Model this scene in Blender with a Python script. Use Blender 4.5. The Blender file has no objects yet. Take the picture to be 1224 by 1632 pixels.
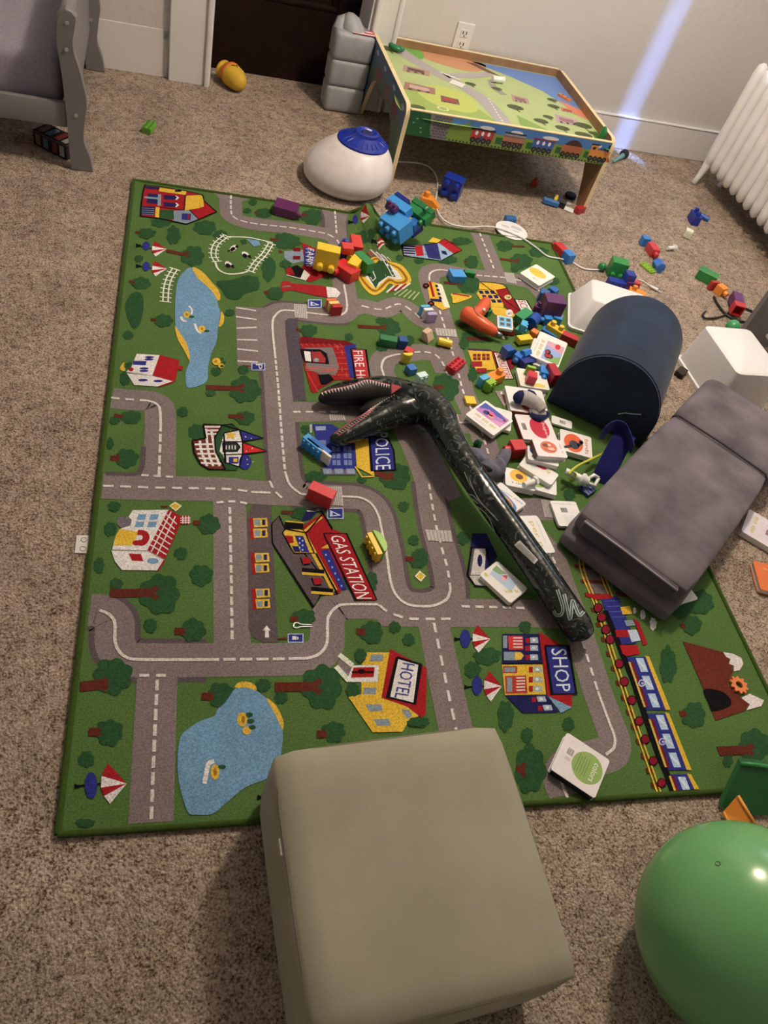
import bpy, bmesh, math, random
from mathutils import Vector, Matrix, geometry, noise
random.seed(7)
SC = bpy.context.scene
COL = SC.collection
PI = math.pi

# ---------------------------------------------------------------- camera
F_PX = 1232.0
CR = ((0.96124288, 0.04300397, 0.27232844),      # camera right / down / forward axes, world columns
      (-0.1392652, -0.77674539, 0.61422455),
      (0.23794395, -0.62834486, -0.74065202))
RIGHT = Vector((CR[0][0], CR[1][0], CR[2][0]))
DOWN = Vector((CR[0][1], CR[1][1], CR[2][1]))
FWD = Vector((CR[0][2], CR[1][2], CR[2][2]))
CAM = Vector((0.1435, -0.4338, 1.3717))
cd = bpy.data.cameras.new('camera'); cam = bpy.data.objects.new('camera', cd); COL.objects.link(cam)
cd.sensor_fit = 'VERTICAL'; cd.sensor_height = 32.64; cd.lens = F_PX / 1632 * 32.64
cd.clip_start = 0.02
M3 = Matrix((RIGHT, -DOWN, -FWD)).transposed()
cam.matrix_world = Matrix.Translation(CAM) @ M3.to_4x4()
SC.camera = cam

# ---------------------------------------------------------------- world, sun, daylight fill, lamp, exposure
SC.view_settings.view_transform = 'Standard'
SC.view_settings.look = 'None'
SC.view_settings.exposure = 0.0
SC.view_settings.gamma = 1.0
SC.view_settings.use_curve_mapping = False
wd = bpy.data.worlds.new('world'); SC.world = wd; wd.use_nodes = True
wd.node_tree.nodes['Background'].inputs[0].default_value = (0.45, 0.6, 1.0, 1)
wd.node_tree.nodes['Background'].inputs[1].default_value = 1.0
ROOM = math.radians(4.6)
RM = Matrix.Rotation(ROOM, 4, 'Z')
def room(x, y, z=0.0): return RM @ Vector((x, y, z))
def lamp(name, kind, loc, energy, color, **kw):
    l = bpy.data.lights.new(name, kind); l.energy = energy; l.color = color
    for k, v in kw.items(): setattr(l, k, v)
    o = bpy.data.objects.new(name, l); COL.objects.link(o); o.location = loc
    return o
def aim(o, d): o.rotation_euler = Vector(d).to_track_quat('-Z', 'Y').to_euler()
LAMP_POS = Vector((1.38, 1.62, 2.30))
lamp('ceiling_bulb', 'POINT', LAMP_POS, 122.0, (1.0, 0.80, 0.61), shadow_soft_size=0.10)
sun = lamp('sun', 'SUN', room(5, 0, 4), 19.0, (0.24, 0.39, 1.0), angle=math.radians(3.2))
SLIT_Y = 2.235
aim(sun, (RM.to_3x3() @ Vector((2.41 - 2.95, 2.865 - SLIT_Y, -1.32))))
day_fill = lamp('window_daylight', 'AREA', room(2.86, 1.95, 1.5), 12.0, (0.74, 0.84, 1.0), shape='RECTANGLE', size=1.0, size_y=1.1)  # added cool fill on the room side of the curtains, stands in for daylight
aim(day_fill, RM.to_3x3() @ Vector((-1, -0.1, -0.35)))

# ---------------------------------------------------------------- helpers
def at(u, v, z=0.0):
    "photo pixel -> world point on the horizontal plane z"
    d = RIGHT * ((u - 612) / F_PX) + DOWN * ((v - 816) / F_PX) + FWD
    return CAM + d * ((z - CAM.z) / d.z)
def gdir(u, v, du, dv):
    d = at(u + du, v + dv) - at(u, v); d.z = 0
    return d.normalized()
def lin(c):
    c = c / 255.0
    return c / 12.92 if c <= 0.04045 else ((c + 0.055) / 1.055) ** 2.4
WHITE = tuple(lin(c) for c in (236, 222, 206))
def alb(rgb, gain=1.0):
    "colour as it looks in the photograph -> surface colour"
    return tuple(min(0.88, max(0.002, lin(c) / w * 0.80 * gain)) for c, w in zip(rgb, WHITE))
_M = {}
def nt(m): return m.node_tree.nodes, m.node_tree.links
def mat(kind, rgb, gain=1.0, rough=None, var=None, scale=None):
    key = (kind, tuple(rgb), gain, rough, var, scale)
    if key in _M: return _M[key]
    m = bpy.data.materials.new('%s_%d_%d_%d' % ((kind,) + tuple(int(c) for c in rgb))); m.use_nodes = True
    N, L = nt(m); b = N['Principled BSDF']
    c = alb(rgb, gain) + (1,)
    b.inputs['Base Color'].default_value = c
    defs = dict(plastic=(0.32, 0.05, 30), gloss=(0.16, 0.05, 20), paint=(0.45, 0.05, 12), fabric=(0.95, 0.16, 260), velvet=(0.9, 0.22, 9),
                wood=(0.5, 0.12, 30), paper=(0.55, 0.04, 40), rubber=(0.6, 0.06, 40), metal=(0.3, 0.05, 40), film=(0.3, 0.1, 25), print=(0.9, 0.1, 300))
    r, v, s = defs[kind]
    r = rough if rough is not None else r; v = var if var is not None else v; s = scale or s
    b.inputs['Roughness'].default_value = r
    b.inputs['Specular IOR Level'].default_value = 0.5 if kind in ('plastic', 'gloss', 'paint', 'film', 'metal') else 0.15
    if kind == 'metal': b.inputs['Metallic'].default_value = 0.8
    tc = N.new('ShaderNodeTexCoord'); nz = N.new('ShaderNodeTexNoise'); nz.inputs['Scale'].default_value = s
    nz.inputs['Detail'].default_value = 3
    L.new(tc.outputs['Object'], nz.inputs['Vector'])
    mr = N.new('ShaderNodeMapRange'); mr.inputs['From Min'].default_value = 0.3; mr.inputs['From Max'].default_value = 0.7
    mr.inputs['To Min'].default_value = 1 - v; mr.inputs['To Max'].default_value = 1 + v
    L.new(nz.outputs['Fac'], mr.inputs['Value'])
    mx = N.new('ShaderNodeVectorMath'); mx.operation = 'SCALE'; mx.inputs[0].default_value = c[:3]
    L.new(mr.outputs['Result'], mx.inputs['Scale']); L.new(mx.outputs['Vector'], b.inputs['Base Color'])
    if kind in ('fabric', 'velvet', 'wood', 'rubber', 'print'):
        bp = N.new('ShaderNodeBump'); bp.inputs['Strength'].default_value = 0.35 if kind == 'fabric' else 0.15
        bp.inputs['Distance'].default_value = 0.002
        n2 = N.new('ShaderNodeTexNoise'); n2.inputs['Scale'].default_value = 420 if kind != 'wood' else 60
        L.new(tc.outputs['Object'], n2.inputs['Vector']); L.new(n2.outputs['Fac'], bp.inputs['Height'])
        L.new(bp.outputs['Normal'], b.inputs['Normal'])
    if kind in ('velvet', 'fabric'):
        b.inputs['Sheen Weight'].default_value = 0.10; b.inputs['Sheen Roughness'].default_value = 0.5
    _M[key] = m
    return m
def print_material(name, rough, fibre):
    m = bpy.data.materials.new(name); m.use_nodes = True
    N, L = nt(m); b = N['Principled BSDF']; b.inputs['Roughness'].default_value = rough
    b.inputs['Specular IOR Level'].default_value = 0.1 if fibre else 0.4
    a = N.new('ShaderNodeAttribute'); a.attribute_name = 'Col'
    if not fibre:
        L.new(a.outputs['Color'], b.inputs['Base Color']); return m
    tc = N.new('ShaderNodeTexCoord')
    nz = N.new('ShaderNodeTexNoise'); nz.inputs['Scale'].default_value = 330; nz.inputs['Detail'].default_value = 2
    L.new(tc.outputs['Object'], nz.inputs['Vector'])
    big = N.new('ShaderNodeTexNoise'); big.inputs['Scale'].default_value = 5; big.inputs['Detail'].default_value = 4
    L.new(tc.outputs['Object'], big.inputs['Vector'])
    m1 = N.new('ShaderNodeMapRange'); m1.inputs[1].default_value = .3; m1.inputs[2].default_value = .7; m1.inputs[3].default_value = .70; m1.inputs[4].default_value = 1.30
    m2 = N.new('ShaderNodeMapRange'); m2.inputs[1].default_value = .3; m2.inputs[2].default_value = .7; m2.inputs[3].default_value = .9; m2.inputs[4].default_value = 1.1
    L.new(nz.outputs['Fac'], m1.inputs[0]); L.new(big.outputs['Fac'], m2.inputs[0])
    mu = N.new('ShaderNodeMath'); mu.operation = 'MULTIPLY'; L.new(m1.outputs[0], mu.inputs[0]); L.new(m2.outputs[0], mu.inputs[1])
    sc = N.new('ShaderNodeVectorMath'); sc.operation = 'SCALE'
    L.new(a.outputs['Color'], sc.inputs[0]); L.new(mu.outputs[0], sc.inputs['Scale']); L.new(sc.outputs[0], b.inputs['Base Color'])
    bp = N.new('ShaderNodeBump'); bp.inputs['Strength'].default_value = .5; bp.inputs['Distance'].default_value = .002
    L.new(nz.outputs['Fac'], bp.inputs['Height']); L.new(bp.outputs[0], b.inputs['Normal'])
    return m
PRINT_RUG = print_material('rug_print', 0.95, True)
PRINT_FLAT = print_material('flat_print', 0.5, False)

# ---- mesh builder
class MB:
    def __init__(s): s.v = []; s.f = []; s.mi = []; s.m = 0
    def add(s, vs, fs, M=None):
        o = len(s.v)
        for p in vs:
            p = Vector(p); s.v.append(M @ p if M else p)
        for f in fs: s.f.append([i + o for i in f]); s.mi.append(s.m)
        return s
    def bm(s, b, M=None):
        b.verts.ensure_lookup_table()
        for i, v in enumerate(b.verts): v.index = i
        s.add([v.co.copy() for v in b.verts], [[v.index for v in f.verts] for f in b.faces], M); b.free(); return s
    def box(s, c, d, bev=0.0, seg=2, M=None):
        b = bmesh.new(); bmesh.ops.create_cube(b, size=1.0)
        for v in b.verts: v.co = Vector((v.co.x * d[0] + c[0], v.co.y * d[1] + c[1], v.co.z * d[2] + c[2]))
        if bev > 0: bmesh.ops.bevel(b, geom=b.edges[:], offset=min(bev, min(d) * .49), segments=seg, profile=.5, affect='EDGES')
        return s.bm(b, M)
    def cyl(s, p0, p1, r0, r1=None, n=16, caps=True, M=None):
        r1 = r0 if r1 is None else r1
        p0, p1 = Vector(p0), Vector(p1); a = (p1 - p0).normalized()
        e = a.orthogonal().normalized(); g = a.cross(e)
        vs = []; fs = []
        for p, r in ((p0, r0), (p1, r1)):
            for i in range(n):
                t = 2 * PI * i / n; vs.append(p + e * (r * math.cos(t)) + g * (r * math.sin(t)))
        for i in range(n): fs.append([i, (i + 1) % n, n + (i + 1) % n, n + i])
        if caps: fs += [list(range(n))[::-1], list(range(n, 2 * n))]
        return s.add(vs, fs, M)
    def lathe(s, prof, n=32, M=None, sx=1.0, sy=1.0):
        "prof: (r, z) bottom to top"
        vs = []; fs = []
        for r, z in prof:
            for i in range(n):
                t = 2 * PI * i / n; vs.append((r * math.cos(t) * sx, r * math.sin(t) * sy, z))
        for k in range(len(prof) - 1):
            for i in range(n):
                j = (i + 1) % n; fs.append([k * n + i, k * n + j, (k + 1) * n + j, (k + 1) * n + i])
        if prof[0][0] > 1e-5: fs.append(list(range(n))[::-1])
        if prof[-1][0] > 1e-5: fs.append([(len(prof) - 1) * n + i for i in range(n)])
        return s.add(vs, fs, M)
    def prism(s, poly, z0, z1, M=None, bev=0.0, seg=2):
        "poly in local xy, counter-clockwise, extruded in z"
        if bev > 0:
            b = bmesh.new(); lo = [b.verts.new((x, y, z0)) for x, y in poly]; hi = [b.verts.new((x, y, z1)) for x, y in poly]
            n = len(poly); b.faces.new(lo[::-1]); b.faces.new(hi)
            for i in range(n): b.faces.new((lo[i], lo[(i + 1) % n], hi[(i + 1) % n], hi[i]))
            es = [e for e in b.edges if abs(e.verts[0].co.z - e.verts[1].co.z) < 1e-6]
            bmesh.ops.bevel(b, geom=es, offset=bev, segments=seg, profile=.5, affect='EDGES')
            return s.bm(b, M)
        n = len(poly); vs = [(x, y, z0) for x, y in poly] + [(x, y, z1) for x, y in poly]
        fs = [list(range(n))[::-1], list(range(n, 2 * n))] + [[i, (i + 1) % n, n + (i + 1) % n, n + i] for i in range(n)]
        return s.add(vs, fs, M)
    def tube(s, pts, rad, n=10, caps=True, M=None):
        pts = [Vector(p) for p in pts]; k = len(pts)
        rs = rad if isinstance(rad, (list, tuple)) else [rad] * k
        vs = []; fs = []; e = None
        for i, p in enumerate(pts):
            t = (pts[min(i + 1, k - 1)] - pts[max(i - 1, 0)]).normalized()
            if e is None: e = t.orthogonal().normalized()
            e = (e - t * e.dot(t)).normalized(); g = t.cross(e)
            for j in range(n):
                a = 2 * PI * j / n; vs.append(p + (e * math.cos(a) + g * math.sin(a)) * rs[i])
        for i in range(k - 1):
            for j in range(n): fs.append([i * n + j, i * n + (j + 1) % n, (i + 1) * n + (j + 1) % n, (i + 1) * n + j])
        if caps: fs += [list(range(n))[::-1], [(k - 1) * n + j for j in range(n)]]
        return s.add(vs, fs, M)
    def ball(s, c, r, n=20, m=12, M=None, sc=(1, 1, 1)):
        prof = [(r * math.sin(PI * i / m), -r * math.cos(PI * i / m)) for i in range(m + 1)]
        prof[0] = (1e-6, -r); prof[-1] = (1e-6, r)
        T = Matrix.Translation(c) @ Matrix.Diagonal((sc[0], sc[1], sc[2], 1))
        return s.lathe(prof, n, (M @ T) if M else T)
    def build(s, name, mats, parent=None, M=None, smooth=None):
        me = bpy.data.meshes.new(name); me.from_pydata([tuple(v) for v in s.v], [], s.f)
        b = bmesh.new(); b.from_mesh(me); bmesh.ops.remove_doubles(b, verts=b.verts[:], dist=1e-6)
        bmesh.ops.recalc_face_normals(b, faces=b.faces[:]) if len(b.faces) == len(s.f) else None
        ok = len(b.faces) == len(s.f)
        if ok: b.to_mesh(me)
        b.free()
        if not isinstance(mats, (list, tuple)): mats = [mats]
        for mm in mats: me.materials.append(mm)
        if len(mats) > 1 and ok and len(me.polygons) == len(s.mi): me.polygons.foreach_set('material_index', s.mi)
        o = bpy.data.objects.new(name, me); COL.objects.link(o)
        if smooth:
            me.polygons.foreach_set('use_smooth', [True] * len(me.polygons))
            if smooth is not True: 
                try: me.set_sharp_from_angle(angle=math.radians(smooth))
                except Exception: pass
        if parent: o.parent = parent
        if M is not None: o.matrix_world = M
        me.update()
        return o
def tag(o, label, cat, group=None):
    o['label'] = label; o['category'] = cat
    if group: o['group'] = group
    return o
def thing(name, label, cat, M=None, group=None):
    o = bpy.data.objects.new(name, None); COL.objects.link(o); o.empty_display_size = .05
    if M is not None: o.matrix_world = M
    return tag(o, label, cat, group)
def struct(o): o['kind'] = 'structure'; return o
def frame(o, x, z):
    "matrix from origin and rough x / z directions (z kept)"
    z = Vector(z).normalized(); x = Vector(x); x = (x - z * x.dot(z)).normalized(); y = z.cross(x)
    return Matrix.Translation(o) @ Matrix((x, y, z)).transposed().to_4x4()
def cat(pts, k=6, closed=False):
    "Catmull-Rom through 2-D or 3-D points"
    P = [Vector(p) for p in pts]; n = len(P); out = []
    for i in range(n if closed else n - 1):
        a = P[(i - 1) % n] if closed or i > 0 else P[0] * 2 - P[1]
        b = P[i]; c = P[(i + 1) % n]
        d = P[(i + 2) % n] if closed or i + 2 < n else P[-1] * 2 - P[-2]
        for j in range(k):
            t = j / k
            out.append(b * 0 + ((b * 2) + (c - a) * t + (a * 2 - b * 5 + c * 4 - d) * t * t + (b * 3 - a - c * 3 + d) * t ** 3) * .5)
    if not closed: out.append(P[-1].copy())
    return out
def text_tris(s):
    "text -> (verts 0..1, faces) in its own unit box"
    cu = bpy.data.curves.new('lettering', 'FONT'); cu.body = s; cu.resolution_u = 2
    ob = bpy.data.objects.new('lettering', cu); COL.objects.link(ob)
    dg = bpy.context.evaluated_depsgraph_get(); ev = ob.evaluated_get(dg); me = ev.to_mesh()
    vs = [v.co.copy() for v in me.vertices]; fs = [list(p.vertices) for p in me.polygons]
    ev.to_mesh_clear(); bpy.data.objects.remove(ob); bpy.data.curves.remove(cu)
    x0 = min(v.x for v in vs); x1 = max(v.x for v in vs); y0 = min(v.y for v in vs); y1 = max(v.y for v in vs)
    return [((v.x - x0) / (x1 - x0), (v.y - y0) / (y1 - y0)) for v in vs], fs
FZ = -0.008        # carpet; the rug's face lies at z = 0
# ================================================================ the room
def carpet_material():
    m = bpy.data.materials.new('beige_carpet'); m.use_nodes = True; N, L = nt(m); b = N['Principled BSDF']
    b.inputs['Roughness'].default_value = .97; b.inputs['Specular IOR Level'].default_value = .08
    tc = N.new('ShaderNodeTexCoord')
    def nz(scale, det, rough=.6):
        n = N.new('ShaderNodeTexNoise'); n.inputs['Scale'].default_value = scale; n.inputs['Detail'].default_value = det; n.inputs['Roughness'].default_value = rough
        L.new(tc.outputs['Object'], n.inputs['Vector']); return n
    a = nz(215, 4, .75); bgn = nz(6, 6); vo = N.new('ShaderNodeTexVoronoi'); vo.inputs['Scale'].default_value = 190
    wrp = nz(60, 2); wm = N.new('ShaderNodeVectorMath'); wm.operation = 'MULTIPLY_ADD'; wm.inputs[1].default_value = (.012, .012, .012)
    L.new(wrp.outputs['Color'], wm.inputs[0]); L.new(tc.outputs['Object'], wm.inputs[2]); L.new(wm.outputs[0], vo.inputs['Vector'])
    cr = N.new('ShaderNodeValToRGB'); e = cr.color_ramp.elements
    e[0].position = .39; e[0].color = alb((92, 69, 51)) + (1,)
    e[1].position = .60; e[1].color = alb((222, 197, 170)) + (1,)
    k = e.new(.475); k.color = alb((174, 147, 121)) + (1,)
    md = nz(55, 3, .7); ma = N.new('ShaderNodeMath'); ma.operation = 'MULTIPLY_ADD'; ma.inputs[1].default_value = .28; mb_ = N.new('ShaderNodeMath'); mb_.operation = 'MULTIPLY'; mb_.inputs[1].default_value = .72
    L.new(a.outputs['Fac'], mb_.inputs[0]); L.new(md.outputs['Fac'], ma.inputs[0]); L.new(mb_.outputs[0], ma.inputs[2]); L.new(ma.outputs[0], cr.inputs['Fac'])
    m2 = N.new('ShaderNodeMapRange'); m2.inputs[1].default_value = .35; m2.inputs[2].default_value = .65; m2.inputs[3].default_value = .82; m2.inputs[4].default_value = 1.12
    L.new(bgn.outputs['Fac'], m2.inputs[0])
    sc = N.new('ShaderNodeVectorMath'); sc.operation = 'SCALE'; L.new(cr.outputs['Color'], sc.inputs[0]); L.new(m2.outputs[0], sc.inputs['Scale'])
    L.new(sc.outputs[0], b.inputs['Base Color'])
    ad = N.new('ShaderNodeMath'); ad.operation = 'MULTIPLY_ADD'; ad.inputs[1].default_value = -.6
    L.new(vo.outputs['Distance'], ad.inputs[0]); L.new(a.outputs['Fac'], ad.inputs[2])
    bp = N.new('ShaderNodeBump'); bp.inputs['Strength'].default_value = .9; bp.inputs['Distance'].default_value = .008
    L.new(ad.outputs[0], bp.inputs['Height']); L.new(bp.outputs[0], b.inputs['Normal'])
    return m
def wall_material(name, rgb, bump=.25, gain=1.0):
    m = bpy.data.materials.new(name); m.use_nodes = True; N, L = nt(m); b = N['Principled BSDF']
    b.inputs['Roughness'].default_value = .6; b.inputs['Base Color'].default_value = alb(rgb, gain) + (1,); b.inputs['Specular IOR Level'].default_value = .25
    tc = N.new('ShaderNodeTexCoord'); n = N.new('ShaderNodeTexNoise'); n.inputs['Scale'].default_value = 22; n.inputs['Detail'].default_value = 6
    L.new(tc.outputs['Object'], n.inputs['Vector'])
    bp = N.new('ShaderNodeBump'); bp.inputs['Strength'].default_value = bump; bp.inputs['Distance'].default_value = .012
    L.new(n.outputs['Fac'], bp.inputs['Height']); L.new(bp.outputs[0], b.inputs['Normal'])
    return m
WALL = wall_material('white_plaster', (208, 195, 181)); TRIM = wall_material('white_trim_paint', (222, 210, 196), .05)
DARKWOOD = mat('wood', (36, 21, 17), .8, .4, .3, 12)
BX0, BX1, BY0, BY1, ZT = -1.75, 2.95, -2.2, 2.865, 2.5
def rstruct(name, mb, m): return struct(mb.build(name, m, M=RM))
b = MB(); b.box(((BX0 + BX1) / 2, (BY0 + BY1) / 2 + .15, FZ - .05), (BX1 - BX0 + .6, BY1 - BY0 + .9, .1)); rstruct('floor', b, carpet_material())
b = MB(); b.box(((BX0 + BX1) / 2, (BY0 + BY1) / 2 + .15, ZT + .025), (BX1 - BX0 + .24, BY1 - BY0 + .9, .05)); rstruct('ceiling', b, WALL)
def wall_with_hole(name, u0, u1, z1, holes, place):
    "upright slab along u with rectangular holes (u0,u1,z0,z1), pieces joined to one wall"
    b = MB(); cuts = sorted(set([u0, u1] + [h[0] for h in holes] + [h[1] for h in holes]))
    for a, c in zip(cuts, cuts[1:]):
        hs = [h for h in holes if h[0] <= a + 1e-6 and h[1] >= c - 1e-6]
        segs = [(FZ, z1)]
        for h in hs: segs = [(FZ, h[2]), (h[3], z1)]
        for lo, hi in segs:
            if hi - lo > 1e-4: place(b, a, c, lo, hi)
    return rstruct(name, b, WALL)
DX0, DX1 = 0.462, 1.075           # dark door opening
wall_with_hole('wall_back', BX0, BX1 + .12, ZT, [(DX0, DX1, FZ, 2.05)], lambda b, a, c, lo, hi: b.box(((a + c) / 2, BY1 + .1, (lo + hi) / 2), (c - a, .2, hi - lo)))
wall_with_hole('wall_right', BY0, BY1, ZT, [(SLIT_Y - .75, SLIT_Y + .45, .80, 2.38)],
               lambda b, a, c, lo, hi: b.box((BX1 + .06, (a + c) / 2, (lo + hi) / 2), (.12, c - a, hi - lo)))
b = MB(); b.box((BX0 - .06, (BY0 + BY1) / 2, ZT / 2), (.12, BY1 - BY0, ZT - 2 * FZ)); rstruct('wall_left', b, WALL)
b = MB(); b.box(((BX0 + BX1) / 2, BY0 - .06, ZT / 2), (BX1 - BX0 + .24, .12, ZT - 2 * FZ)); rstruct('wall_front', b, WALL)
# curtained window above the radiator
def window(n, y0, y1, z0, z1):
    r = struct(thing('window_%d' % n, '', '')); del r['label'], r['category']
    r.matrix_world = RM
    b = MB()
    for yy in (y0 - .05, y1 + .05): b.box((BX1 - .012, yy, (z0 + z1) / 2), (.024, .1, z1 - z0 + .2), .004)
    for zz in (z0 - .05, z1 + .05): b.box((BX1 - .012, (y0 + y1) / 2, zz), (.024, y1 - y0, .1), .004)
    o = b.build('window_casing', TRIM); o.parent = r
    b = MB()
    for yy in (y0 + .02, y1 - .02): b.box((BX1 + .07, yy, (z0 + z1) / 2), (.04, .04, z1 - z0))
    for zz in (z0 + .02, z1 - .02): b.box((BX1 + .07, (y0 + y1) / 2, zz), (.04, y1 - y0 - .08, .04))
    o = b.build('window_sash', TRIM); o.parent = r
window(1, SLIT_Y - .75, SLIT_Y + .45, .80, 2.38)
CURT = mat('fabric', (120, 116, 118))
for nm, y0, y1, lean in (('a', SLIT_Y - .84, SLIT_Y - .034, .010), ('b', SLIT_Y + .034, SLIT_Y + .52, -.004)):
    cu = thing('curtain', 'grey window curtain panel hanging %s the radiator' % ('above the near end of' if nm == 'a' else 'above the far end of'), 'curtain', RM.copy(), 'curtains over the radiator window')
    b = MB(); n = 40; pts = []
    for i in range(n + 1):
        t = i / n; y = y0 + (y1 - y0) * t; pts.append((BX1 - .05 + .012 * math.sin(t * 46), y))
    for i in range(n):
        (xa, ya), (xb, yb) = pts[i], pts[i + 1]
        e = lambda y: (lean if nm == 'a' else lean) * (y - (y0 if nm == 'a' else y1)) / ((y1 - y0) if nm == 'a' else (y0 - y1))
        vs = [(xa, ya, .66), (xb, yb, .66), (xb, yb + e(yb), 2.46), (xa, ya + e(ya), 2.46)]
        vs += [(x + .006, y, z) for x, y, z in vs]
        b.add(vs, [[0, 1, 2, 3], [7, 6, 5, 4], [0, 4, 5, 1], [3, 2, 6, 7]])
    o = b.build('curtain_panel', CURT, smooth=True); o.parent = cu
    b = MB(); b.cyl((BX1 - .05, y0 - .02, 2.47), (BX1 - .05, y1 + .02, 2.47), .011); o = b.build('curtain_rod', mat('metal', (90, 88, 86))); o.parent = cu
# baseboard behind table and radiator
b = MB(); b.box(((1.20 + BX1) / 2, BY1 - .009, .062), (BX1 - 1.20, .018, .14), .003)
b.box(((1.20 + BX1) / 2, BY1 - .010, .136), (BX1 - 1.20, .021, .006), .002); rstruct('baseboard_back', b, TRIM)
b = MB(); b.box((BX1 - .009, (BY0 + BY1) / 2 - .1, .062), (.018, BY1 - BY0 - .3, .14), .003); rstruct('baseboard_right', b, TRIM)
# door in its recess
d = struct(thing('door_1', '', '', RM.copy())); del d['label'], d['category']
b = MB(); DY = BY1 + .155; w = DX1 - DX0
for x0, x1, z0, z1 in ((DX0, DX0 + .10, FZ, 2.05), (DX1 - .10, DX1, FZ, 2.05), (DX0 + .1, DX1 - .1, FZ, .27), (DX0 + .1, DX1 - .1, .95, 1.07), (DX0 + .1, DX1 - .1, 1.93, 2.05)):
    b.box(((x0 + x1) / 2, DY + .02, (z0 + z1) / 2), (x1 - x0, .04, z1 - z0))
o = b.build('door_frame', DARKWOOD); o.parent = d
for z0, z1 in ((.27, .95), (1.07, 1.93)):
    b = MB(); b.box(((DX0 + DX1) / 2, DY + .028, (z0 + z1) / 2), (w - .2, .02, z1 - z0)); o = b.build('door_panel', DARKWOOD); o.parent = d
    b = MB()
    for zz in (z0 + .012, z1 - .012): b.box(((DX0 + DX1) / 2, DY + .012, zz), (w - .2, .02, .024), .008)
    for xx in (DX0 + .112, DX1 - .112): b.box((xx, DY + .012, (z0 + z1) / 2), (.024, .02, z1 - z0 - .04), .008)
    o = b.build('door_moulding', DARKWOOD, smooth=40); o.parent = d
# casings
b = MB()
b.box((DX0 - .075, BY1 - .012, 1.05), (.15, .034, 2.12), .004); b.box((DX0 + .004, BY1 + .07, 1.05), (.012, .16, 2.12)); b.box((DX0 - .006, BY1 - .02, 1.05), (.02, .044, 2.12), .006)
rstruct('trim_1', b, TRIM)
b = MB()
b.box((DX1 + .055, BY1 - .011, 1.05), (.11, .022, 2.12), .004); b.box((DX1 - .004, BY1 + .07, 1.05), (.012, .16, 2.12))
b.box((DX1 + .012, BY1 - .016, 1.05), (.024, .034, 2.12), .008); b.box((DX1 + .10, BY1 - .016, 1.05), (.022, .03, 2.12), .008)
rstruct('trim_2', b, TRIM)
# white panelled closet front left of the door
b = MB(); y = BY1 + .01; x1 = DX0 - .15; x0 = BX0
b.box(((x0 + x1) / 2, y, .075), (x1 - x0, .024, .15 - 2 * FZ + .006), .003)
for k in range(4):
    xs = x1 - .01 - k * .62
    b.box((xs - .0, y, 1.1), (.03 if k == 0 else .09, .024, 1.95), .003)
rstruct('trim_3', b, TRIM)
b = MB(); b.box(((x0 + x1) / 2, y + .012, 1.1), (x1 - x0, .016, 1.95)); rstruct('trim_4', b, TRIM)

# electrical outlet
ou = thing('wall_outlet', 'white electrical outlet plate on the wall behind the play table', 'outlet', RM @ Matrix.Translation((1.465, BY1 - .004, .322)))
b = MB(); b.box((0, 0, 0), (.074, .008, .118), .003); b.build('cover_plate', TRIM, ou)
for zz in (.021, -.021):
    b = MB(); b.box((0, -.0045, zz), (.034, .003, .029), .002); s_ = b.build('socket', TRIM, ou)
    b = MB()
    for xx in (-.007, .007): b.box((xx, -.0065, zz + .003), (.0035, .002, .011))
    b.ball((0, -.006, zz - .008), .003, 8, 6); b.build('socket_slot', mat('plastic', (40, 36, 34)), s_)

# ---------------------------------------------------------------- radiator
RADM = mat('paint', (238, 226, 212), 1.0, .4)
rd = thing('radiator', 'white cast iron column radiator standing by the back wall corner', 'radiator', RM @ Matrix.Translation((2.71, 2.60, FZ)))
NS = 13; SP = .0605; top = .545
for i in range(NS):
    yy = -i * SP
    sec = rd
    b = MB()
    for x in (.0, .075, .15):
        b.tube([(x, yy, .085), (x, yy, .10), (x, yy, .14), (x, yy, .3), (x, yy, top - .05), (x, yy, top - .02), (x, yy, top - .008)], [.008, .022, .0265, .0265, .0265, .022, .008], 12)
    for zz in (.115, top - .05): b.box((.075, yy, zz), (.16, .05, .05), .02, 3)
    b.box((.075, yy, .32), (.15, .012, .40))
    o = b.build('radiator_section', RADM, rd, smooth=50)
for yy in (0, -(NS - 1) * SP):
    for x in (.0, .15):
        b = MB(); b.tube([(x, yy, .13), (x - .004, yy, .08), (x - .012, yy, .03), (x - .02, yy, .0)], [.024, .018, .013, .017], 10); b.build('radiator_foot', RADM, rd, smooth=True)
b = MB(); b.cyl((.075, .02, .115), (.075, -(NS - 1) * SP - .07, .115), .02); b.cyl((.075, -(NS - 1) * SP - .07, FZ * 0), (.075, -(NS - 1) * SP - .07, .15), .014)
b.build('supply_pipe', RADM, rd, smooth=40)
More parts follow.
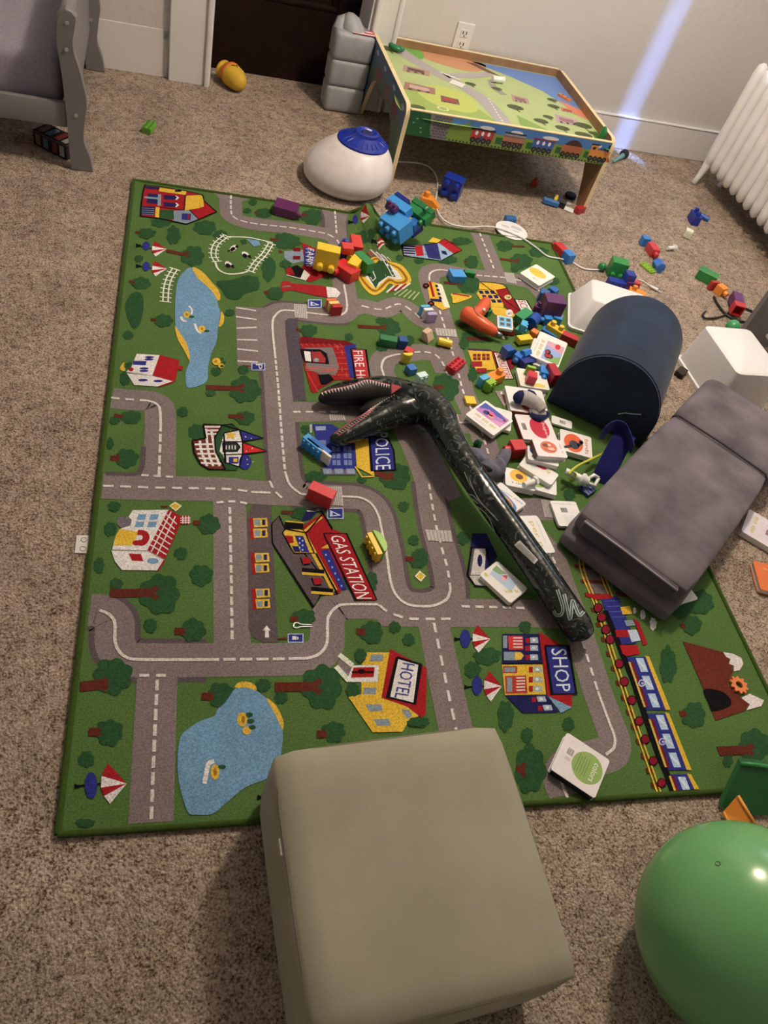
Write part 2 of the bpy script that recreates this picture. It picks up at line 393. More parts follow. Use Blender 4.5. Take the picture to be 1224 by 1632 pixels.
# ================================================================ grey toddler bed
BEDM = mat('paint', (122, 114, 108), 1.05, .45)
bx, by = at(133, 269, FZ).x, at(133, 269, FZ).y
bed = thing('toddler_bed', 'grey wooden toddler bed with lavender grey sheet and curved foot posts', 'bed', Matrix.Translation((bx, by, FZ)) @ Matrix.Rotation(.03, 4, 'Z'))
def curved(pts): return [(p.x, p.y) for p in cat([(x, y) for x, y in pts], 5)]
R_ = curved([(.030, 0), (.022, .05), (.006, .10), (.012, .16), (.020, .22), (.006, .30), (-.010, .37), (.000, .43)])
L_ = curved([(-.048, .43), (-.052, .37), (-.046, .30), (-.040, .2), (-.038, .10), (-.036, 0)])
post = R_ + [(.004, .448), (-.008, .462), (-.024, .466), (-.040, .456), (-.048, .442)] + L_[1:]
def bed_post(y):
    T = Matrix.Translation((0, y, 0)) @ Matrix.Rotation(PI / 2, 4, 'X')
    b = MB(); b.prism(post, -.016, .016, T, .003, 1); o = b.build('post', BEDM, bed, smooth=30)
    for px, pz in ((-.022, .43), (-.028, .36), (-.012, .175)):
        b = MB(); b.cyl((px, y - .0165, pz), (px, y - .0195, pz), .006, .005, 12); b.build('bolt_cap', mat('metal', (215, 205, 195), 1, .3), o, smooth=30)
bed_post(0.0); bed_post(.74)
b = MB(); b.box((-.024, .37, .435), (.04, .71, .05), .018, 3); b.build('footboard_rail', BEDM, bed, smooth=40)
b = MB(); b.box((-.026, .37, .28), (.018, .71, .27), .003); b.build('footboard_panel', BEDM, bed)
for yy in (.004, .736):
    b = MB(); b.box((-.62, yy, .165), (1.16, .022, .075), .006); b.build('side_rail', BEDM, bed, smooth=40)
b = MB(); b.box((-.61, .37, .15), (1.10, .70, .02)); b.build('slat_base', mat('wood', (120, 96, 70)), bed)
mt = tag(MB().box((0, 0, 0), (1.10, .675, .15), .03, 3).build('mattress', mat('fabric', (150, 138, 142), 1.0), M=Matrix.Translation((bx, by, FZ)) @ Matrix.Rotation(.03, 4, 'Z') @ Matrix.Translation((-.605, .37, .238)), smooth=40), 'lavender grey sheeted mattress in the grey toddler bed', 'mattress')
# something dark under the bed
p = at(92, 238, FZ)
ub = thing('toy_box', 'dark printed box lying under the grey bed rail', 'box', frame(p, gdir(92, 238, 40, 20), (0, 0, 1)))
b = MB(); b.box((0, 0, .025), (.13, .07, .05), .003); b.build('box_body', mat('gloss', (34, 28, 30)), ub)
for k, (x, c) in enumerate(((-.045, (150, 120, 90)), (-.015, (120, 140, 160)), (.02, (150, 60, 50)), (.048, (190, 180, 170)))):
    b = MB(); b.box((x, -.0355, .025), (.018, .001, .034)); b.box((x, 0, .0505), (.018, .05, .001)); b.build('printed_stripe', mat('gloss', c, .5), ub)

# ================================================================ train play table
PLYEDGE = mat('wood', (228, 200, 150), 1.0, .5, .08, 25); PLYBROWN = mat('wood', (160, 118, 82), .95, .55, .15, 18)
TW, TD, TH = .850, .640, .298
T0 = at(620, 288, FZ)
TM = Matrix.Translation((.893, 2.297, FZ)) @ Matrix.Rotation(math.radians(3.6), 4, 'Z')
tb = thing('train_table', 'wooden train play table with printed landscape top and train frieze', 'play table', TM)
TT = .016
def side_profile():
    r = .035; H = TH; D = TD
    arc = lambda cx, cy, a0, a1: [(cx + r * math.cos(a0 + (a1 - a0) * i / 6), cy + r * math.sin(a0 + (a1 - a0) * i / 6)) for i in range(7)]
    return [(0, 0), (.055, 0), (.10, .10), (.14, .165), (.19, .19), (D - .19, .19), (D - .14, .165), (D - .10, .10), (D - .055, 0), (D, 0)] + arc(D - r, H - r, 0, PI / 2) + arc(r, H - r, PI / 2, PI)
SIDEM = [PLYEDGE, mat('paint', (70, 92, 110), 1.0, .4), PLYBROWN]
for sx, outer in ((0, 1), (TW - TT, 2)):
    prof = side_profile(); n = len(prof)
    T = Matrix(((0, 0, 1, sx), (1, 0, 0, 0), (0, 1, 0, 0), (0, 0, 0, 1)))
    b = MB(); vs = [(x, y, 0) for x, y in prof] + [(x, y, TT) for x, y in prof]
    b.m = 0; b.add(vs, [[i, (i + 1) % n, n + (i + 1) % n, n + i] for i in range(n)], T)
    b.m = 1 if sx == 0 else 2; b.add(vs, [list(range(n))[::-1]], T)
    b.m = 2 if sx == 0 else 1; b.add(vs, [list(range(n, 2 * n))], T)
    o = b.build('side_panel', SIDEM, tb)
    if sx == 0: left_side = o
    else: right_side = o
TOPZ = TH - .034
b = MB(); b.box((TW / 2, TD / 2, TOPZ - .004), (TW - 2 * TT, TD - .024, .008)); topb = b.build('table_top', mat('paint', (176, 186, 120), 1.0, .4), tb)
b = MB(); b.box((TW / 2, TD - .006, TH - .048), (TW - 2 * TT, .012, .086)); rail_b = b.build('back_rail', PLYBROWN, tb)
b = MB(); b.box((TW / 2, TD - .006, TH - .0042), (TW - 2 * TT, .0125, .002)); b.build('rail_edge', PLYEDGE, rail_b)
b = MB(); b.box((TW / 2, .006, TH - .054), (TW - 2 * TT, .012, .086)); rail_f = b.build('front_panel', mat('paint', (96, 128, 62), 1.0, .4), tb)
b = MB(); b.box((TW / 2, .006, TH - .010), (TW - 2 * TT, .0135, .003)); b.build('rail_edge', PLYEDGE, rail_f)
b = MB(); b.box((TW / 2, TD / 2, TOPZ - .02), (TW - 2 * TT - .1, .04, .022)); b.build('under_rail', PLYBROWN, tb)

class Flat:
    "flat print on a plane: local 2-D shapes, colour attribute, stacked by layers"
    def __init__(s, P, dz=.00012): s.P = P; s.dz = dz; s.v = []; s.f = []; s.c = []
    def _put(s, vs, fs, rgb, layer, gain=1.0):
        o = len(s.v); c = alb(rgb, gain) + (1,)
        for x, y in vs: s.v.append(s.P(x, y, s.dz * (layer + 1)))
        for f in fs: s.f.append([i + o for i in f]); s.c.append(c)
    def poly(s, pts, rgb, layer=0, smooth=0):
        if smooth: pts = [(p.x, p.y) for p in cat(pts, smooth, True)]
        tr = geometry.tessellate_polygon([[Vector((x, y, 0)) for x, y in pts]])
        s._put(pts, [list(t) for t in tr], rgb, layer)
    def rect(s, x0, y0, x1, y1, rgb, layer=0): s.poly([(x0, y0), (x1, y0), (x1, y1), (x0, y1)], rgb, layer)
    def oval(s, cx, cy, rx, ry, rgb, layer=0, n=20, a0=0, a1=2 * PI):
        s.poly([(cx + rx * math.cos(a0 + (a1 - a0) * i / n), cy + ry * math.sin(a0 + (a1 - a0) * i / n)) for i in range(n if a1 - a0 > 6.2 else n + 1)], rgb, layer)
    def line(s, pts, w, rgb, layer=0, smooth=0):
        if smooth: pts = [(p.x, p.y) for p in cat(pts, smooth)]
        for (xa, ya), (xb, yb) in zip(pts, pts[1:]):
            l = math.hypot(xb - xa, yb - ya) or 1; nx, ny = -(yb - ya) / l * w / 2, (xb - xa) / l * w / 2
            s._put([(xa + nx, ya + ny), (xa - nx, ya - ny), (xb - nx, yb - ny), (xb + nx, yb + ny)], [[0, 1, 2, 3]], rgb, layer)
    def text(s, t, q, rgb, layer=0):
        "q: four corners lower-left, lower-right, upper-right, upper-left"
        vs, fs = text_tris(t)
        def bl(a, b): return ((1 - a) * (1 - b) * q[0][0] + a * (1 - b) * q[1][0] + a * b * q[2][0] + (1 - a) * b * q[3][0],
                              (1 - a) * (1 - b) * q[0][1] + a * (1 - b) * q[1][1] + a * b * q[2][1] + (1 - a) * b * q[3][1])
        s._put([bl(a, b) for a, b in vs], fs, rgb, layer)
    def build(s, name, parent, mt=None):
        me = bpy.data.meshes.new(name); me.from_pydata([tuple(v) for v in s.v], [], s.f)
        ca = me.color_attributes.new('Col', 'FLOAT_COLOR', 'CORNER'); buf = []
        for p in me.polygons: buf += list(s.c[p.index]) * p.loop_total
        ca.data.foreach_set('color', buf)
        me.materials.append(mt or PRINT_FLAT)
        o = bpy.data.objects.new(name, me); COL.objects.link(o)
        if parent: o.parent = parent
        return o

# printed landscape, x 0..1 along the table, y 0..1 front to back
def tp(x, y, z): return Vector((TT + x * (TW - 2 * TT), .012 + y * (TD - .024), TOPZ + z))
pr = Flat(tp)
pr.poly([(0, 0), (.43, 0), (.40, .2), (.30, .35), (.14, .38), (.0, .34)], (150, 168, 84), 0, 5)
pr.poly([(.16, .2), (.30, .16), (.38, .24), (.36, .42), (.2, .48), (.1, .36)], (186, 190, 96), 1, 5)
pr.poly([(.55, 0), (.80, 0), (.66, .16), (.58, .25)], (132, 158, 78), 1)
pr.poly([(.50, .99), (1, .99), (1, .42), (.93, .50), (.84, .70), (.70, .84)], (104, 130, 176), 1)
pr.poly([(.2, .99), (.56, .99), (.54, .86), (.42, .80), (.24, .88)], (196, 138, 98), 1, 4)
pr.poly([(.12, .99), (.24, .99), (.22, .86), (.15, .88)], (110, 160, 72), 2, 4)
pr.line([(.09, 1.0), (.16, .84), (.24, .70), (.34, .58), (.43, .42), (.47, .22), (.48, 0)], .085, (172, 160, 152), 3, 6)
pr.line([(.30, .66), (.42, .72), (.58, .82)], .06, (172, 160, 152), 3, 4)
for i in range(12): pr.line([(.475 - .0 * i, .02 + i * .035), (.474, .035 + i * .035)], .008, (235, 225, 210), 4)
for i in range(3): pr.line([(.28 + i * .022, .70 - i * .02), (.33 + i * .022, .68 - i * .02)], .012, (236, 228, 214), 4)
pr.poly([(.30, .56), (.36, .52), (.39, .58), (.33, .62)], (226, 216, 200), 5)
def bldg(x, y, w, h, c1, c2):
    pr.poly([(x - w, y - h), (x + w * .8, y - h * 1.1), (x + w, y + h * .6), (x - w * .7, y + h)], c1, 4)
    pr.poly([(x - w * .6, y - h * .4), (x + w * .5, y - h * .6), (x + w * .6, y + h * .2), (x - w * .5, y + h * .5)], c2, 5)
    for k in range(3): pr.rect(x - w * .7 + k * w * .5, y - h * .95, x - w * .5 + k * w * .5, y - h * .6, (60, 44, 40), 6)
bldg(.15, .66, .075, .05, (176, 138, 116), (96, 66, 60)); bldg(.12, .40, .085, .055, (158, 112, 96), (196, 160, 140)); bldg(.25, .30, .05, .045, (120, 84, 70), (168, 62, 56))
bldg(.66, .50, .05, .05, (180, 140, 130), (130, 104, 92)); bldg(.86, .30, .07, .06, (184, 150, 150), (150, 110, 110)); bldg(.91, .46, .04, .03, (196, 120, 100), (170, 70, 60))
for x, y, w in ((.06, .93, .05), (.06, .12, .04), (.60, .36, .045), (.70, .22, .04), (.84, .48, .035), (.94, .26, .05), (.90, .12, .05), (.63, .08, .02), (.42, .60, .03), (.76, .30, .03), (.97, .17, .03), (.56, .60, .03), (.86, .58, .03), (.8, .17, .04)):
    pr.oval(x, y, w, w * .8, (74, 82, 46), 5, 10); pr.line([(x, y - w * .7), (x + .01, y - w * 1.4)], .008, (62, 50, 34), 4)
pr.oval(.19, .16, .03, .03, (206, 206, 150), 4); pr.oval(.19, .16, .02, .02, (150, 168, 84), 5)
pr.poly([(.47, .96), (.53, .96), (.63, .82), (.57, .84)], (112, 76, 66), 5)
pr.line([(.56, .72), (.55, .62), (.58, .52)], .04, (156, 148, 132), 4, 4)
pr.poly([(.90, .6), (1, .5), (1, .36), (.93, .42)], (206, 128, 96), 3)
pr.oval(.985, .08, .03, .12, (70, 130, 50), 4)
pr.build('printed_landscape', topb)
# printed train frieze on the front panel, x in metres from left, y up from its lower edge
FW = TW - 2 * TT; FH = .083
fp = Flat(lambda x, y, z: Vector((TT + x, -z, TH - .0965 + y)))
fp.poly([(0, 0), (FW, 0), (FW, .05), (.62, .048), (.5, .052), (.34, .05), (.22, .06), (.16, .05), (.12, .03), (0, .03)], (120, 140, 58), 0)
fp.poly([(0, 0), (.10, 0), (.085, .03), (.078, FH), (0, FH)], (34, 82, 48), 1)
fp.poly([(.23, .058), (.34, .05), (.5, .052), (.62, .048), (FW, .05), (FW, FH), (.23, FH)], (74, 116, 168), 1)
fp.poly([(.16, .06), (.20, .06), (.23, FH), (.16, FH)], (80, 124, 178), 2)
fp.poly([(.095, 0), (.15, .0), (.158, FH), (.076, FH)], (128, 118, 116), 2)
for r in range(8):
    for c in range(5):
        x = .088 + c * .0135 + (r % 2) * .006 - (7 - r) * -.0008
        if x < .15 - .0: fp.rect(x, .004 + r * .0098, x + .0105, .011 + r * .0098, (92, 84, 86), 3)
for i in range(46): fp.rect(.165 + i * .0142, .002, .172 + i * .0142, .007, (40, 32, 26), 3)
for x, w in ((.30, .06), (.42, .05), (.56, .07), (.76, .04)): fp.oval(x, .066, w / 2, .007, (214, 206, 204), 3, 12)
def car(x, body, roof, kind):
    w = .088
    for k in range(4): fp.oval(x + .012 + k * .021, .018, .0105, .0105, (30, 26, 26), 6, 12); fp.oval(x + .012 + k * .021, .018, .005, .005, (90, 84, 80), 7, 8)
    fp.rect(x, .020, x + w, .052, body, 5)
    if kind == 'coach':
        fp.rect(x - .004, .054, x + w + .004, .060, roof, 6); fp.rect(x, .05, x + w, .056, body, 5)
        for k in range(3): fp.oval(x + .02 + k * .024, .044, .006, .008, (224, 216, 205), 6, 8)
        fp.rect(x + .036, .022, x + .048, .036, (70, 84, 120), 6)
    if kind == 'open':
        fp.rect(x, .060, x + w, .064, roof, 6); fp.rect(x, .046, x + w, .058, (150, 140, 136), 5)
        fp.rect(x, .026, x + w, .031, (80, 40, 34), 6)
    if kind == 'coal': fp.poly([(x + .01, .05), (x + .02, .066), (x + .04, .074), (x + .062, .07), (x + .08, .05)], (70, 44, 40), 4, 4)
    if kind == 'loco':
        fp.rect(x, .05, x + .03, .068, body, 5); fp.rect(x - .003, .068, x + .034, .073, (30, 26, 28), 6); fp.rect(x + .007, .052, x + .02, .062, (60, 50, 44), 6)
        fp.rect(x + .07, .05, x + .078, .076, (40, 34, 32), 6); fp.poly([(x + w, .012), (x + w + .014, .012), (x + w, .034)], (188, 74, 48), 6)
        for k in range(3): fp.rect(x + .042 + k * .009, .052, x + .046 + k * .009, .062, (40, 34, 32), 6)
car(.245, (176, 54, 56), (40, 32, 34), 'coach'); car(.372, (168, 112, 84), (50, 36, 34), 'open'); car(.495, (62, 92, 150), (130, 56, 66), 'coach'); car(.618, (168, 98, 66), (50, 36, 34), 'coal'); car(.738, (208, 136, 62), (40, 32, 34), 'loco')
for x in (.352, .478, .602, .725):
    fp.rect(x - .006, .016, x + .02, .04, (40, 92, 50), 2)
fp.poly([(FW - .06, .02), (FW, .0), (FW, .045)], (58, 104, 84), 3)
for x, y in ((.03, .06), (.05, .03), (.02, .045), (.055, .015)): fp.oval(x, y, .005, .003, (110, 160, 110), 3, 8)
fp.build('printed_train_frieze', rail_f)
# printed side
sp = Flat(lambda x, y, z: Vector((-z, x, y)))
sp.poly([(.0, .0), (.05, 0), (.10, .11), (.14, .172), (.0, .2)], (70, 96, 70), 0)
sp.poly([(.0, .17), (.14, .172), (.19, .193), (TD - .19, .193), (TD - .14, .172), (TD, .17), (TD, .20), (TD * .6, .225), (.2, .212), (0, .215)], (86, 100, 72), 1)
for y_, c in ((.10, (120, 66, 60)), (.24, (120, 84, 74)), (.38, (130, 70, 62))): sp.rect(y_, .2, y_ + .08, .245, c, 2)
for y_ in (.05, .2, .36, .5): sp.oval(y_, .272, .02, .008, (180, 186, 196), 2, 10)
sp.build('printed_side_scene', left_side)

def top_of_table(x, y, dz=0): return TM @ (tp(x, y, 0) + Vector((0, 0, dz)))
# things standing on it
sh = tag(MB().ball((0, 0, .009), .026, 14, 8, sc=(1, .6, .42)).ball((.02, .006, .011), .016, 12, 8, sc=(1, .7, .7)).ball((-.02, .004, .01), .014, 12, 8, sc=(1, .7, .7)).build('toy_bush', mat('plastic', (36, 116, 66)), M=Matrix.Translation(top_of_table(.085, .90, .006)) @ Matrix.Rotation(-.5, 4, 'Z'), smooth=True), 'dark green toy bush at the back corner of the play table', 'toy')
sh = tag(MB().ball((0, 0, .028), .028, 14, 8, sc=(.35, .8, 1)).build('toy_leaf', mat('plastic', (36, 120, 60)), M=Matrix.Translation(top_of_table(.972, .07, .001)), smooth=True), 'green upright toy leaf beside the right rim of the play table', 'toy')
p = top_of_table(.585, .70, 0.0)
spn = thing('toy_spool', 'white plastic toy bolt lying on the play table top', 'toy', Matrix.Translation(p + Vector((0, 0, .0131))) @ Matrix.Rotation(.2, 4, 'Z') @ Matrix.Rotation(PI / 2, 4, 'Y'))
WPL = mat('plastic', (238, 230, 214))
b = MB(); b.cyl((0, 0, -.026), (0, 0, .018), .0115, n=18); b.build('shaft', WPL, spn, smooth=40)
b = MB(); b.cyl((0, 0, .018), (0, 0, .026), .0130, n=18); b.build('head', WPL, spn, smooth=40)
p = top_of_table(.945, .64, 0)
bt = thing('toy_boat', 'small orange toy boat on the printed lake of the table', 'toy', Matrix.Translation(p) @ Matrix.Rotation(-.9, 4, 'Z'))
b = MB(); b.prism([(-.03, -.008), (.02, -.009), (.034, 0), (.02, .009), (-.03, .008)], .0, .009); b.build('hull', mat('plastic', (222, 128, 58)), bt)
for x in (-.012, .012):
    b = MB(); b.box((x, 0, .0096), (.006, .006, .0012)); b.build('hatch', mat('plastic', (120, 60, 36)), bt)

# ================================================================ stacked plastic-wrapped pack by the door
p = (at(524, 181, FZ) + at(588, 187, FZ)) / 2
pk = thing('wrapped_pack', 'tall grey plastic wrapped pack with red label beside the dark door', 'package', Matrix.Translation((p.x - .034, p.y + .058, FZ)) @ Matrix.Rotation(ROOM, 4, 'Z'))
FILM = mat('film', (184, 178, 172), .72, .5, .1, 25)
for k in range(3):
    b = MB(); b.box((0, 0, .052 + k * .098), (.160, .108, .104), .018, 3); b.build('wrapped_layer', FILM, pk, smooth=True)
b = MB(); b.tube([(-.0, .0, .28), (-.02, .01, .32), (-.03, .015, .34), (-.035, .02, .346)], [.05, .04, .022, .008], 9); b.tube([(-.055, .01, .29), (-.05, .018, .32), (-.03, .022, .34)], [.03, .024, .008], 7); b.build('gathered_film', FILM, pk, smooth=60)
b = MB(); b.box((  .030, -.02, .3025), (.095, .05, .0012)); lb = b.build('pack_label', mat('film', (190, 44, 46), 1.0), pk)
for x, y, w, h in ((.005, -.018, .03, .018), (.056, -.012, .03, .012), (.030, -.037, .09, .012)):
    b = MB(); b.box((x, y, .3034), (w, h, .0006)); b.build('label_print', mat('paper', (225, 205, 195)), lb)
for k in range(3):
    b = MB(); b.box((-.002 + k * .006, -.018, .3038), (.003, .010, .0004)); b.build('label_mark', mat('paper', (90, 60, 60)), lb)

# ================================================================ humidifier
c0 = at(549, 262, .07)
hm = thing('humidifier', 'white teardrop humidifier with a slotted blue cap on the carpet', 'humidifier', Matrix.Translation((c0.x, c0.y, FZ)) @ Matrix.Rotation(-.5, 4, 'Z'))
HB = mat('plastic', (228, 212, 200), 1.0, .35)
LEAN = Matrix.Rotation(.5, 3, 'Z') @ Vector((.30, .06, 0))
def lean(b):
    for v in b.v:
        v.x += LEAN.x * v.z * .8; v.y += LEAN.y * v.z * .8; v.z *= .80
    return b
SXH, SYH = 1.07, 1.0
b = MB(); b.lathe([(.085, 0), (.115, .008), (.138, .03), (.149, .062), (.147, .095), (.135, .130), (.118, .160), (.098, .188), (.085, .203)], 48, None, SXH, SYH); lean(b); b.build('tank', HB, hm, smooth=True)
BLU = mat('plastic', (30, 48, 140), 1.0, .3)
b = MB(); b.lathe([(.086, .203), (.086, .210), (.078, .216), (.055, .228), (.042, .238), (.040, .250), (.030, .252), (.026, .246), (.010, .244)], 40, None, SXH, SYH); lean(b); cp = b.build('cap', BLU, hm, smooth=40)
for k in range(24):
    a = 2 * PI * k / 24
    b = MB(); b.box((0, 0, 0), (.026, .004, .004), .001, 1, Matrix.Rotation(a, 4, 'Z') @ Matrix.Translation((.066, 0, .2245)) @ Matrix.Rotation(.46, 4, 'Y')); lean(b); b.build('cap_rib', BLU, cp)
b = MB(); b.box((0, .012, .2535), (.018, .008, .004), .001); lean(b); b.build('cap_tab', mat('plastic', (220, 210, 200)), cp)
b = MB(); b.lathe([(.024, .245), (.018, .2462), (.001, .2462)], 20); lean(b); b.build('nozzle_slot', mat('plastic', (14, 22, 80)), cp, smooth=True)

# ================================================================ yellow toy slipper by the door
p = at(371, 141, FZ)
ye = thing('toy_slipper', 'yellow toy slipper with orange cuff on carpet before the dark door', 'toy', frame(p, gdir(372, 134, 18, 14), (0, 0, 1)) )
YM = mat('rubber', (214, 166, 56))
b = MB(); b.tube([(-.048, 0, .046), (-.034, 0, .046), (-.012, 0, .045), (.016, 0, .043), (.038, 0, .036), (.052, 0, .030), (.058, 0, .028)], [.034, .040, .044, .042, .034, .022, .006], 18); b.build('shoe_body', YM, ye, smooth=True)
b = MB(); b.lathe([(.034, 0), (.0435, .004), (.0455, .014), (.040, .018)], 20, Matrix.Translation((-.034, 0, .046)) @ Matrix.Rotation(PI / 2, 4, 'Y')); b.build('cuff', mat('rubber', (214, 96, 42)), ye, smooth=True)
b = MB(); b.lathe([(.024, 0), (.034, .006), (.036, .014), (.030, .02), (.02, .012), (.001, .008)], 20, Matrix.Translation((-.056, 0, .043)) @ Matrix.Rotation(-PI / 2, 4, 'Y')); b.build('opening', YM, ye, smooth=True)
b = MB(); b.tube([(-.005, -.012, .088), (.004, 0, .089), (-.004, .012, .088), (.012, .004, .086)], .0025, 6); b.build('emblem', mat('rubber', (150, 104, 32)), ye, smooth=True)

# ================================================================ ottoman, ball, foam pieces
oc = Vector((.5335, -.135, .0022))
OM = mat('velvet', (176, 164, 136), .80, .95, .10, 6)
ot = thing('foam_ottoman', 'khaki grey suede foam ottoman cube at the rug edge', 'ottoman', Matrix.Translation(oc) @ Matrix.Rotation(math.radians(5.0), 4, 'Z'))
def pillow_box(L, W, H, bev, bulge, seg=5):
    b = bmesh.new(); bmesh.ops.create_cube(b, size=1.0)
    bmesh.ops.subdivide_edges(b, edges=b.edges[:], cuts=9, use_grid_fill=True)
    for v in b.verts:
        x, y, z = v.co * 2
        # rounded box: clamp to inner box then push out
        P_ = Vector((x * L / 2, y * W / 2, z * H / 2)); I_ = Vector((max(-L / 2 + bev, min(L / 2 - bev, P_.x)), max(-W / 2 + bev, min(W / 2 - bev, P_.y)), max(-H / 2 + bev, min(H / 2 - bev, P_.z))))
        d = P_ - I_
        if d.length > 1e-6: P_ = I_ + d.normalized() * bev
        w = bulge
        P_ += Vector((w * x * (1 - y * y) * (1 - z * z) * 1.0, w * y * (1 - x * x) * (1 - z * z), w * z * (1 - x * x) * (1 - y * y)))
        P_ += Vector((0, 0, 1)) * .0015 * noise.noise(P_ * 9) if abs(z) > .5 else Vector()
        v.co = P_
    return b
b = MB(); b.bm(pillow_box(.398, .394, .202, .022, .006), Matrix.Translation((0, 0, .101))); b.build('cushion_body', OM, ot, smooth=True)
hz = .193
for rr, zz in ((.0024, .187),):
    pts = []
    for i in range(65):
        t = i / 64 * 2 * PI; cx = math.copysign(abs(math.cos(t)) ** .28, math.cos(t)); cy = math.copysign(abs(math.sin(t)) ** .28, math.sin(t)); pts.append((cx * .1965, cy * .1945, zz + .002 * math.sin(t * 5)))
    b = MB(); b.tube(pts, rr, 6, False); b.build('piping_seam', mat('velvet', (150, 138, 116), .7), ot, smooth=True)
b = MB(); b.box((-.2015, .055, .177), (.004, .026, .014), .0012); b.build('zip_tab', mat('fabric', (186, 174, 150), .8), ot)
bc = Vector((1.070, -.275, FZ + .168))
BG = bpy.data.materials.new('green_vinyl'); BG.use_nodes = True
_b = BG.node_tree.nodes['Principled BSDF']; _b.inputs['Base Color'].default_value = alb((106, 160, 96), 1.12) + (1,); _b.inputs['Roughness'].default_value = .2
bl = thing('play_ball', 'large glossy green inflatable play ball beside the ottoman', 'ball', Matrix.Translation(bc))
b = MB(); b.ball((0, 0, 0), .168, 64, 40); b.build('ball_shell', BG, bl, smooth=True)
vd = (at(1136, 1355, .30) - bc).normalized()
b = MB(); b.lathe([(.0045, 0), (.0045, .0008), (.0030, .0012), (.0024, .0006), (.0003, .0006)], 16, frame(vd * .1672, vd.orthogonal(), vd)); b.build('air_plug', mat('plastic', (46, 96, 52)), bl, smooth=True)

# navy half-round foam
NV = mat('velvet', (64, 80, 102), .42, .9, .25, 8)
f0 = at(871, 641, 0.0); wd_ = Vector((.829, -.559, 0))
NW, NL, NH = .298, .385, .238
nav = thing('foam_half_round', 'navy suede half round foam cushion beside the grey foam couch', 'cushion', frame(f0 + wd_ * NW / 2, wd_, (0, 0, 1)))
arch = [(-NW / 2, 0), (NW / 2, 0)]
for i in range(25):
    a = PI * i / 24; arch.append((NW / 2 * math.cos(a), .075 + (NH - .075) * math.sin(a)))
T = Matrix(((1, 0, 0, 0), (0, 0, -1, NL), (0, 1, 0, 0), (0, 0, 0, 1)))
b = MB(); b.prism(arch, 0, NL, T, .012, 3); b.build('cushion_body', NV, nav, smooth=50)
sm = [(x * 1.004, y + .0005) for x, y in arch[1:]]
b = MB(); b.tube([(x, .010, y) for x, y in [(NW / 2, .0)] + sm[1:] + [(-NW / 2, .0)]], .0022, 6); b.build('seam', mat('velvet', (48, 56, 70), .6), nav, smooth=True)
b = MB(); b.tube([(.045, -.001, .075), (.06, -.003, .09), (.085, -.002, .100), (.10, -.001, .108)], .0012, 5); b.build('loose_thread', mat('fabric', (220, 212, 200)), nav)

# grey folding foam seat
GV = mat('velvet', (118, 106, 107), .80, .9, .34, 9)
g0 = Vector((1.088, .640, 0)); gl = Vector((.745, .667, 0)); gw = Vector((.700, -.655, 0)).normalized(); gw = (gw - gl * gw.dot(gl)).normalized()
GW, GL = .322, .575
gs = thing('foam_couch', 'grey suede fold-out foam couch with a zipped end pocket', 'cushion', frame(g0, gw, (0, 0, 1)))
b = MB(); b.bm(pillow_box(GW, GL + .02, .052, .020, .003), Matrix.Translation((GW / 2, GL / 2 - .008, .026 + .001))); b.build('base_cushion', GV, gs, smooth=True)
b = MB(); b.bm(pillow_box(GW - .012, GL, .062, .018, .004), Matrix.Translation((GW / 2, GL / 2 + .012, .082))); b.build('top_cushion', GV, gs, smooth=True)
b = MB(); b.bm(pillow_box(GW, .30, .112, .03, .004), Matrix.Translation((GW / 2 + .006, GL + .166, .0572))); b.build('back_cushion', GV, gs, smooth=True)
b = MB(); b.box((GW / 2, .012 - .006, .083), (GW - .06, .014, .046), .005, 2); pf = b.build('pocket', mat('velvet', (96, 86, 88), .8), gs, smooth=40)
b = MB(); b.tube([(.03, -.0005, .104), (GW / 2, -.002, .107), (GW - .03, -.0005, .104)], .0028, 6); b.build('pocket_zip', mat('velvet', (168, 156, 154), .9), pf, smooth=True)
b = MB(); b.tube([(.008, GL + .013, .098), (.02, GL + .012, .1125), (GW / 2, GL + .013, .116), (GW - .02, GL + .012, .1125), (GW - .006, GL + .013, .098)], .003, 6); b.build('fold_seam', mat('velvet', (80, 72, 74), .8), gs, smooth=True)
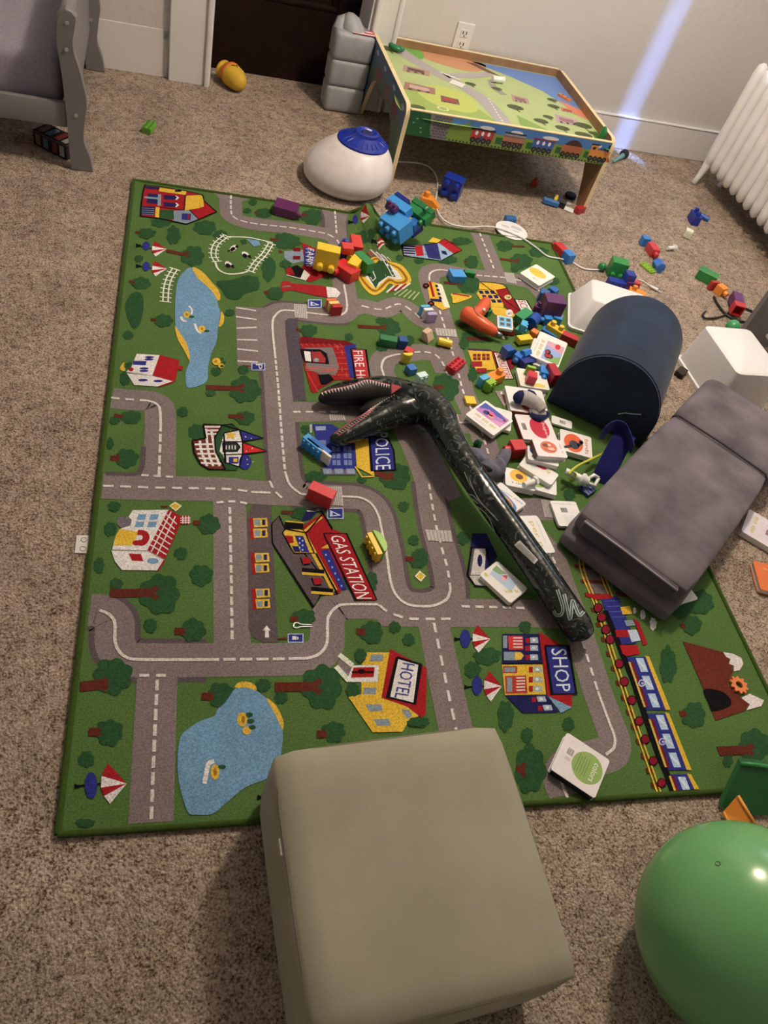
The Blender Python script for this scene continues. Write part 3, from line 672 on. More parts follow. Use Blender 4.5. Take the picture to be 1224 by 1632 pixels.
# ================================================================ road-map rug
RUG_W, RUG_H = 1.5, 2.052
rg0 = at(582, 343); rg1 = at(622, 440)
def bump(x, y):
    "wrinkle that runs in from the far edge, and a low swell beside it"
    p = Vector((x, y)); a = Vector((rg0.x, rg0.y)); b_ = Vector((rg1.x, rg1.y)); d = b_ - a
    t = (p - a).dot(d) / d.length_squared; tc_ = max(-.3, min(1.0, t)); q = a + d * tc_
    h = .050 * (1 - max(0, tc_)) ** .7 * math.exp(-((p - q).length / .027) ** 2)
    return h
def up_rug(u, v, lift=0.0):
    p = at(u, v, lift)
    for _ in range(8): p = at(u, v, bump(p.x, p.y) + lift)
    return p
BUMP_BOX = (rg0.x - .16, rg0.x + .30, rg0.y - .62, 2.2)
ruge = thing('play_rug', 'green road map play rug printed with town roads and houses', 'rug')
EPS = [0, 0]
class Rug:
    def __init__(s): s.v = []; s.f = []; s.c = []
    def tri(s, P, rgb, layer, gain=1.0, depth=0):
        x = [p.x for p in P]; y = [p.y for p in P]
        near = max(x) > BUMP_BOX[0] and min(x) < BUMP_BOX[1] and max(y) > BUMP_BOX[2]
        if near and depth < 7:
            e = [(P[i] - P[(i + 1) % 3]).length for i in range(3)]; k = e.index(max(e))
            if e[k] > .016:
                a, b_, c = P[k], P[(k + 1) % 3], P[(k + 2) % 3]; m = (a + b_) / 2
                s.tri([a, m, c], rgb, layer, gain, depth + 1); s.tri([m, b_, c], rgb, layer, gain, depth + 1); return
        o = len(s.v)
        for p in P: s.v.append((p.x, p.y, (bump(p.x, p.y) if near else 0) + .0004 + .0003 * layer + (EPS[0] % 70) * 4.2e-6 + (EPS[1] % 4) * 1e-6))
        s.f.append((o, o + 1, o + 2)); s.c.append(alb(rgb, gain) + (1,))
    def world(s, P, rgb, layer):
        EPS[0] += 1
        for p in P: p.z = 0
        for t in geometry.tessellate_polygon([P]): s.tri([P[i] for i in t], rgb, layer)
    def build(s, name):
        return Flat.build(s, name, ruge, PRINT_RUG)
class Z:
    "a view of the photograph: pixel coordinates inside an enlarged crop"
    def __init__(s, x0, y0, k): s.x0, s.y0, s.k = x0, y0, k; s.r = Rug()
    def px(s, x, y): return s.x0 + x / s.k, s.y0 + y / s.k
    def w(s, x, y):
        p = up_rug(*s.px(x, y)); q = Vector((min(RUG_W - .006, max(.006, p.x)), min(RUG_H - .006, max(.006, p.y)), 0)); return q
    def poly(s, pts, rgb, layer=4, smooth=0):
        if smooth: pts = [(p.x, p.y) for p in cat(pts, smooth, True)]
        s.r.world([s.w(x, y) for x, y in pts], rgb, layer)
    def q(s, a, b_, c, d, rgb, layer=5): s.poly([a, b_, c, d], rgb, layer)
    def rect(s, x0, y0, x1, y1, rgb, layer=5): s.poly([(x0, y0), (x1, y0), (x1, y1), (x0, y1)], rgb, layer)
    def oval(s, cx, cy, rx, ry, rgb, layer=5, n=14, rot=0.0):
        c, d = math.cos(rot), math.sin(rot)
        s.poly([(cx + rx * math.cos(2 * PI * i / n) * c - ry * math.sin(2 * PI * i / n) * d, cy + rx * math.cos(2 * PI * i / n) * d + ry * math.sin(2 * PI * i / n) * c) for i in range(n)], rgb, layer)
    def blob(s, cx, cy, rx, ry, rgb=None, layer=3, lobes=7):
        ph = random.random() * 6; n = 48
        pts = []
        for i in range(n):
            t = 2 * PI * i / n; k = .92 + .20 * abs(math.sin(t * lobes / 2 + ph)) + .05 * math.sin(3 * t + ph)
            pts.append((cx + rx * k * math.cos(t), cy + ry * k * math.sin(t)))
        s.poly(pts, rgb or DG, layer)
    def line(s, pts, w, rgb, layer=6, smooth=0, dash=None, closed=False):
        "w in metres"
        if smooth: pts = [(p.x, p.y) for p in cat(pts, smooth, closed)]
        if closed: pts = list(pts) + [pts[0]]
        P = [s.w(x, y) for x, y in pts]
        stroke(s.r, P, w, rgb, layer, dash)
    def text(s, t, q, rgb, layer=9):
        vs, fs = text_tris(t)
        def bl(a, b_): return ((1 - a) * (1 - b_) * q[0][0] + a * (1 - b_) * q[1][0] + a * b_ * q[2][0] + (1 - a) * b_ * q[3][0], (1 - a) * (1 - b_) * q[0][1] + a * (1 - b_) * q[1][1] + a * b_ * q[2][1] + (1 - a) * b_ * q[3][1])
        W_ = [s.w(*bl(a, b_)) for a, b_ in vs]
        for f in fs:
            for i in range(1, len(f) - 1): s.r.tri([W_[f[0]], W_[f[i]], W_[f[i + 1]]], rgb, layer)
    def out(s, name): 
        o = s.r.build(name); s.r = Rug(); return o
def resample(P, step):
    out = [P[0].copy()]; acc = 0
    for a, b_ in zip(P, P[1:]):
        l = (b_ - a).length
        if l < 1e-9: continue
        t = step - acc
        while t <= l: out.append(a + (b_ - a) * (t / l)); t += step
        acc = l - (t - step)
    out.append(P[-1].copy()); return out
def stroke(r, P, w, rgb, layer, dash=None):
    if dash:
        Q = resample(P, dash[0] / 3); k = 0; per = 3 + max(1, round(dash[1] / dash[0] * 3))
        while k + 3 < len(Q): stroke(r, Q[k:k + 4], w, rgb, layer); k += per
        return
    EPS[0] += 1
    n = len(P); Ls = []; Rs = []
    for i, p in enumerate(P):
        t = P[min(i + 1, n - 1)] - P[max(i - 1, 0)]; t.z = 0
        if t.length < 1e-9: t = Vector((1, 0, 0))
        t.normalize(); nn = Vector((-t.y, t.x, 0)); m = 1.0
        if 0 < i < n - 1:
            a = (P[i] - P[i - 1]).normalized(); c = a.dot(t); m = min(1.6, 1 / max(.5, c))
        Ls.append(p + nn * w / 2 * m); Rs.append(p - nn * w / 2 * m)
    cl = lambda p: Vector((min(RUG_W - .006, max(.006, p.x)), min(RUG_H - .006, max(.006, p.y)), 0))
    Ls = [cl(p) for p in Ls]; Rs = [cl(p) for p in Rs]
    for i in range(n - 1):
        EPS[1] = i
        r.tri([Ls[i], Rs[i], Rs[i + 1]], rgb, layer); r.tri([Ls[i], Rs[i + 1], Ls[i + 1]], rgb, layer)
RED = (158, 32, 36); DRED = (112, 26, 28); BLUE = (48, 50, 118); YEL = (216, 172, 58); WHT = (222, 210, 198); LBL = (112, 146, 168); BLK = (20, 17, 20)
DG = (46, 78, 44); BRN = (96, 42, 30); ROAD = (128, 112, 105); DROAD = (92, 78, 77); GRASS = (83, 108, 54); SAND = (214, 170, 62); NAVY = (34, 34, 78); GRY = (130, 140, 146)
# --- body of the rug: gridded face with the wrinkle, and a bound edge
nx, ny = 84, 116; vs = []; fs = []
for j in range(ny + 1):
    for i in range(nx + 1):
        x = RUG_W * i / nx; y = RUG_H * j / ny; vs.append((x, y, bump(x, y)))
K = nx + 1
for j in range(ny):
    for i in range(nx): fs.append((j * K + i, j * K + i + 1, (j + 1) * K + i + 1, (j + 1) * K + i))
o = len(vs)
rim = [i for i in range(K)] + [j * K + nx for j in range(1, ny + 1)] + [ny * K + i for i in range(nx - 1, -1, -1)] + [j * K for j in range(ny - 1, 0, -1)]
for i in rim: vs.append((vs[i][0], vs[i][1], FZ + max(0, vs[i][2] - .004)))
m_ = len(rim)
for k in range(m_): fs.append((rim[(k + 1) % m_], rim[k], o + k, o + (k + 1) % m_))
bd = Flat(None); bd.v = vs; bd.f = fs; bd.c = [alb(GRASS) + (1,)] * len(fs)
bd.build('rug_body', ruge, PRINT_RUG)
b = MB(); pts = []
for i in rim[::2] + [rim[0]]: pts.append((vs[i][0], vs[i][1], vs[i][2] - .001))
b.tube(pts, .0062, 8, False)
EDGE = mat('fabric', (58, 76, 22), 1.0, .9, .35, 500); b.build('bound_edge', EDGE, ruge, smooth=True)
lt = at(95, 1130, FZ)
b = MB(); b.box((-.016, .585, FZ + .003), (.030, .046, .0012)); cl_ = b.build('care_label', mat('fabric', (226, 214, 198), 1, .8, .03), ruge)
b = MB()
for yy in (.573, .596):
    b.tube([(-.016 + .006 * math.cos(t * PI / 4), yy + .006 * math.sin(t * PI / 4), FZ + .004) for t in range(9)], .0006, 4, False)
b.build('care_symbol', mat('paper', (90, 84, 80)), cl_)

# --- roads: centre lines in photograph pixels
P0 = Z(0, 0, 1)
RW = .073
roads = [
 [(368, 300), (368, 336), (373, 347), (388, 353.5), (412, 358), (459, 363), (498, 369), (522, 374), (537, 383), (542, 394), (545, 420), (548, 454), (553, 488), (547, 501), (527, 503), (489, 499), (454, 495), (440, 502), (434, 518), (438, 565), (443.5, 622), (449, 695), (454, 752), (461, 772), (475, 785), (488, 789), (548, 792), (574, 794), (592, 804), (603, 823), (608, 846), (616, 885), (621, 922), (629, 946), (644, 961), (663, 966.5), (690, 966), (711, 956), (717.6, 941), (712.7, 907), (704, 875), (694, 836), (688, 802), (683, 770), (670, 735), (650, 690), (625, 640), (611, 597), (608, 585), (613, 572), (629, 566), (663, 562), (681, 562), (695, 567), (704, 577), (712, 595)],
 [(533, 325), (536, 378)],
 [(547, 495), (576, 488), (608, 494), (635, 485), (655, 495), (672, 510), (703, 522)],
 [(885, 505), (872, 480), (856, 461), (843, 451), (821, 446), (804, 443), (755, 439), (711, 431.5), (694, 431.5), (685, 437), (684, 448), (692, 475), (701, 498), (713, 537), (727, 583), (738, 625), (752, 655), (764, 680), (773, 707), (781, 734), (795, 780), (815, 815), (845, 845), (878, 885), (895, 932), (915, 985), (936, 1050), (952, 1102), (970, 1151), (979, 1176), (977, 1193), (965, 1203), (930, 1212), (905, 1222), (893, 1244), (903, 1270)],
 [(762, 366), (789, 434)],
 [(446, 657), (540, 657), (620, 662), (700, 675), (764, 675)],
 [(172, 634), (202, 637), (234, 639), (247, 643), (254.6, 652), (256, 676), (254.6, 723), (253, 770)],
 [(163, 775), (255, 778), (359, 780), (396, 784), (432, 786), (475, 788)],
 [(364, 790), (366, 809), (368, 911), (370, 1023), (371, 1052)],
 [(143, 972), (159, 973), (175, 981), (183, 994), (183, 1020), (188, 1036), (201, 1048), (225, 1052), (329, 1052), (439, 1051), (475, 1050), (493, 1049), (511, 1041), (521, 1024), (521.6, 995), (524, 982), (535, 969), (550, 964), (603, 964), (650, 968)],
 [(600, 975), (660, 976), (735, 977), (846, 978), (925, 985)],
 [(251, 1055), (250.6, 1084), (245, 1205), (241, 1311)],
 [(686, 970), (691, 993), (724, 1152), (760, 1290)],
 [(781, 812), (880, 812)],
]
kerbs = [roads[0][13:44], [(530, 330), (533, 375)], roads[9][1:9]]
for k in kerbs: P0.line(k, RW + .022, DROAD, 0, 4)
for k in roads: P0.line(k, RW, ROAD, 1, 4)
P0.poly([(375, 489), (420, 491), (440, 484), (452, 600), (378, 582)], ROAD, 1)
P0.poly([(640, 690), (684, 690), (735, 790), (715, 800), (690, 770), (660, 735)], ROAD, 1)
P0.poly([(600, 950), (640, 985), (700, 990), (735, 990), (735, 950), (690, 975)], ROAD, 1)
P0.line([(168, 755), (212, 756), (222, 751), (227, 740), (229, 712)], .011, DROAD, 2, 4)
P0.out('printed_road')
P0.poly([(394, 820), (404, 804), (432, 807), (443, 1024), (418, 1024), (403, 1016), (396, 1003)], DROAD, 2)
P0.out('printed_forecourt')
P0.poly([(454, 512), (459, 508), (474, 508), (480, 560), (488, 640), (476, 638), (466, 630)], (82, 72, 76), 2)
P0.out('printed_forecourt')
LW = .0062; LC = (214, 200, 186)
def solid(pts): P0.line(pts, LW, LC, 5, 4)
def dashed(pts, on=.020, off=.010): P0.line(pts, LW, LC, 5, 4, (on, off))
R0 = roads[0]
dashed(R0[:9], .024, .008); solid(R0[8:11]); solid(R0[11:16]); solid(R0[15:20]); dashed(R0[19:23], .018, .006); solid(R0[22:31]); solid(R0[30:39]); dashed(R0[38:44]); solid(R0[46:51]); dashed(R0[50:])
dashed([(533.5, 336), (536.5, 376)], .022, .006); dashed(roads[2][1:6], .024, .012)
solid(roads[3][6:11]); dashed(roads[3][3:7], .022, .008); solid(roads[3][1:4]); dashed(roads[3][11:20]); dashed(roads[3][20:28]); solid(roads[3][27:32]); solid([(893, 1244), (904, 1272)])
dashed(roads[4]); dashed([(467, 657), (545, 657)]); solid([(700, 676), (745, 674), (768, 676)])
dashed(roads[6][:3]); solid(roads[6][2:6]); dashed(roads[6][5:], .026, .005); dashed([(225, 758), (276, 761)], .016, .009)
dashed([(164, 775), (255, 778), (359, 780), (396, 784)], .022, .011); solid([(400, 785), (431, 786)])
dashed(roads[8][1:4], .020, .009); dashed([(345, 802), (366, 800), (382, 801), (396, 804)], .016, .009)
dashed([(429, 767), (440, 786), (464, 806)], .022, .012)
solid(roads[9][1:9]); dashed(roads[9][8:11], .024, .010); solid(roads[9][10:19]); dashed([(604, 965), (618, 976), (640, 984), (656, 987), (726, 987)], .022, .012); dashed([(735, 967), (846, 970)], .020, .010)
dashed(roads[11][1:3] + [(241, 1306)], .022, .010); dashed([(222, 1077), (277, 1077)], .018, .010); dashed([(691, 993), (724, 1152), (740, 1215)], .024, .012)
for a, c in (((376, 491), (408, 496)), ((376, 505.5), (409, 510)), ((377, 524), (409, 522.5)), ((378, 542), (410, 543)), ((378, 557), (411, 560.5)), ((378.5, 576), (411, 578))):
    P0.line([a, c], .006, LC, 5)
P0.out('printed_lane_line')
cw = Z(0, 0, 1)
for q in ([(468, 485), (488, 486), (490, 509), (470, 507)], [(520, 776), (544, 776), (547, 807), (525, 806)], [(803, 435), (818, 436), (823, 453), (808, 451)], [(693, 523.5), (726, 526), (728, 538), (696, 535.5)], [(677, 845), (718, 846.5), (720.5, 865), (682, 862.5)], [(524, 661), (548, 662), (551, 671), (526, 671)], [(715, 660), (729, 661), (732, 673), (718, 672)], [(862, 797), (877, 798), (884, 826), (868, 825)], [(797, 808), (806, 808), (811, 822), (800, 822)], [(842, 624), (872, 626), (860, 645), (838, 640)]):
    cw.poly(q, (188, 176, 164), 6)
    for k in range(1, 7):
        a = Vector(q[0]).lerp(Vector(q[1]), k / 7); c = Vector(q[3]).lerp(Vector(q[2]), k / 7); cw.line([tuple(a), tuple(c)], .0022, (150, 138, 128), 7)
    cw.out('printed_crossing')
# --- trees and bushes: (view, x, y, rx, ry, trunk)
A = Z(160, 280, 4.08); B = Z(150, 540, 3.825); Cv = Z(420, 460, 3.825); D = Z(120, 780, 3.825); E = Z(370, 760, 3.825); Fv = Z(80, 1040, 3.4); G = Z(420, 960, 3.6)
H = Z(700, 960, 4.08); I = Z(900, 860, 3.778); J = Z(400, 270, 4.08); K_ = Z(640, 380, 4.08); Mv = Z(660, 770, 4.08); N_ = Z(480, 580, 4.08); X = Z(740, 420, 6.8); Lv = Z(700, 580, 4.08)
def tree(z, x, y, rx, ry, trunk=None, w=.012, name=None):
    z.blob(x, y, rx, ry, DG, 3)
    if trunk:
        z.line([trunk[0], trunk[1]], w, BRN, 4)
        if w > .013:
            tx, ty = trunk[1]; z.line([(tx, ty), (tx + (tx - trunk[0][0]) * .25, ty - ry * .3)], w * .6, BRN, 4); z.line([(tx, ty), (tx + (tx - trunk[0][0]) * .25, ty + ry * .3)], w * .6, BRN, 4)
    z.out('printed_tree' if trunk else 'printed_bush')
for x, y, rx, ry in ((395, 305, 65, 30), (475, 390, 42, 58), (680, 340, 70, 45), (780, 385, 45, 28), (250, 542, 28, 22), (1095, 610, 42, 75), (180, 1038, 32, 26), (750, 1275, 30, 25), (930, 1265, 32, 28), (990, 175, 25, 18), (955, 230, 25, 16), (840, 893, 30, 22)): tree(A, x, y, rx, ry)
A.poly([(755, 690), (850, 680), (960, 650), (1030, 690), (1020, 740), (940, 770), (900, 805), (830, 800), (790, 745)], DG, 3, 4); A.out('printed_bush')
A.poly([(165, 830), (200, 770), (250, 760), (280, 800), (275, 900), (250, 980), (210, 990), (170, 900)], DG, 3, 4); A.out('printed_bush')
tree(A, 300, 378, 55, 33, ((228, 368), (262, 376))); tree(A, 600, 525, 72, 62, ((430, 490), (545, 515)), .016); tree(A, 265, 702, 58, 38, ((188, 690), (222, 695))); tree(A, 412, 945, 56, 40, ((328, 937), (362, 940))); tree(A, 1135, 772, 52, 36, ((1065, 762), (1095, 768))); tree(A, 1062, 246, 52, 28, ((1005, 240), (1030, 243))); tree(A, 1190, 425, 60, 50, ((1105, 415), (1140, 418)))
for x, y, rx, ry in ((745, 205, 28, 22), (910, 188, 30, 22), (710, 330, 28, 24), (540, 448, 32, 30), (625, 570, 48, 45), (125, 500, 30, 24), (98, 640, 20, 35), (122, 1025, 36, 28), (105, 1160, 32, 36)): tree(B, x, y, rx, ry)
tree(B, 920, 312, 90, 75, ((683, 298), (870, 305)), .018); tree(B, 920, 485, 56, 40, ((818, 473), (890, 478)), .014); tree(B, 225, 480, 62, 38, ((120, 468), (175, 478)), .012); tree(B, 200, 730, 65, 55, ((98, 728), (140, 730)), .015)
tree(Cv, 275, 258, 50, 36, ((200, 253), (225, 255))); tree(Cv, 765, 240, 65, 52, ((575, 232), (715, 240)), .015)
for z, x, y, rx, ry in ((Cv, 520, 298, 25, 22), (Cv, 725, 355, 38, 30), (Cv, 885, 315, 30, 26), (Cv, 255, 860, 28, 26), (Cv, 320, 1150, 60, 35), (Cv, 600, 1165, 28, 22), (D, 238, 106, 36, 30), (D, 210, 245, 32, 40), (D, 145, 465, 30, 48), (D, 645, 392, 38, 36), (D, 250, 578, 38, 34), (D, 458, 832, 38, 42), (E, 1045, 182, 32, 30), (E, 1105, 388, 32, 30), (E, 845, 640, 40, 55), (E, 990, 918, 34, 34), (E, 1075, 995, 36, 36)): tree(z, x, y, rx, ry)
tree(D, 815, 215, 64, 58, ((718, 205), (760, 208)), .013); tree(D, 768, 525, 66, 62); tree(D, 515, 640, 115, 115, ((212, 636), (445, 632)), .020); tree(D, 720, 860, 70, 68, ((605, 866), (650, 868)), .016)
tree(D, 230, 1140, 110, 105, ((30, 1205), (160, 1190)), .02)
tree(E, 1135, 505, 52, 52, ((1055, 500), (1090, 505)), .014); tree(E, 435, 862, 70, 52, ((352, 868), (385, 870)), .014); tree(E, 850, 950, 66, 66, ((756, 945), (795, 948)), .016); tree(E, 985, 10, 80, 60, ((900, 0), (940, 5)), .015); tree(E, 412, 225, 55, 35, ((300, 218), (372, 222)), .010); tree(E, 500, 0, 55, 25)
tree(N_, 625, 735, 80, 80, ((480, 715), (575, 730)), .016); tree(Cv, 1120, 610, 70, 70, ((970, 620), (1095, 600)), .013)
tree(Fv, 320, 435, 72, 68, ((208, 432), (255, 432)), .015); tree(Fv, 925, 232, 68, 66, ((820, 238), (865, 240)), .015); tree(Fv, 1150, 180, 36, 34); tree(Fv, 196, 580, 42, 42); tree(Fv, 190, 925, 50, 22)
tree(G, 335, 485, 110, 120, ((65, 488), (275, 485)), .02); tree(G, 100, 545, 36, 38); tree(G, 400, 745, 66, 56, ((305, 758), (345, 758)), .015); tree(G, 890, 690, 60, 30); tree(G, 15, 475, 26, 26)
for x, y, rx, ry in ((560, 165, 34, 36), (215, 440, 52, 50), (430, 740, 50, 95), (570, 865, 38, 46), (838, 795, 38, 44), (310, 350, 85, 55)): tree(H, x, y, rx, ry)
tree(H, 590, 1085, 95, 150, ((500, 1085), (540, 1090)), .015)
for x, y, rx, ry in ((620, 755, 48, 105), (820, 380, 70, 70), (700, 430, 60, 50), (980, 1330, 28, 42), (330, 290, 40, 28)): tree(I, x, y, rx, ry)
tree(I, 765, 515, 54, 55, ((695, 522), (725, 522)), .012); tree(I, 775, 1058, 68, 74, ((690, 1050), (730, 1050)), .013); tree(I, 1140, 1240, 95, 90, ((922, 1275), (1090, 1268)), .02); tree(I, 405, 325, 40, 30, ((305, 330), (400, 330)), .012)
for z, x, y, rx, ry in ((J, 115, 645, 42, 70), (J, 225, 618, 38, 25), (J, 20, 745, 35, 45), (J, 15, 215, 22, 20), (J, 965, 578, 24, 20), (J, 1090, 600, 26, 14), (J, 850, 985, 40, 20), (K_, 115, 145, 30, 20), (K_, 300, 140, 60, 25), (K_, 990, 280, 34, 24), (K_, 735, 200, 26, 22), (K_, 390, 20, 60, 24), (K_, 440, 640, 50, 34), (K_, 405, 690, 32, 30), (K_, 40, 670, 40, 30), (K_, 485, 845, 40, 40), (K_, 460, 890, 30, 40), (K_, 890, 90, 60, 30), (Mv, 320, 360, 42, 40), (Mv, 1010, 80, 38, 34), (Mv, 40, 480, 50, 50), (Lv, 840, 845, 30, 28), (Mv, 720, 930, 36, 30)): tree(z, x, y, rx, ry)
tree(J, 85, 285, 52, 28, ((25, 280), (50, 283))); tree(J, 395, 310, 65, 50, ((320, 298), (350, 300)), .014); tree(J, 240, 470, 80, 45, ((130, 458), (180, 462)), .012); tree(J, 155, 808, 54, 38, ((85, 800), (112, 802)), .012); tree(J, 740, 440, 60, 40); tree(J, 225, 545, 12, 12, ((180, 538), (198, 538)), .014)
tree(K_, 455, 155, 42, 40, ((405, 152), (425, 154)), .010); tree(K_, 775, 150, 68, 48, ((640, 135), (740, 150)), .014); tree(K_, 670, 50, 52, 34, ((710, 52), (800, 55)), .010); tree(K_, 440, 300, 70, 55, ((275, 290), (370, 295)), .014); tree(K_, 270, 940, 60, 55, ((150, 985), (250, 965)), .013); tree(K_, 500, 660, 80, 16, ((420, 655), (530, 655)), .015); tree(K_, 390, 570, 30, 20, ((360, 570), (440, 575)), .008)

# --- ponds, fences, cows, ducks
A.poly([(590, 600), (640, 640), (700, 700), (750, 770), (765, 840), (780, 900), (765, 980), (755, 1080), (720, 1160), (700, 1250), (690, 1340), (600, 1380), (560, 1370), (555, 1280), (580, 1200), (545, 1090), (495, 1000), (485, 900), (490, 760), (510, 670), (550, 620)], LBL, 3, 4); A.out('printed_pond')
A.poly([(598, 600), (660, 625), (720, 690), (770, 750), (780, 800), (762, 812), (730, 760), (680, 710), (630, 665)], SAND, 4, 3); A.out('printed_sand'); A.poly([(785, 885), (805, 920), (795, 970), (768, 985), (780, 930)], SAND, 4, 3); A.out('printed_sand'); A.poly([(484, 980), (520, 1030), (560, 1090), (582, 1180), (578, 1205), (545, 1140), (500, 1060)], SAND, 4, 3); A.out('printed_sand')
for dx, dy in ((562, 907), (660, 1000)): A.oval(dx, dy, 22, 22, SAND, 5); A.oval(dx, dy, 9, 9, (170, 120, 40), 6); A.oval(dx + 32, dy + 14, 18, 8, DG, 5, 8)
A.line([(575, 850), (595, 875), (592, 905)], .005, WHT, 5, 3); A.line([(525, 920), (535, 945), (560, 950)], .007, WHT, 5, 3); A.line([(613, 965), (630, 1010), (655, 1030)], .007, WHT, 5, 3); A.out('printed_duck')
A.oval(755, 1212, 28, 24, SAND, 5); A.oval(785, 1240, 20, 16, SAND, 5); A.oval(750, 1212, 9, 9, (170, 110, 40), 6)
for k in range(3): A.oval(790 + (k % 2) * 14, 1195 + k * 24, 13, 9, DG, 6, 8)
A.out('printed_duck')
FC = (226, 222, 196)
def fence(z, pts, tick=.026, k=6):
    P = [(p.x, p.y) for p in cat(pts, k)]
    z.line(P, .004, FC, 5); off = []
    W_ = [z.w(*p) for p in P]
    Q = resample(W_, .020)
    off = []
    for i, p in enumerate(Q):
        t = (Q[min(i + 1, len(Q) - 1)] - Q[max(i - 1, 0)]).normalized(); n_ = Vector((-t.y, t.x, 0)); off.append(p + n_ * .014)
        stroke(z.r, [p - n_ * .009, p + n_ * .023], .0038, FC, 5)
    stroke(z.r, off, .004, FC, 5); z.out('printed_fence')
fence(A, [(440, 825), (445, 740), (465, 670), (500, 615)])
fence(A, [(770, 560), (750, 520), (765, 455), (830, 400)]); A.line([(830, 400), (960, 405), (1060, 425), (1120, 440)], .005, FC, 5, 5); A.out('printed_fence')
fence(A, [(1095, 440), (1050, 510), (1000, 560), (960, 620)]); A.line([(960, 625), (900, 640), (820, 640), (765, 610), (745, 560)], .006, FC, 5, 5); A.out('printed_fence')
A.poly([(950, 415), (1030, 425), (1040, 455), (1000, 465)], LBL, 4); A.poly([(910, 420), (945, 415), (955, 440), (925, 450)], DG, 4); A.out('printed_pond')
for cx, cy, a in ((865, 475, 1), (945, 518, -1), (835, 582, -1)):
    A.oval(cx, cy, 30, 17, WHT, 5, 12, -.6 * a); A.oval(cx - 5, cy + 6, 18, 12, BLK, 6, 10, -.6 * a); A.oval(cx + 22, cy - 10 * a, 11, 10, BLK, 6, 8)
    for k in (-1, 1): A.line([(cx + 12 * k, cy + 6), (cx - 26 * a + 10 * k, cy + 20)], .0035, BLK, 6)
    A.out('printed_cow')
Fv.poly([(1010, 190), (1080, 190), (1160, 240), (1224, 310), (1260, 420), (1240, 600), (1180, 680), (1060, 730), (960, 810), (880, 875), (790, 880), (750, 870), (715, 780), (690, 640), (700, 480), (740, 420), (820, 370), (890, 345), (905, 310), (950, 270)], LBL, 3, 4); Fv.out('printed_pond')
Fv.poly([(1000, 192), (1020, 165), (1070, 160), (1110, 180), (1115, 208), (1060, 192)], SAND, 4, 3); Fv.out('printed_sand'); Fv.poly([(1170, 250), (1224, 290), (1262, 370), (1258, 420), (1220, 340)], SAND, 4, 3); Fv.out('printed_sand')
Fv.oval(1040, 365, 28, 40, SAND, 5); Fv.oval(1065, 425, 24, 22, SAND, 5); Fv.oval(1045, 365, 10, 22, (160, 110, 40), 6)
for k in range(3): Fv.oval(1078 + k * 8, 340 + k * 34, 20, 13, DG, 6, 9)
Fv.out('printed_duck'); Fv.oval(893, 650, 24, 42, SAND, 5); Fv.oval(893, 650, 9, 22, (160, 110, 40), 6); Fv.oval(930, 622, 22, 12, DG, 5, 9); Fv.line([(888, 590), (858, 605), (845, 660), (835, 712)], .008, WHT, 5, 4); Fv.out('printed_duck')

# --- umbrellas: (view, base, table centre, table r, cone left x, tip, half height)
def umbrella(z, bx_, by_, tx, ty, trx, try_, cx, tipx, tipy, hh, sk=0):
    z.line([(bx_, by_), (cx + 10, tipy)], .003, BLK, 4); z.poly([(bx_ - 8, by_ - 14), (bx_ + 10, by_ - 5), (bx_ + 24, by_ - 4), (bx_ + 24, by_ + 6), (bx_ + 10, by_ + 8), (bx_ - 8, by_ + 16)], BLK, 5)
    z.oval(tx, ty, trx, try_, BLUE, 5, 16)
    e = [(cx + hh * .32 + sk, tipy - hh), (cx, tipy - hh * .38), (cx - 3, tipy + hh * .2), (cx + hh * .12, tipy + hh * .62), (cx + hh * .42 + sk, tipy + hh)]
    for k, c in enumerate((RED, WHT, RED, WHT)): z.poly([e[k], e[k + 1], (tipx, tipy)], c, 5)
    z.out('printed_umbrella')
umbrella(A, 240, 457, 298, 460, 24, 28, 338, 432, 480, 50); umbrella(A, 240, 590, 298, 594, 24, 30, 338, 434, 608, 50)
umbrella(Fv, 140, 726, 222, 722, 34, 72, 278, 415, 712, 110); umbrella(H, 105, 240, 168, 238, 34, 60, 217, 330, 240, 90); umbrella(H, 170, 552, 245, 545, 34, 62, 292, 405, 548, 100)
umbrella(J, 640, 345, 678, 328, 18, 30, 712, 770, 310, 46); umbrella(J, 790, 470, 800, 475, 5, 6, 822, 892, 492, 40, -10); umbrella(Fv, 1130, 785, 1170, 785, 20, 60, 1200, 1250, 785, 60)

# --- houses -------------------------------------------------------------
def outline(z, pts, w=.0038, layer=9): z.line(pts, w, BLK, layer, 0, None, True)
# house with yellow and red roofs, corner of the rug
A.poly([(290, 70), (380, 75), (560, 105), (665, 130), (675, 170), (755, 240), (640, 290), (560, 320), (370, 280), (262, 268), (265, 205), (278, 110)], RED, 5)
A.poly([(385, 82), (560, 105), (555, 130), (380, 105)], YEL, 6); A.poly([(555, 135), (650, 130), (645, 215), (545, 230)], YEL, 6); A.poly([(650, 130), (670, 140), (672, 205), (648, 212)], YEL, 6)
A.poly([(478, 232), (580, 228), (640, 290), (560, 318), (470, 295)], GRY, 6); A.poly([(385, 225), (475, 225), (480, 290), (385, 282)], DG, 6); A.poly([(360, 210), (385, 210), (380, 282), (355, 278)], YEL, 7)
A.poly([(265, 205), (355, 205), (350, 262), (262, 258)], NAVY, 7)
for k in range(4): A.line([(268, 215 + k * 13), (350, 220 + k * 13)], .003, GRY, 8)
A.poly([(310, 120), (390, 125), (385, 190), (300, 182)], NAVY, 6); A.line([(285, 145), (388, 155)], .011, GRY, 7); A.line([(385, 125), (382, 200)], .010, GRY, 7)
for yy in (148, 195): A.poly([(412, yy - 18), (490, yy - 12), (505, yy), (490, yy + 14), (412, yy + 10)], NAVY, 7); A.line([(490, yy - 12), (505, yy), (490, yy + 14)], .005, WHT, 8)
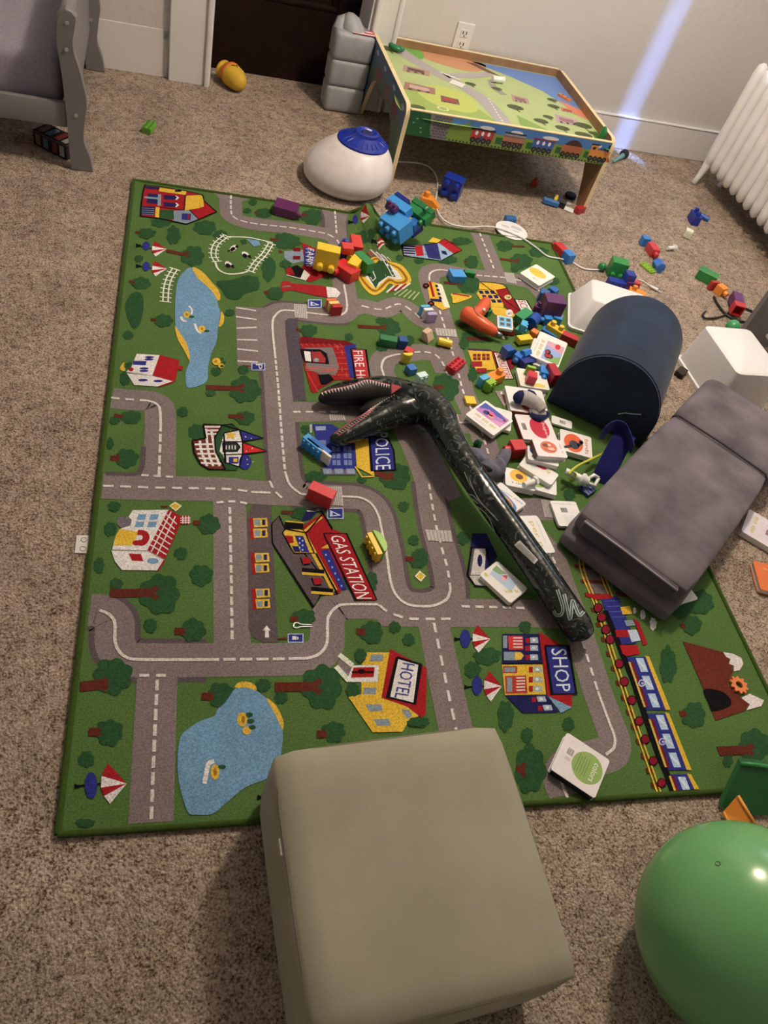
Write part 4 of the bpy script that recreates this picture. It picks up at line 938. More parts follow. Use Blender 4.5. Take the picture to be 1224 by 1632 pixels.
A.poly([(530, 250), (590, 252), (585, 296), (528, 290)], BLUE, 7); A.line([(575, 256), (572, 292)], .006, RED, 8); A.rect(484, 98, 526, 110, BLK, 7); A.poly([(295, 72), (385, 80), (382, 95), (290, 88)], NAVY, 7)
outline(A, [(290, 65), (380, 75), (560, 105), (665, 130), (675, 170), (755, 240), (640, 290), (560, 320), (370, 280), (262, 268), (265, 205), (278, 110)]); A.line([(555, 130), (545, 230), (385, 210)], .003, BLK, 9); A.line([(580, 228), (640, 290)], .003, BLK, 9); A.out('printed_house')
# white and red cottage by the pond
B.poly([(260, 95), (400, 103), (355, 228), (195, 205), (225, 180)], WHT, 5); B.poly([(200, 215), (355, 230), (480, 262), (395, 295), (245, 285)], WHT, 5); B.poly([(400, 102), (520, 135), (495, 265), (355, 228)], RED, 6); B.poly([(515, 168), (542, 170), (540, 195), (512, 192)], RED, 6)
B.line([(355, 230), (195, 212)], .002, (150, 140, 130), 7); B.line([(485, 265), (390, 297)], .004, RED, 7)
B.poly([(240, 138), (320, 140), (315, 166), (236, 162)], BLUE, 6)
for x, y in ((338, 116), (335, 130), (305, 185), (303, 200)): B.oval(x, y, 28, 7, BLUE, 7, 10)
for x, y in ((298, 256), (390, 262)): B.oval(x, y, 30, 8, BLUE, 7, 10)
B.oval(225, 190, 15, 12, RED, 6); B.poly([(185, 145), (165, 165), (158, 190), (185, 200), (190, 185), (180, 170)], SAND, 5, 3); B.blob(190, 245, 32, 40, DG, 4); B.blob(215, 165, 22, 20, DG, 4); B.out('printed_house')
# castle
WALLB = [(665, 525), (780, 530), (735, 610), (740, 690), (800, 800), (700, 800), (650, 770), (610, 700), (600, 625), (680, 610)]
B.poly(WALLB, (110, 52, 40), 5)
for t in range(1, 4): B.line([(605 + t * 42 - t * t * 2, 625 if t < 2 else 540 + t * 6), (612 + t * 42, 690), (650 + t * 38, 780)], .006, WHT, 6, 4)
for t in range(1, 6): B.line([(605 + t * 8, 620 + t * 28), (745 + t * 6, 615 + t * 30)], .006, WHT, 6)
for t in range(3): B.line([(672 + t * 10, 540 + t * 22), (770 - t * 12, 540 + t * 22)], .006, WHT, 6)
B.poly([(780, 530), (840, 525), (885, 560), (790, 580), (770, 650), (790, 760), (880, 785), (870, 805), (800, 805), (740, 700), (735, 600)], DG, 6)
B.poly([(790, 580), (885, 560), (905, 630), (905, 705), (885, 785), (800, 760), (785, 715), (765, 690), (775, 640)], WHT, 6)
B.poly([(888, 560), (1030, 610), (905, 630)], BLUE, 7); B.poly([(905, 635), (1052, 690), (905, 708)], (196, 44, 44), 7); B.oval(920, 755, 38, 46, BLUE, 7)
B.poly([(832, 560), (842, 582), (868, 585), (848, 598), (856, 618), (832, 606), (806, 615), (816, 594), (800, 578), (824, 580)], YEL, 8)
B.poly([(788, 645), (865, 640), (888, 665), (870, 688), (790, 690)], (50, 56, 46), 8); B.rect(820, 725, 880, 765, BLUE, 8); B.rect(848, 735, 872, 756, YEL, 9)
for k in range(4): B.line([(805 + k * 18, 655), (805 + k * 18, 680)], .0025, WHT, 9)
for k in range(9): B.oval(920 + (k * 37) % 70, [600, 612, 604, 675, 690, 670, 740, 755, 770][k], 3.5, 3.5, WHT, 8, 6)
for pts in (WALLB, [(888, 560), (1030, 610), (905, 630)], [(905, 635), (1052, 690), (905, 708)], [(790, 580), (885, 560), (905, 630), (905, 705), (885, 785), (800, 760)], [(780, 530), (840, 525), (885, 560)], [(785, 640), (870, 640), (888, 665), (870, 690), (788, 692)]): outline(B, pts, .0034)
B.line([(775, 632), (905, 632)], .003, BLK, 9); B.line([(785, 712), (905, 708)], .003, BLK, 9); B.out('printed_castle')
# farmhouse with brick roof
D.poly([(350, 130), (570, 128), (440, 375), (225, 370), (245, 290), (280, 240), (335, 225), (345, 190), (325, 170)], WHT, 5); D.poly([(220, 375), (440, 380), (545, 435), (500, 498), (285, 495), (240, 440)], WHT, 5)
D.poly([(270, 245), (385, 262), (350, 345), (235, 345), (245, 290)], YEL, 6); D.poly([(570, 125), (640, 165), (700, 165), (702, 215), (640, 215), (545, 435), (437, 378)], RED, 6)
for t in range(1, 8): D.line([(570 - t * 16, 125 + t * 31), (640 - t * 12 - (10 if t < 3 else 0), 185 + t * 31)], .0028, WHT, 7)
for t in range(2): D.line([(590 + t * 26 - 6, 140 + t * 28), (463 + t * 34, 385 + t * 20)], .0026, WHT, 7)
for t in range(3): D.line([(640, 180 + t * 13), (702, 178 + t * 13)], .0022, WHT, 7); D.line([(655 + t * 18, 166), (655 + t * 18, 214)], .0022, WHT, 7)
for x, y in ((385, 155), (460, 155), (372, 200), (448, 200)): D.poly([(x, y), (x + 50, y), (x + 40, y + 34), (x - 12, y + 34)], LBL, 6)
D.line([(380, 265), (420, 272), (432, 300), (410, 330), (380, 325)], .014, RED, 7, 4); D.oval(372, 330, 24, 16, RED, 7); D.poly([(325, 395), (400, 397), (415, 442), (345, 438)], RED, 6); D.oval(472, 440, 36, 18, LBL, 6); D.line([(225, 375), (440, 378), (545, 433)], .0024, (140, 130, 120), 7); D.line([(545, 435), (505, 498)], .004, RED, 7)
D.poly([(265, 175), (330, 170), (345, 185), (330, 225), (280, 235), (255, 210)], (110, 100, 100), 4, 3); D.line([(523, 106), (565, 106)], .004, BRN, 4); D.poly([(572, 103), (608, 78), (650, 103), (612, 138)], (224, 214, 180), 5); D.poly([(582, 103), (608, 87), (640, 103), (612, 128)], YEL, 6); D.out('printed_house')
# petrol pumps
for x, y in ((1060, 175), (1070, 388), (1075, 605)):
    D.poly([(x, y), (x + 20, y), (x + 30, y + 130), (x + 8, y + 132)], RED, 5)
    for k in range(2):
        D.poly([(x + 22, y + 4 + k * 64), (x + 108, y + 2 + k * 64), (x + 114, y + 54 + k * 66), (x + 30, y + 60 + k * 64)], YEL, 5); D.rect(x + 32, y + 12 + k * 66, x + 66, y + 48 + k * 66, GRY, 6); D.rect(x + 78, y + 12 + k * 66, x + 98, y + 46 + k * 66, NAVY, 6)
    D.out('printed_fuel_pump')
D.poly([(1142, 862), (1166, 832), (1190, 862), (1178, 862), (1180, 906), (1156, 906), (1156, 862)], WHT, 5); D.out('printed_arrow')
# gas station
E.poly([(240, 290), (285, 242), (325, 330), (310, 350), (500, 470), (640, 720), (530, 720), (495, 798), (245, 408)], DROAD, 5); outline(E, [(240, 290), (285, 242), (325, 330), (640, 720), (540, 720), (495, 798), (245, 408)], .0034, 6)
E.poly([(430, 300), (555, 222), (610, 320), (700, 355), (660, 710), (640, 718), (500, 470), (445, 350)], RED, 6); E.poly([(305, 345), (325, 322), (420, 325), (450, 348), (640, 690), (610, 710), (480, 470), (370, 470)], YEL, 6)
E.poly([(320, 278), (435, 282), (430, 322), (320, 320)], BLK, 7); E.line([(325, 275), (435, 285)], .004, YEL, 8); E.poly([(320, 362), (368, 365), (375, 405), (345, 410)], RED, 7); E.poly([(380, 362), (432, 365), (470, 465), (420, 462)], BLUE, 7); E.poly([(362, 425), (405, 428), (415, 462), (378, 462)], NAVY, 7)
E.poly([(540, 455), (585, 445), (700, 690), (660, 695)], BLUE, 8)
for k in range(6): E.oval(410 + (k % 2) * 18, 380 + k * 14, 6, 6, (170, 180, 200), 8, 6); E.oval(570 + k * 19, 480 + k * 38, 6, 7, (150, 160, 190), 9, 6)
E.line([(450, 348), (555, 225), (610, 320)], .0034, BLK, 9); E.line([(440, 335), (545, 250)], .006, YEL, 8); E.line([(510, 470), (640, 718)], .004, BLK, 9); E.poly([(540, 440), (580, 415), (590, 440)], YEL, 8)
for x, y in ((425, 572), (480, 688)):
    E.line([(x, y), (x + 135, y + 12)], .012, BLK, 7); E.line([(x, y + 20), (x + 135, y + 30)], .007, YEL, 7)
for x, y in ((450, 515), (518, 640)): E.oval(x, y, 30, 22, RED, 7); E.line([(x - 35, y - 20), (x - 20, y + 25)], .003, BLK, 8); E.line([(x - 15, y + 25), (x + 25, y + 22)], .004, BLK, 8)
E.line([(455, 205), (545, 215), (610, 330)], .003, BLK, 8); E.poly([(450, 210), (520, 215), (480, 260), (420, 275)], NAVY, 5); E.line([(455, 212), (530, 210)], .004, WHT, 7)
outline(E, [(305, 345), (325, 322), (445, 345), (500, 470), (375, 470)], .0028)
E.poly([(555, 350), (695, 350), (880, 755), (752, 755)], RED, 9); outline(E, [(555, 350), (695, 350), (880, 755), (752, 755)], .003, 10); E.text('GAS STATION', [(592, 364), (756, 748), (850, 748), (674, 364)], (236, 222, 210), 11); E.out('printed_gas_station')
# road signs
def sign(z, x, y, w, h, stick, tri_=True):
    z.line([stick, (x, y)], .004, BRN, 4); z.rect(x - w - 6, y - h - 6, x + w + 6, y + h + 6, (178, 186, 196), 5); z.rect(x - w, y - h, x + w, y + h, BLUE, 6)
    if tri_: z.poly([(x - w * .75, y - h * .7), (x - w * .75, y + h * .7), (x + w * .8, y + h * .45)], (200, 204, 214), 7); z.poly([(x - w * .4, y - h * .2), (x - w * .4, y + h * .45), (x + w * .35, y + h * .35)], BLUE, 8)
    else: z.rect(x - w * .5, y - h * .5, x + w * .1, y + h * .5, WHT, 7); z.rect(x + w * .2, y - h * .3, x + w * .4, y + h * .4, WHT, 7)
    z.out('printed_sign')
sign(E, 628, 226, 44, 28, (600, 226)); sign(E, 386, 986, 42, 22, (275, 990), False); sign(Cv, 312, 95, 36, 20, (250, 85)); 
B.line([(918, 168), (960, 170)], .004, BRN, 4); B.rect(958, 152, 1042, 196, (178, 186, 196), 5); B.rect(964, 157, 1036, 191, BLUE, 6); B.text('P', [(985, 158), (985, 190), (1025, 190), (1025, 158)], WHT, 7); B.out('printed_sign')
Mv.line([(0, 605), (10, 605)], .004, BRN, 4); Mv.poly([(2, 608), (35, 572), (76, 605), (42, 645)], (226, 216, 180), 5); Mv.poly([(12, 608), (36, 584), (64, 605), (40, 632)], YEL, 6); Mv.out('printed_sign')
# hotel
G.poly([(590, 290), (725, 290), (680, 545), (810, 580), (900, 635), (880, 665), (825, 695), (795, 745), (625, 748), (485, 545), (560, 530), (560, 460), (660, 455), (655, 365), (560, 365), (580, 330)], YEL, 5); G.poly([(725, 270), (935, 380), (930, 640), (905, 665), (820, 600), (675, 550)], RED, 6)
G.poly([(765, 320), (898, 360), (865, 585), (712, 548)], WHT, 7); outline(G, [(765, 320), (898, 360), (865, 585), (712, 548)], .006, 8); G.text('HOTEL', [(795, 348), (748, 548), (826, 560), (866, 362)], (60, 62, 128), 9)
for x, y in ((608, 302), (568, 492)): G.poly([(x + 8, y), (x + 80, y), (x + 72, y + 38), (x, y + 38)], GRY, 6)
for x, y in ((582, 588), (628, 672)): G.poly([(x, y), (x + 92, y), (x + 100, y + 38), (x + 24, y + 40)], GRY, 6)
G.poly([(790, 615), (835, 620), (850, 655), (820, 672)], GRY, 6)
G.poly([(480, 440), (510, 365), (660, 362), (655, 460), (490, 460)], WHT, 6); G.poly([(515, 378), (636, 375), (630, 432), (500, 435)], (160, 34, 30), 7); G.line([(505, 405), (630, 404)], .005, (60, 14, 14), 8); G.oval(560, 400, 22, 14, (40, 10, 14), 8)
for a, c in (((432, 302), (510, 365)), ((415, 370), (490, 455))): G.line([a, c], .011, (220, 214, 190), 6)
G.poly([(440, 315), (510, 372), (490, 440), (418, 378)], ROAD, 3); G.blob(555, 308, 32, 38, DG, 7); G.blob(512, 505, 38, 36, DG, 7); G.blob(875, 690, 50, 26, DG, 7); G.out('printed_hotel')
# shop
H.poly([(408, 208), (645, 208), (668, 400), (408, 402)], NAVY, 5); H.poly([(405, 404), (668, 402), (692, 602), (425, 605)], YEL, 5); H.poly([(430, 610), (692, 605), (775, 718), (540, 722)], NAVY, 5); H.poly([(700, 608), (860, 686), (790, 722)], (120, 150, 170), 5); H.poly([(645, 195), (800, 285), (862, 600), (860, 685), (700, 610)], RED, 6)
H.poly([(685, 288), (835, 285), (888, 598), (730, 602)], BLUE, 7); outline(H, [(685, 288), (835, 285), (888, 598), (730, 602)], .005, 8); H.text('SHOP', [(722, 306), (762, 586), (852, 582), (822, 306)], (212, 214, 226), 9)
H.rect(412, 220, 440, 300, GRY, 6); H.poly([(445, 222), (540, 222), (545, 310), (450, 312)], (196, 60, 54), 6)
for k in range(4): H.line([(478, 235 + k * 20), (538, 235 + k * 20)], .003, WHT, 7)
H.rect(418, 325, 490, 380, GRY, 6); H.poly([(490, 325), (530, 328), (548, 350), (530, 376), (490, 380)], SAND, 6)
for y in (250, 300, 360): H.rect(558, y - 14, 585, y + 18, RED, 6); H.poly([(588, y - 18), (638, y - 18), (642, y + 18), (590, y + 18)], (170, 178, 182), 6); H.oval(612, y, 10, 9, (226, 220, 214), 7, 8)
H.rect(412, 418, 505, 464, (160, 60, 44), 6); H.rect(420, 426, 492, 456, GRY, 7); H.poly([(425, 482), (562, 478), (572, 595), (430, 598)], (176, 60, 44), 6); H.rect(438, 492, 472, 585, GRY, 7)
for k in range(5): H.line([(498, 495 + k * 20), (556, 493 + k * 20)], .003, WHT, 7)
for y in (440, 505, 565): H.rect(580, y - 18, 606, y + 20, RED, 6); H.poly([(608, y - 20), (664, y - 20), (670, y + 20), (612, y + 20)], (160, 166, 150), 6); H.oval(634, y, 12, 10, (226, 220, 200), 7, 8)
for x, y in ((660, 632), (700, 688)): H.rect(x - 60, y - 12, x - 32, y + 20, RED, 6); H.poly([(x - 30, y - 18), (x + 25, y - 18), (x + 35, y + 16), (x - 20, y + 18)], (170, 178, 182), 6); H.oval(x, y, 12, 9, (226, 220, 214), 7, 8)
H.line([(405, 403), (668, 401)], .004, BLK, 7); H.out('printed_shop')
# fire house
Cv.poly([(218, 300), (500, 325), (540, 560), (440, 560), (330, 620), (310, 640), (290, 630), (245, 470)], (150, 34, 34), 5); Cv.poly([(232, 295), (500, 322), (565, 345), (490, 350), (215, 335)], (112, 24, 30), 6)
Cv.poly([(250, 365), (420, 362), (460, 480), (440, 530), (350, 530), (260, 490)], (120, 106, 102), 6); Cv.poly([(222, 372), (345, 375), (385, 400), (400, 465), (250, 455), (235, 420)], BLK, 7); Cv.poly([(245, 385), (285, 390), (290, 450), (255, 445)], WHT, 8); Cv.poly([(290, 390), (345, 388), (378, 430), (375, 458), (300, 452)], (150, 50, 48), 8); Cv.oval(320, 440, 16, 12, GRY, 9)
Cv.poly([(330, 530), (400, 525), (430, 560), (380, 590), (350, 590)], BLK, 7)
for k in range(6): Cv.line([(430 + k * 4, 360 + k * 34), (520 + k * 2, 358 + k * 34)], .0022, (196, 84, 66), 6); Cv.line([(448 + (k % 3) * 28, 345 + k * 34), (452 + (k % 3) * 28, 375 + k * 34)], .0022, (196, 84, 66), 6)
for k in range(8): Cv.line([(225 + k * 34, 340), (240 + k * 34, 354)], .0022, (196, 84, 66), 6)
for k in range(3): Cv.line([(250, 482 + k * 10), (440, 492 + k * 10)], .0024, (200, 90, 74), 7)
Cv.line([(265, 515), (330, 635)], .004, (200, 60, 50), 7)
Cv.poly([(490, 352), (560, 340), (590, 545), (525, 545)], BLUE, 6); Cv.poly([(532, 372), (622, 376), (648, 560), (560, 560)], (178, 52, 52), 7); outline(Cv, [(532, 372), (622, 376), (648, 560), (560, 560)], .004, 8); Cv.text('FIRE HOUSE', [(544, 384), (580, 680), (640, 680), (602, 384)], (232, 214, 205), 9); Cv.out('printed_fire_house')
# police
N_.poly([(70, 395), (200, 395), (350, 500), (355, 690), (165, 690), (110, 600), (90, 450)], BLUE, 5); N_.poly([(345, 470), (440, 470), (475, 735), (360, 675)], YEL, 6); N_.poly([(440, 475), (565, 490), (600, 570), (610, 695), (458, 700)], BLUE, 7); outline(N_, [(440, 475), (565, 490), (600, 570), (610, 695), (458, 700)], .005, 8); N_.text('POLICE', [(478, 452), (482, 696), (582, 690), (560, 452)], (206, 208, 220), 9)
for r in range(3):
    for c_ in range(2):
        x, y = 198 + c_ * 74 + r * 2, 540 + r * 44; N_.poly([(x, y), (x + 52, y), (x + 54, y + 34), (x + 2, y + 34)], (112, 122, 160), 6); N_.line([(x + 26, y), (x + 27, y + 34)], .002, BLUE, 7)
for r in range(3): N_.poly([(105, 500 + r * 52), (160, 500 + r * 52), (162, 540 + r * 52), (108, 540 + r * 52)], (112, 122, 160), 6)
N_.poly([(90, 410), (158, 408), (160, 435), (95, 438)], (140, 150, 170), 6); N_.poly([(125, 675), (340, 680), (360, 725), (150, 725)], (106, 96, 104), 5)
for k in range(3): N_.poly([(140 + k * 75, 685), (195 + k * 75, 685), (200 + k * 75, 718), (145 + k * 75, 718)], (140, 146, 160), 6)
N_.line([(350, 672), (395, 740), (475, 735)], .004, YEL, 8); N_.rect(55, 395, 70, 450, (170, 165, 160), 5); N_.out('printed_police_station')
# house half under the dinosaur
Mv.poly([(375, 330), (470, 330), (540, 480), (480, 560), (470, 600), (345, 600)], NAVY, 5); Mv.poly([(390, 425), (465, 428), (455, 600), (350, 600)], (205, 192, 180), 6); Mv.poly([(345, 605), (460, 605), (520, 680), (395, 672)], (196, 184, 172), 6); Mv.oval(425, 508, 16, 40, NAVY, 7); Mv.poly([(368, 430), (392, 425), (366, 600), (348, 600)], (90, 84, 90), 7); outline(Mv, [(372, 425), (465, 428), (520, 680), (395, 672), (345, 600)], .004); Mv.out('printed_house')
# trains
for side in (0, 110):
    I.line([(80 + side, 100), (98 + side, 200), (150 + side, 330), (205 + side, 460)], .0036, YEL, 5, 4); I.line([(103 + side, 100), (120 + side, 200), (170 + side, 330), (225 + side, 470)], .0036, YEL, 5, 4)
for off in (0, 22): I.line([(205 + off, 470), (290 + off, 740), (400 + off, 1080), (490 + off, 1340), (555 + off, 1525)], .0036, YEL, 5, 4)
for x0, y0, x1 in ((60, 162, 190), (95, 252, 245), (120, 332, 260), (310, 332, 400)): I.line([(x0, y0), (x1, y0 + 10)], .010, BRN, 4)
for k in range(13): I.line([(158 + k * 30, 425 + k * 88), (195 + k * 30, 428 + k * 88)], .012, BRN, 4)
I.poly([(75, 100), (215, 120), (260, 330), (150, 330)], (104, 92, 86), 2); I.out('printed_track')
I.poly([(215, 350), (315, 345), (370, 480), (430, 630), (310, 635), (245, 440)], BLUE, 6); I.poly([(120, 325), (205, 335), (270, 330), (290, 355), (190, 365), (130, 345)], RED, 6); I.poly([(410, 475), (445, 500), (495, 630), (470, 640)], RED, 7); I.poly([(355, 490), (405, 487), (425, 520), (370, 525)], GRY, 7); I.poly([(375, 548), (430, 545), (455, 610), (400, 620)], (190, 196, 204), 7); I.poly([(300, 548), (375, 545), (385, 590), (310, 592)], RED, 7); I.poly([(328, 638), (435, 640), (450, 690), (370, 705), (345, 690)], (170, 32, 36), 7); I.poly([(332, 410), (388, 402), (405, 450), (345, 455)], YEL, 7); I.poly([(295, 355), (330, 355), (330, 388), (305, 385)], BLUE, 6)
for k in range(4): I.line([(232 + k * 18, 375 + k * 32), (322 + k * 12, 372 + k * 32)], .0018, (90, 94, 160), 8)
I.line([(240, 430), (300, 570), (345, 690), (410, 850), (470, 1030), (560, 1290), (615, 1420), (650, 1520)], .014, BLK, 6)
for x, y in ((198, 415), (220, 472), (245, 545), (270, 605), (325, 750), (355, 858), (400, 970), (445, 1095), (482, 1205), (530, 1335), (580, 1468)): I.oval(x, y, 29, 30, BLK, 7, 14); I.oval(x, y, 23, 24, (130, 26, 40), 8, 14)
for x, y, s_ in ((418, 430, 14), (468, 455, 22), (530, 510, 28)): I.blob(x, y, s_ * .7, s_ * 1.3, (212, 204, 196), 5)
def coach(x, y, l, wins=3):
    sx = l * .335; e = lambda dx, t: (x + dx + sx * t, y + l * t)
    I.poly([e(0, 0), e(140, 0), e(155, 1), e(15, 1)], BLUE, 6); I.poly([e(138, -.02), e(160, 0), e(182, 1), e(152, 1)], YEL, 7)
    for k in range(wins):
        t0 = (k + .08) / max(wins, 3) if wins == 3 else .15; t1 = t0 + (.26 if wins == 3 else .75)
        I.poly([e(76, t0), e(122, t0), e(124, t1), e(80, t1)], (176, 190, 204), 7); I.line([e(82, t0 + .05), e(118, t1 - .05)], .006, (206, 212, 220), 8)
    I.line([e(30, .1), e(32, .95)], .005, SAND, 7); I.line([e(48, .1), e(50, .95)], .006, DRED, 7)
    if wins == 3:
        cx, cy = e(62, .5); I.oval(cx, cy, 22, 22, (196, 192, 214), 8); I.oval(cx, cy, 15, 15, BLUE, 9); I.oval(cx + 3, cy + 2, 8, 8, (180, 176, 206), 10)
    I.out('printed_train_coach')
I.out('printed_locomotive'); coach(345, 708, 320); coach(465, 1050, 340); coach(595, 1415, 105, 1)
# mountain
I.poly([(710, 615), (950, 680), (1000, 740), (1010, 800), (975, 870), (1060, 950), (1110, 975), (1085, 1030), (905, 1092), (860, 960)], (104, 46, 34), 5); I.poly([(950, 680), (1010, 690), (1060, 715), (1072, 750), (1050, 790), (1015, 795), (1015, 762), (985, 750), (995, 722), (970, 710)], (222, 206, 196), 6); I.poly([(1060, 955), (1110, 930), (1196, 970), (1180, 1005), (1090, 1030), (1112, 995), (1090, 980)], (222, 206, 196), 6); I.poly([(832, 908), (900, 905), (965, 930), (998, 975), (985, 1010), (890, 1038), (862, 985)], BLK, 6, 3); I.out('printed_mountain')
# rocket, farm, stadium, houses along the far edge
J.poly([(330, 478), (520, 560), (500, 690), (385, 735), (270, 700), (345, 620)], (158, 30, 36), 4); J.poly([(345, 505), (420, 530), (420, 640), (345, 628)], BLUE, 5); J.poly([(215, 535), (335, 525), (345, 600), (270, 615), (215, 580)], GRY, 4)
for x, y in ((298, 525), (296, 578)): J.rect(x - 24, y - 12, x + 24, y + 12, DRED, 5)
for k in range(5): J.line([(355, 520 + k * 24), (412, 532 + k * 22)], .0025, WHT, 6)
J.text('FARM', [(368, 512), (362, 632), (402, 636), (408, 524)], (220, 210, 210), 7); J.poly([(222, 650), (300, 625), (350, 660), (345, 710), (240, 695)], BLK, 5); J.poly([(222, 650), (260, 640), (285, 690), (235, 690)], (150, 30, 34), 6); J.poly([(345, 655), (384, 690), (355, 728), (320, 715)], WHT, 6); J.line([(230, 690), (350, 722)], .004, WHT, 7); J.out('printed_farm')
J.poly([(200, 735), (255, 730), (270, 745), (490, 765), (500, 835), (270, 790), (205, 800)], (158, 36, 38), 5, 3); J.poly([(488, 764), (550, 775), (582, 808), (560, 835), (498, 836)], WHT, 5); J.line([(205, 768), (255, 762)], .008, (120, 100, 100), 6); J.out('printed_rocket')
J.poly([(690, 690), (720, 640), (800, 570), (900, 600), (985, 630), (1040, 710), (1020, 755), (950, 765), (900, 745), (860, 790), (800, 820), (740, 780)], YEL, 4, 4); J.poly([(704, 692), (735, 645), (805, 580), (900, 612), (970, 645), (1018, 710), (1000, 740), (950, 748), (900, 730), (850, 775), (805, 800), (755, 770)], (150, 96, 30), 5, 4); J.poly([(715, 692), (740, 650), (810, 590), (900, 622), (960, 655), (1000, 710), (985, 730), (945, 735), (895, 715), (840, 765), (810, 788), (765, 760)], YEL, 6, 4)
J.poly([(730, 690), (760, 655), (830, 610), (905, 625), (955, 670), (985, 715), (940, 722), (890, 705), (830, 760), (805, 780)], WHT, 7); J.poly([(750, 680), (790, 630), (850, 575), (900, 625), (940, 705), (890, 698), (830, 740), (810, 780)], DG, 8); J.line([(845, 580), (935, 722)], .003, WHT, 9); J.line([(765, 672), (790, 665), (810, 710), (790, 730), (775, 705)], .003, WHT, 9); J.line([(912, 665), (945, 668), (965, 700)], .003, WHT, 9)
for k in range(5): J.line([(880 + k * 26, 805 - k * 6), (930 + k * 26, 760 - k * 4)], .006, (RED if k % 2 else WHT), 8); J.line([(930 + k * 30, 820 + k * 8), (990 + k * 26, 778 + k * 6)], .004, (170, 180, 130), 7)
for k in range(4): J.line([(775 + k * 36, 525 + k * 16), (850 + k * 20, 600)], .005, (206, 196, 184), 8)
J.poly([(750, 545), (780, 525), (810, 560), (780, 575)], (130, 80, 70), 7); J.out('printed_stadium')
O_ = Z(560, 290, 6.8)
O_.poly([(545, 690), (780, 690), (930, 670), (1010, 625), (1195, 745), (1110, 785), (970, 860), (820, 840), (565, 805)], (150, 170, 182), 5); O_.poly([(545, 690), (690, 700), (690, 800), (570, 800)], NAVY, 6); O_.poly([(780, 680), (930, 670), (970, 850), (830, 825)], (52, 50, 100), 6); O_.poly([(680, 700), (765, 695), (785, 805), (705, 808)], (176, 40, 42), 7); O_.poly([(935, 660), (1010, 625), (1195, 745), (1110, 785)], (170, 36, 40), 7); O_.poly([(830, 655), (880, 605), (970, 635), (930, 668)], YEL, 6)
for k in range(4): O_.line([(560, 712 + k * 26), (690, 722 + k * 24)], .003, WHT, 7)
for k in range(3): O_.line([(800 + k * 46, 685), (845 + k * 42, 840)], .002, BLUE, 7); O_.line([(795, 715 + k * 38), (945, 710 + k * 42)], .002, BLUE, 7)
O_.poly([(970, 750), (1020, 755), (1040, 800), (985, 785)], NAVY, 7); outline(O_, [(545, 690), (780, 690), (930, 670), (1010, 625), (1195, 745), (1110, 785), (970, 860), (820, 840), (565, 805)], .003, 8); O_.line([(1000, 680), (1080, 650), (1140, 700)], .003, DRED, 8); O_.out('printed_house')
# school
X.poly([(165, 205), (320, 215), (420, 235), (455, 270), (340, 290), (155, 285)], YEL, 5); X.poly([(130, 330), (160, 290), (335, 292), (420, 440), (420, 480), (260, 470), (200, 440)], YEL, 5); X.poly([(335, 292), (455, 268), (620, 540), (560, 570), (440, 470)], (140, 30, 34), 6); X.poly([(540, 395), (670, 405), (760, 560), (640, 580)], WHT, 7); outline(X, [(540, 395), (670, 405), (760, 560), (640, 580)], .004, 8)
X.text('SCHOOL', [(575, 408), (690, 660), (770, 650), (655, 412)], (170, 44, 44), 9)
for r in range(3):
    for c_ in range(3):
        x, y = 150 + c_ * 62 + r * 36, 300 + r * 48; X.poly([(x, y), (x + 44, y), (x + 62, y + 34), (x + 18, y + 36)], NAVY, 6)
X.oval(470, 372, 40, 26, (200, 180, 120), 7); X.line([(450, 360), (470, 378), (495, 366)], .003, BLK, 8); X.poly([(250, 470), (420, 485), (560, 560), (500, 600), (330, 560)], YEL, 5); X.oval(485, 545, 40, 40, WHT, 8); X.line([(470, 560), (485, 545), (510, 545)], .003, BLK, 9); outline(X, [(165, 205), (320, 215), (420, 235), (455, 270), (620, 540)], .003, 8); X.out('printed_school')
# bookstore
Y = Z(740, 540, 6.8)
Y.poly([(35, 130), (290, 140), (345, 340), (130, 350), (80, 250)], YEL, 5); Y.poly([(35, 110), (280, 120), (290, 142), (40, 132)], (70, 50, 70), 6); Y.poly([(285, 130), (490, 185), (540, 320), (500, 340), (360, 340)], (130, 32, 40), 6); Y.poly([(315, 155), (425, 165), (530, 440), (400, 440)], (214, 196, 180), 7); outline(Y, [(315, 155), (425, 165), (530, 440), (400, 440)], .003, 8); Y.text('BOOKSTORE', [(335, 165), (430, 432), (515, 432), (405, 170)], (176, 48, 48), 9)
for x in (92, 190): Y.rect(x, 168, x + 82, 238, (120, 40, 44), 6); Y.line([(x + 40, 168), (x + 44, 238)], .002, YEL, 7); Y.line([(x, 203), (x + 82, 203)], .002, YEL, 7)
Y.rect(75, 250, 190, 308, (150, 40, 44), 6); Y.rect(130, 325, 240, 372, (150, 40, 44), 6); Y.out('printed_bookstore')
Y.poly([(330, 570), (480, 565), (470, 690), (430, 745)], (150, 134, 126), 5); Y.rect(390, 575, 460, 605, WHT, 6); Y.poly([(400, 610), (470, 615), (465, 700), (430, 705)], (120, 60, 54), 6); Y.out('printed_house')
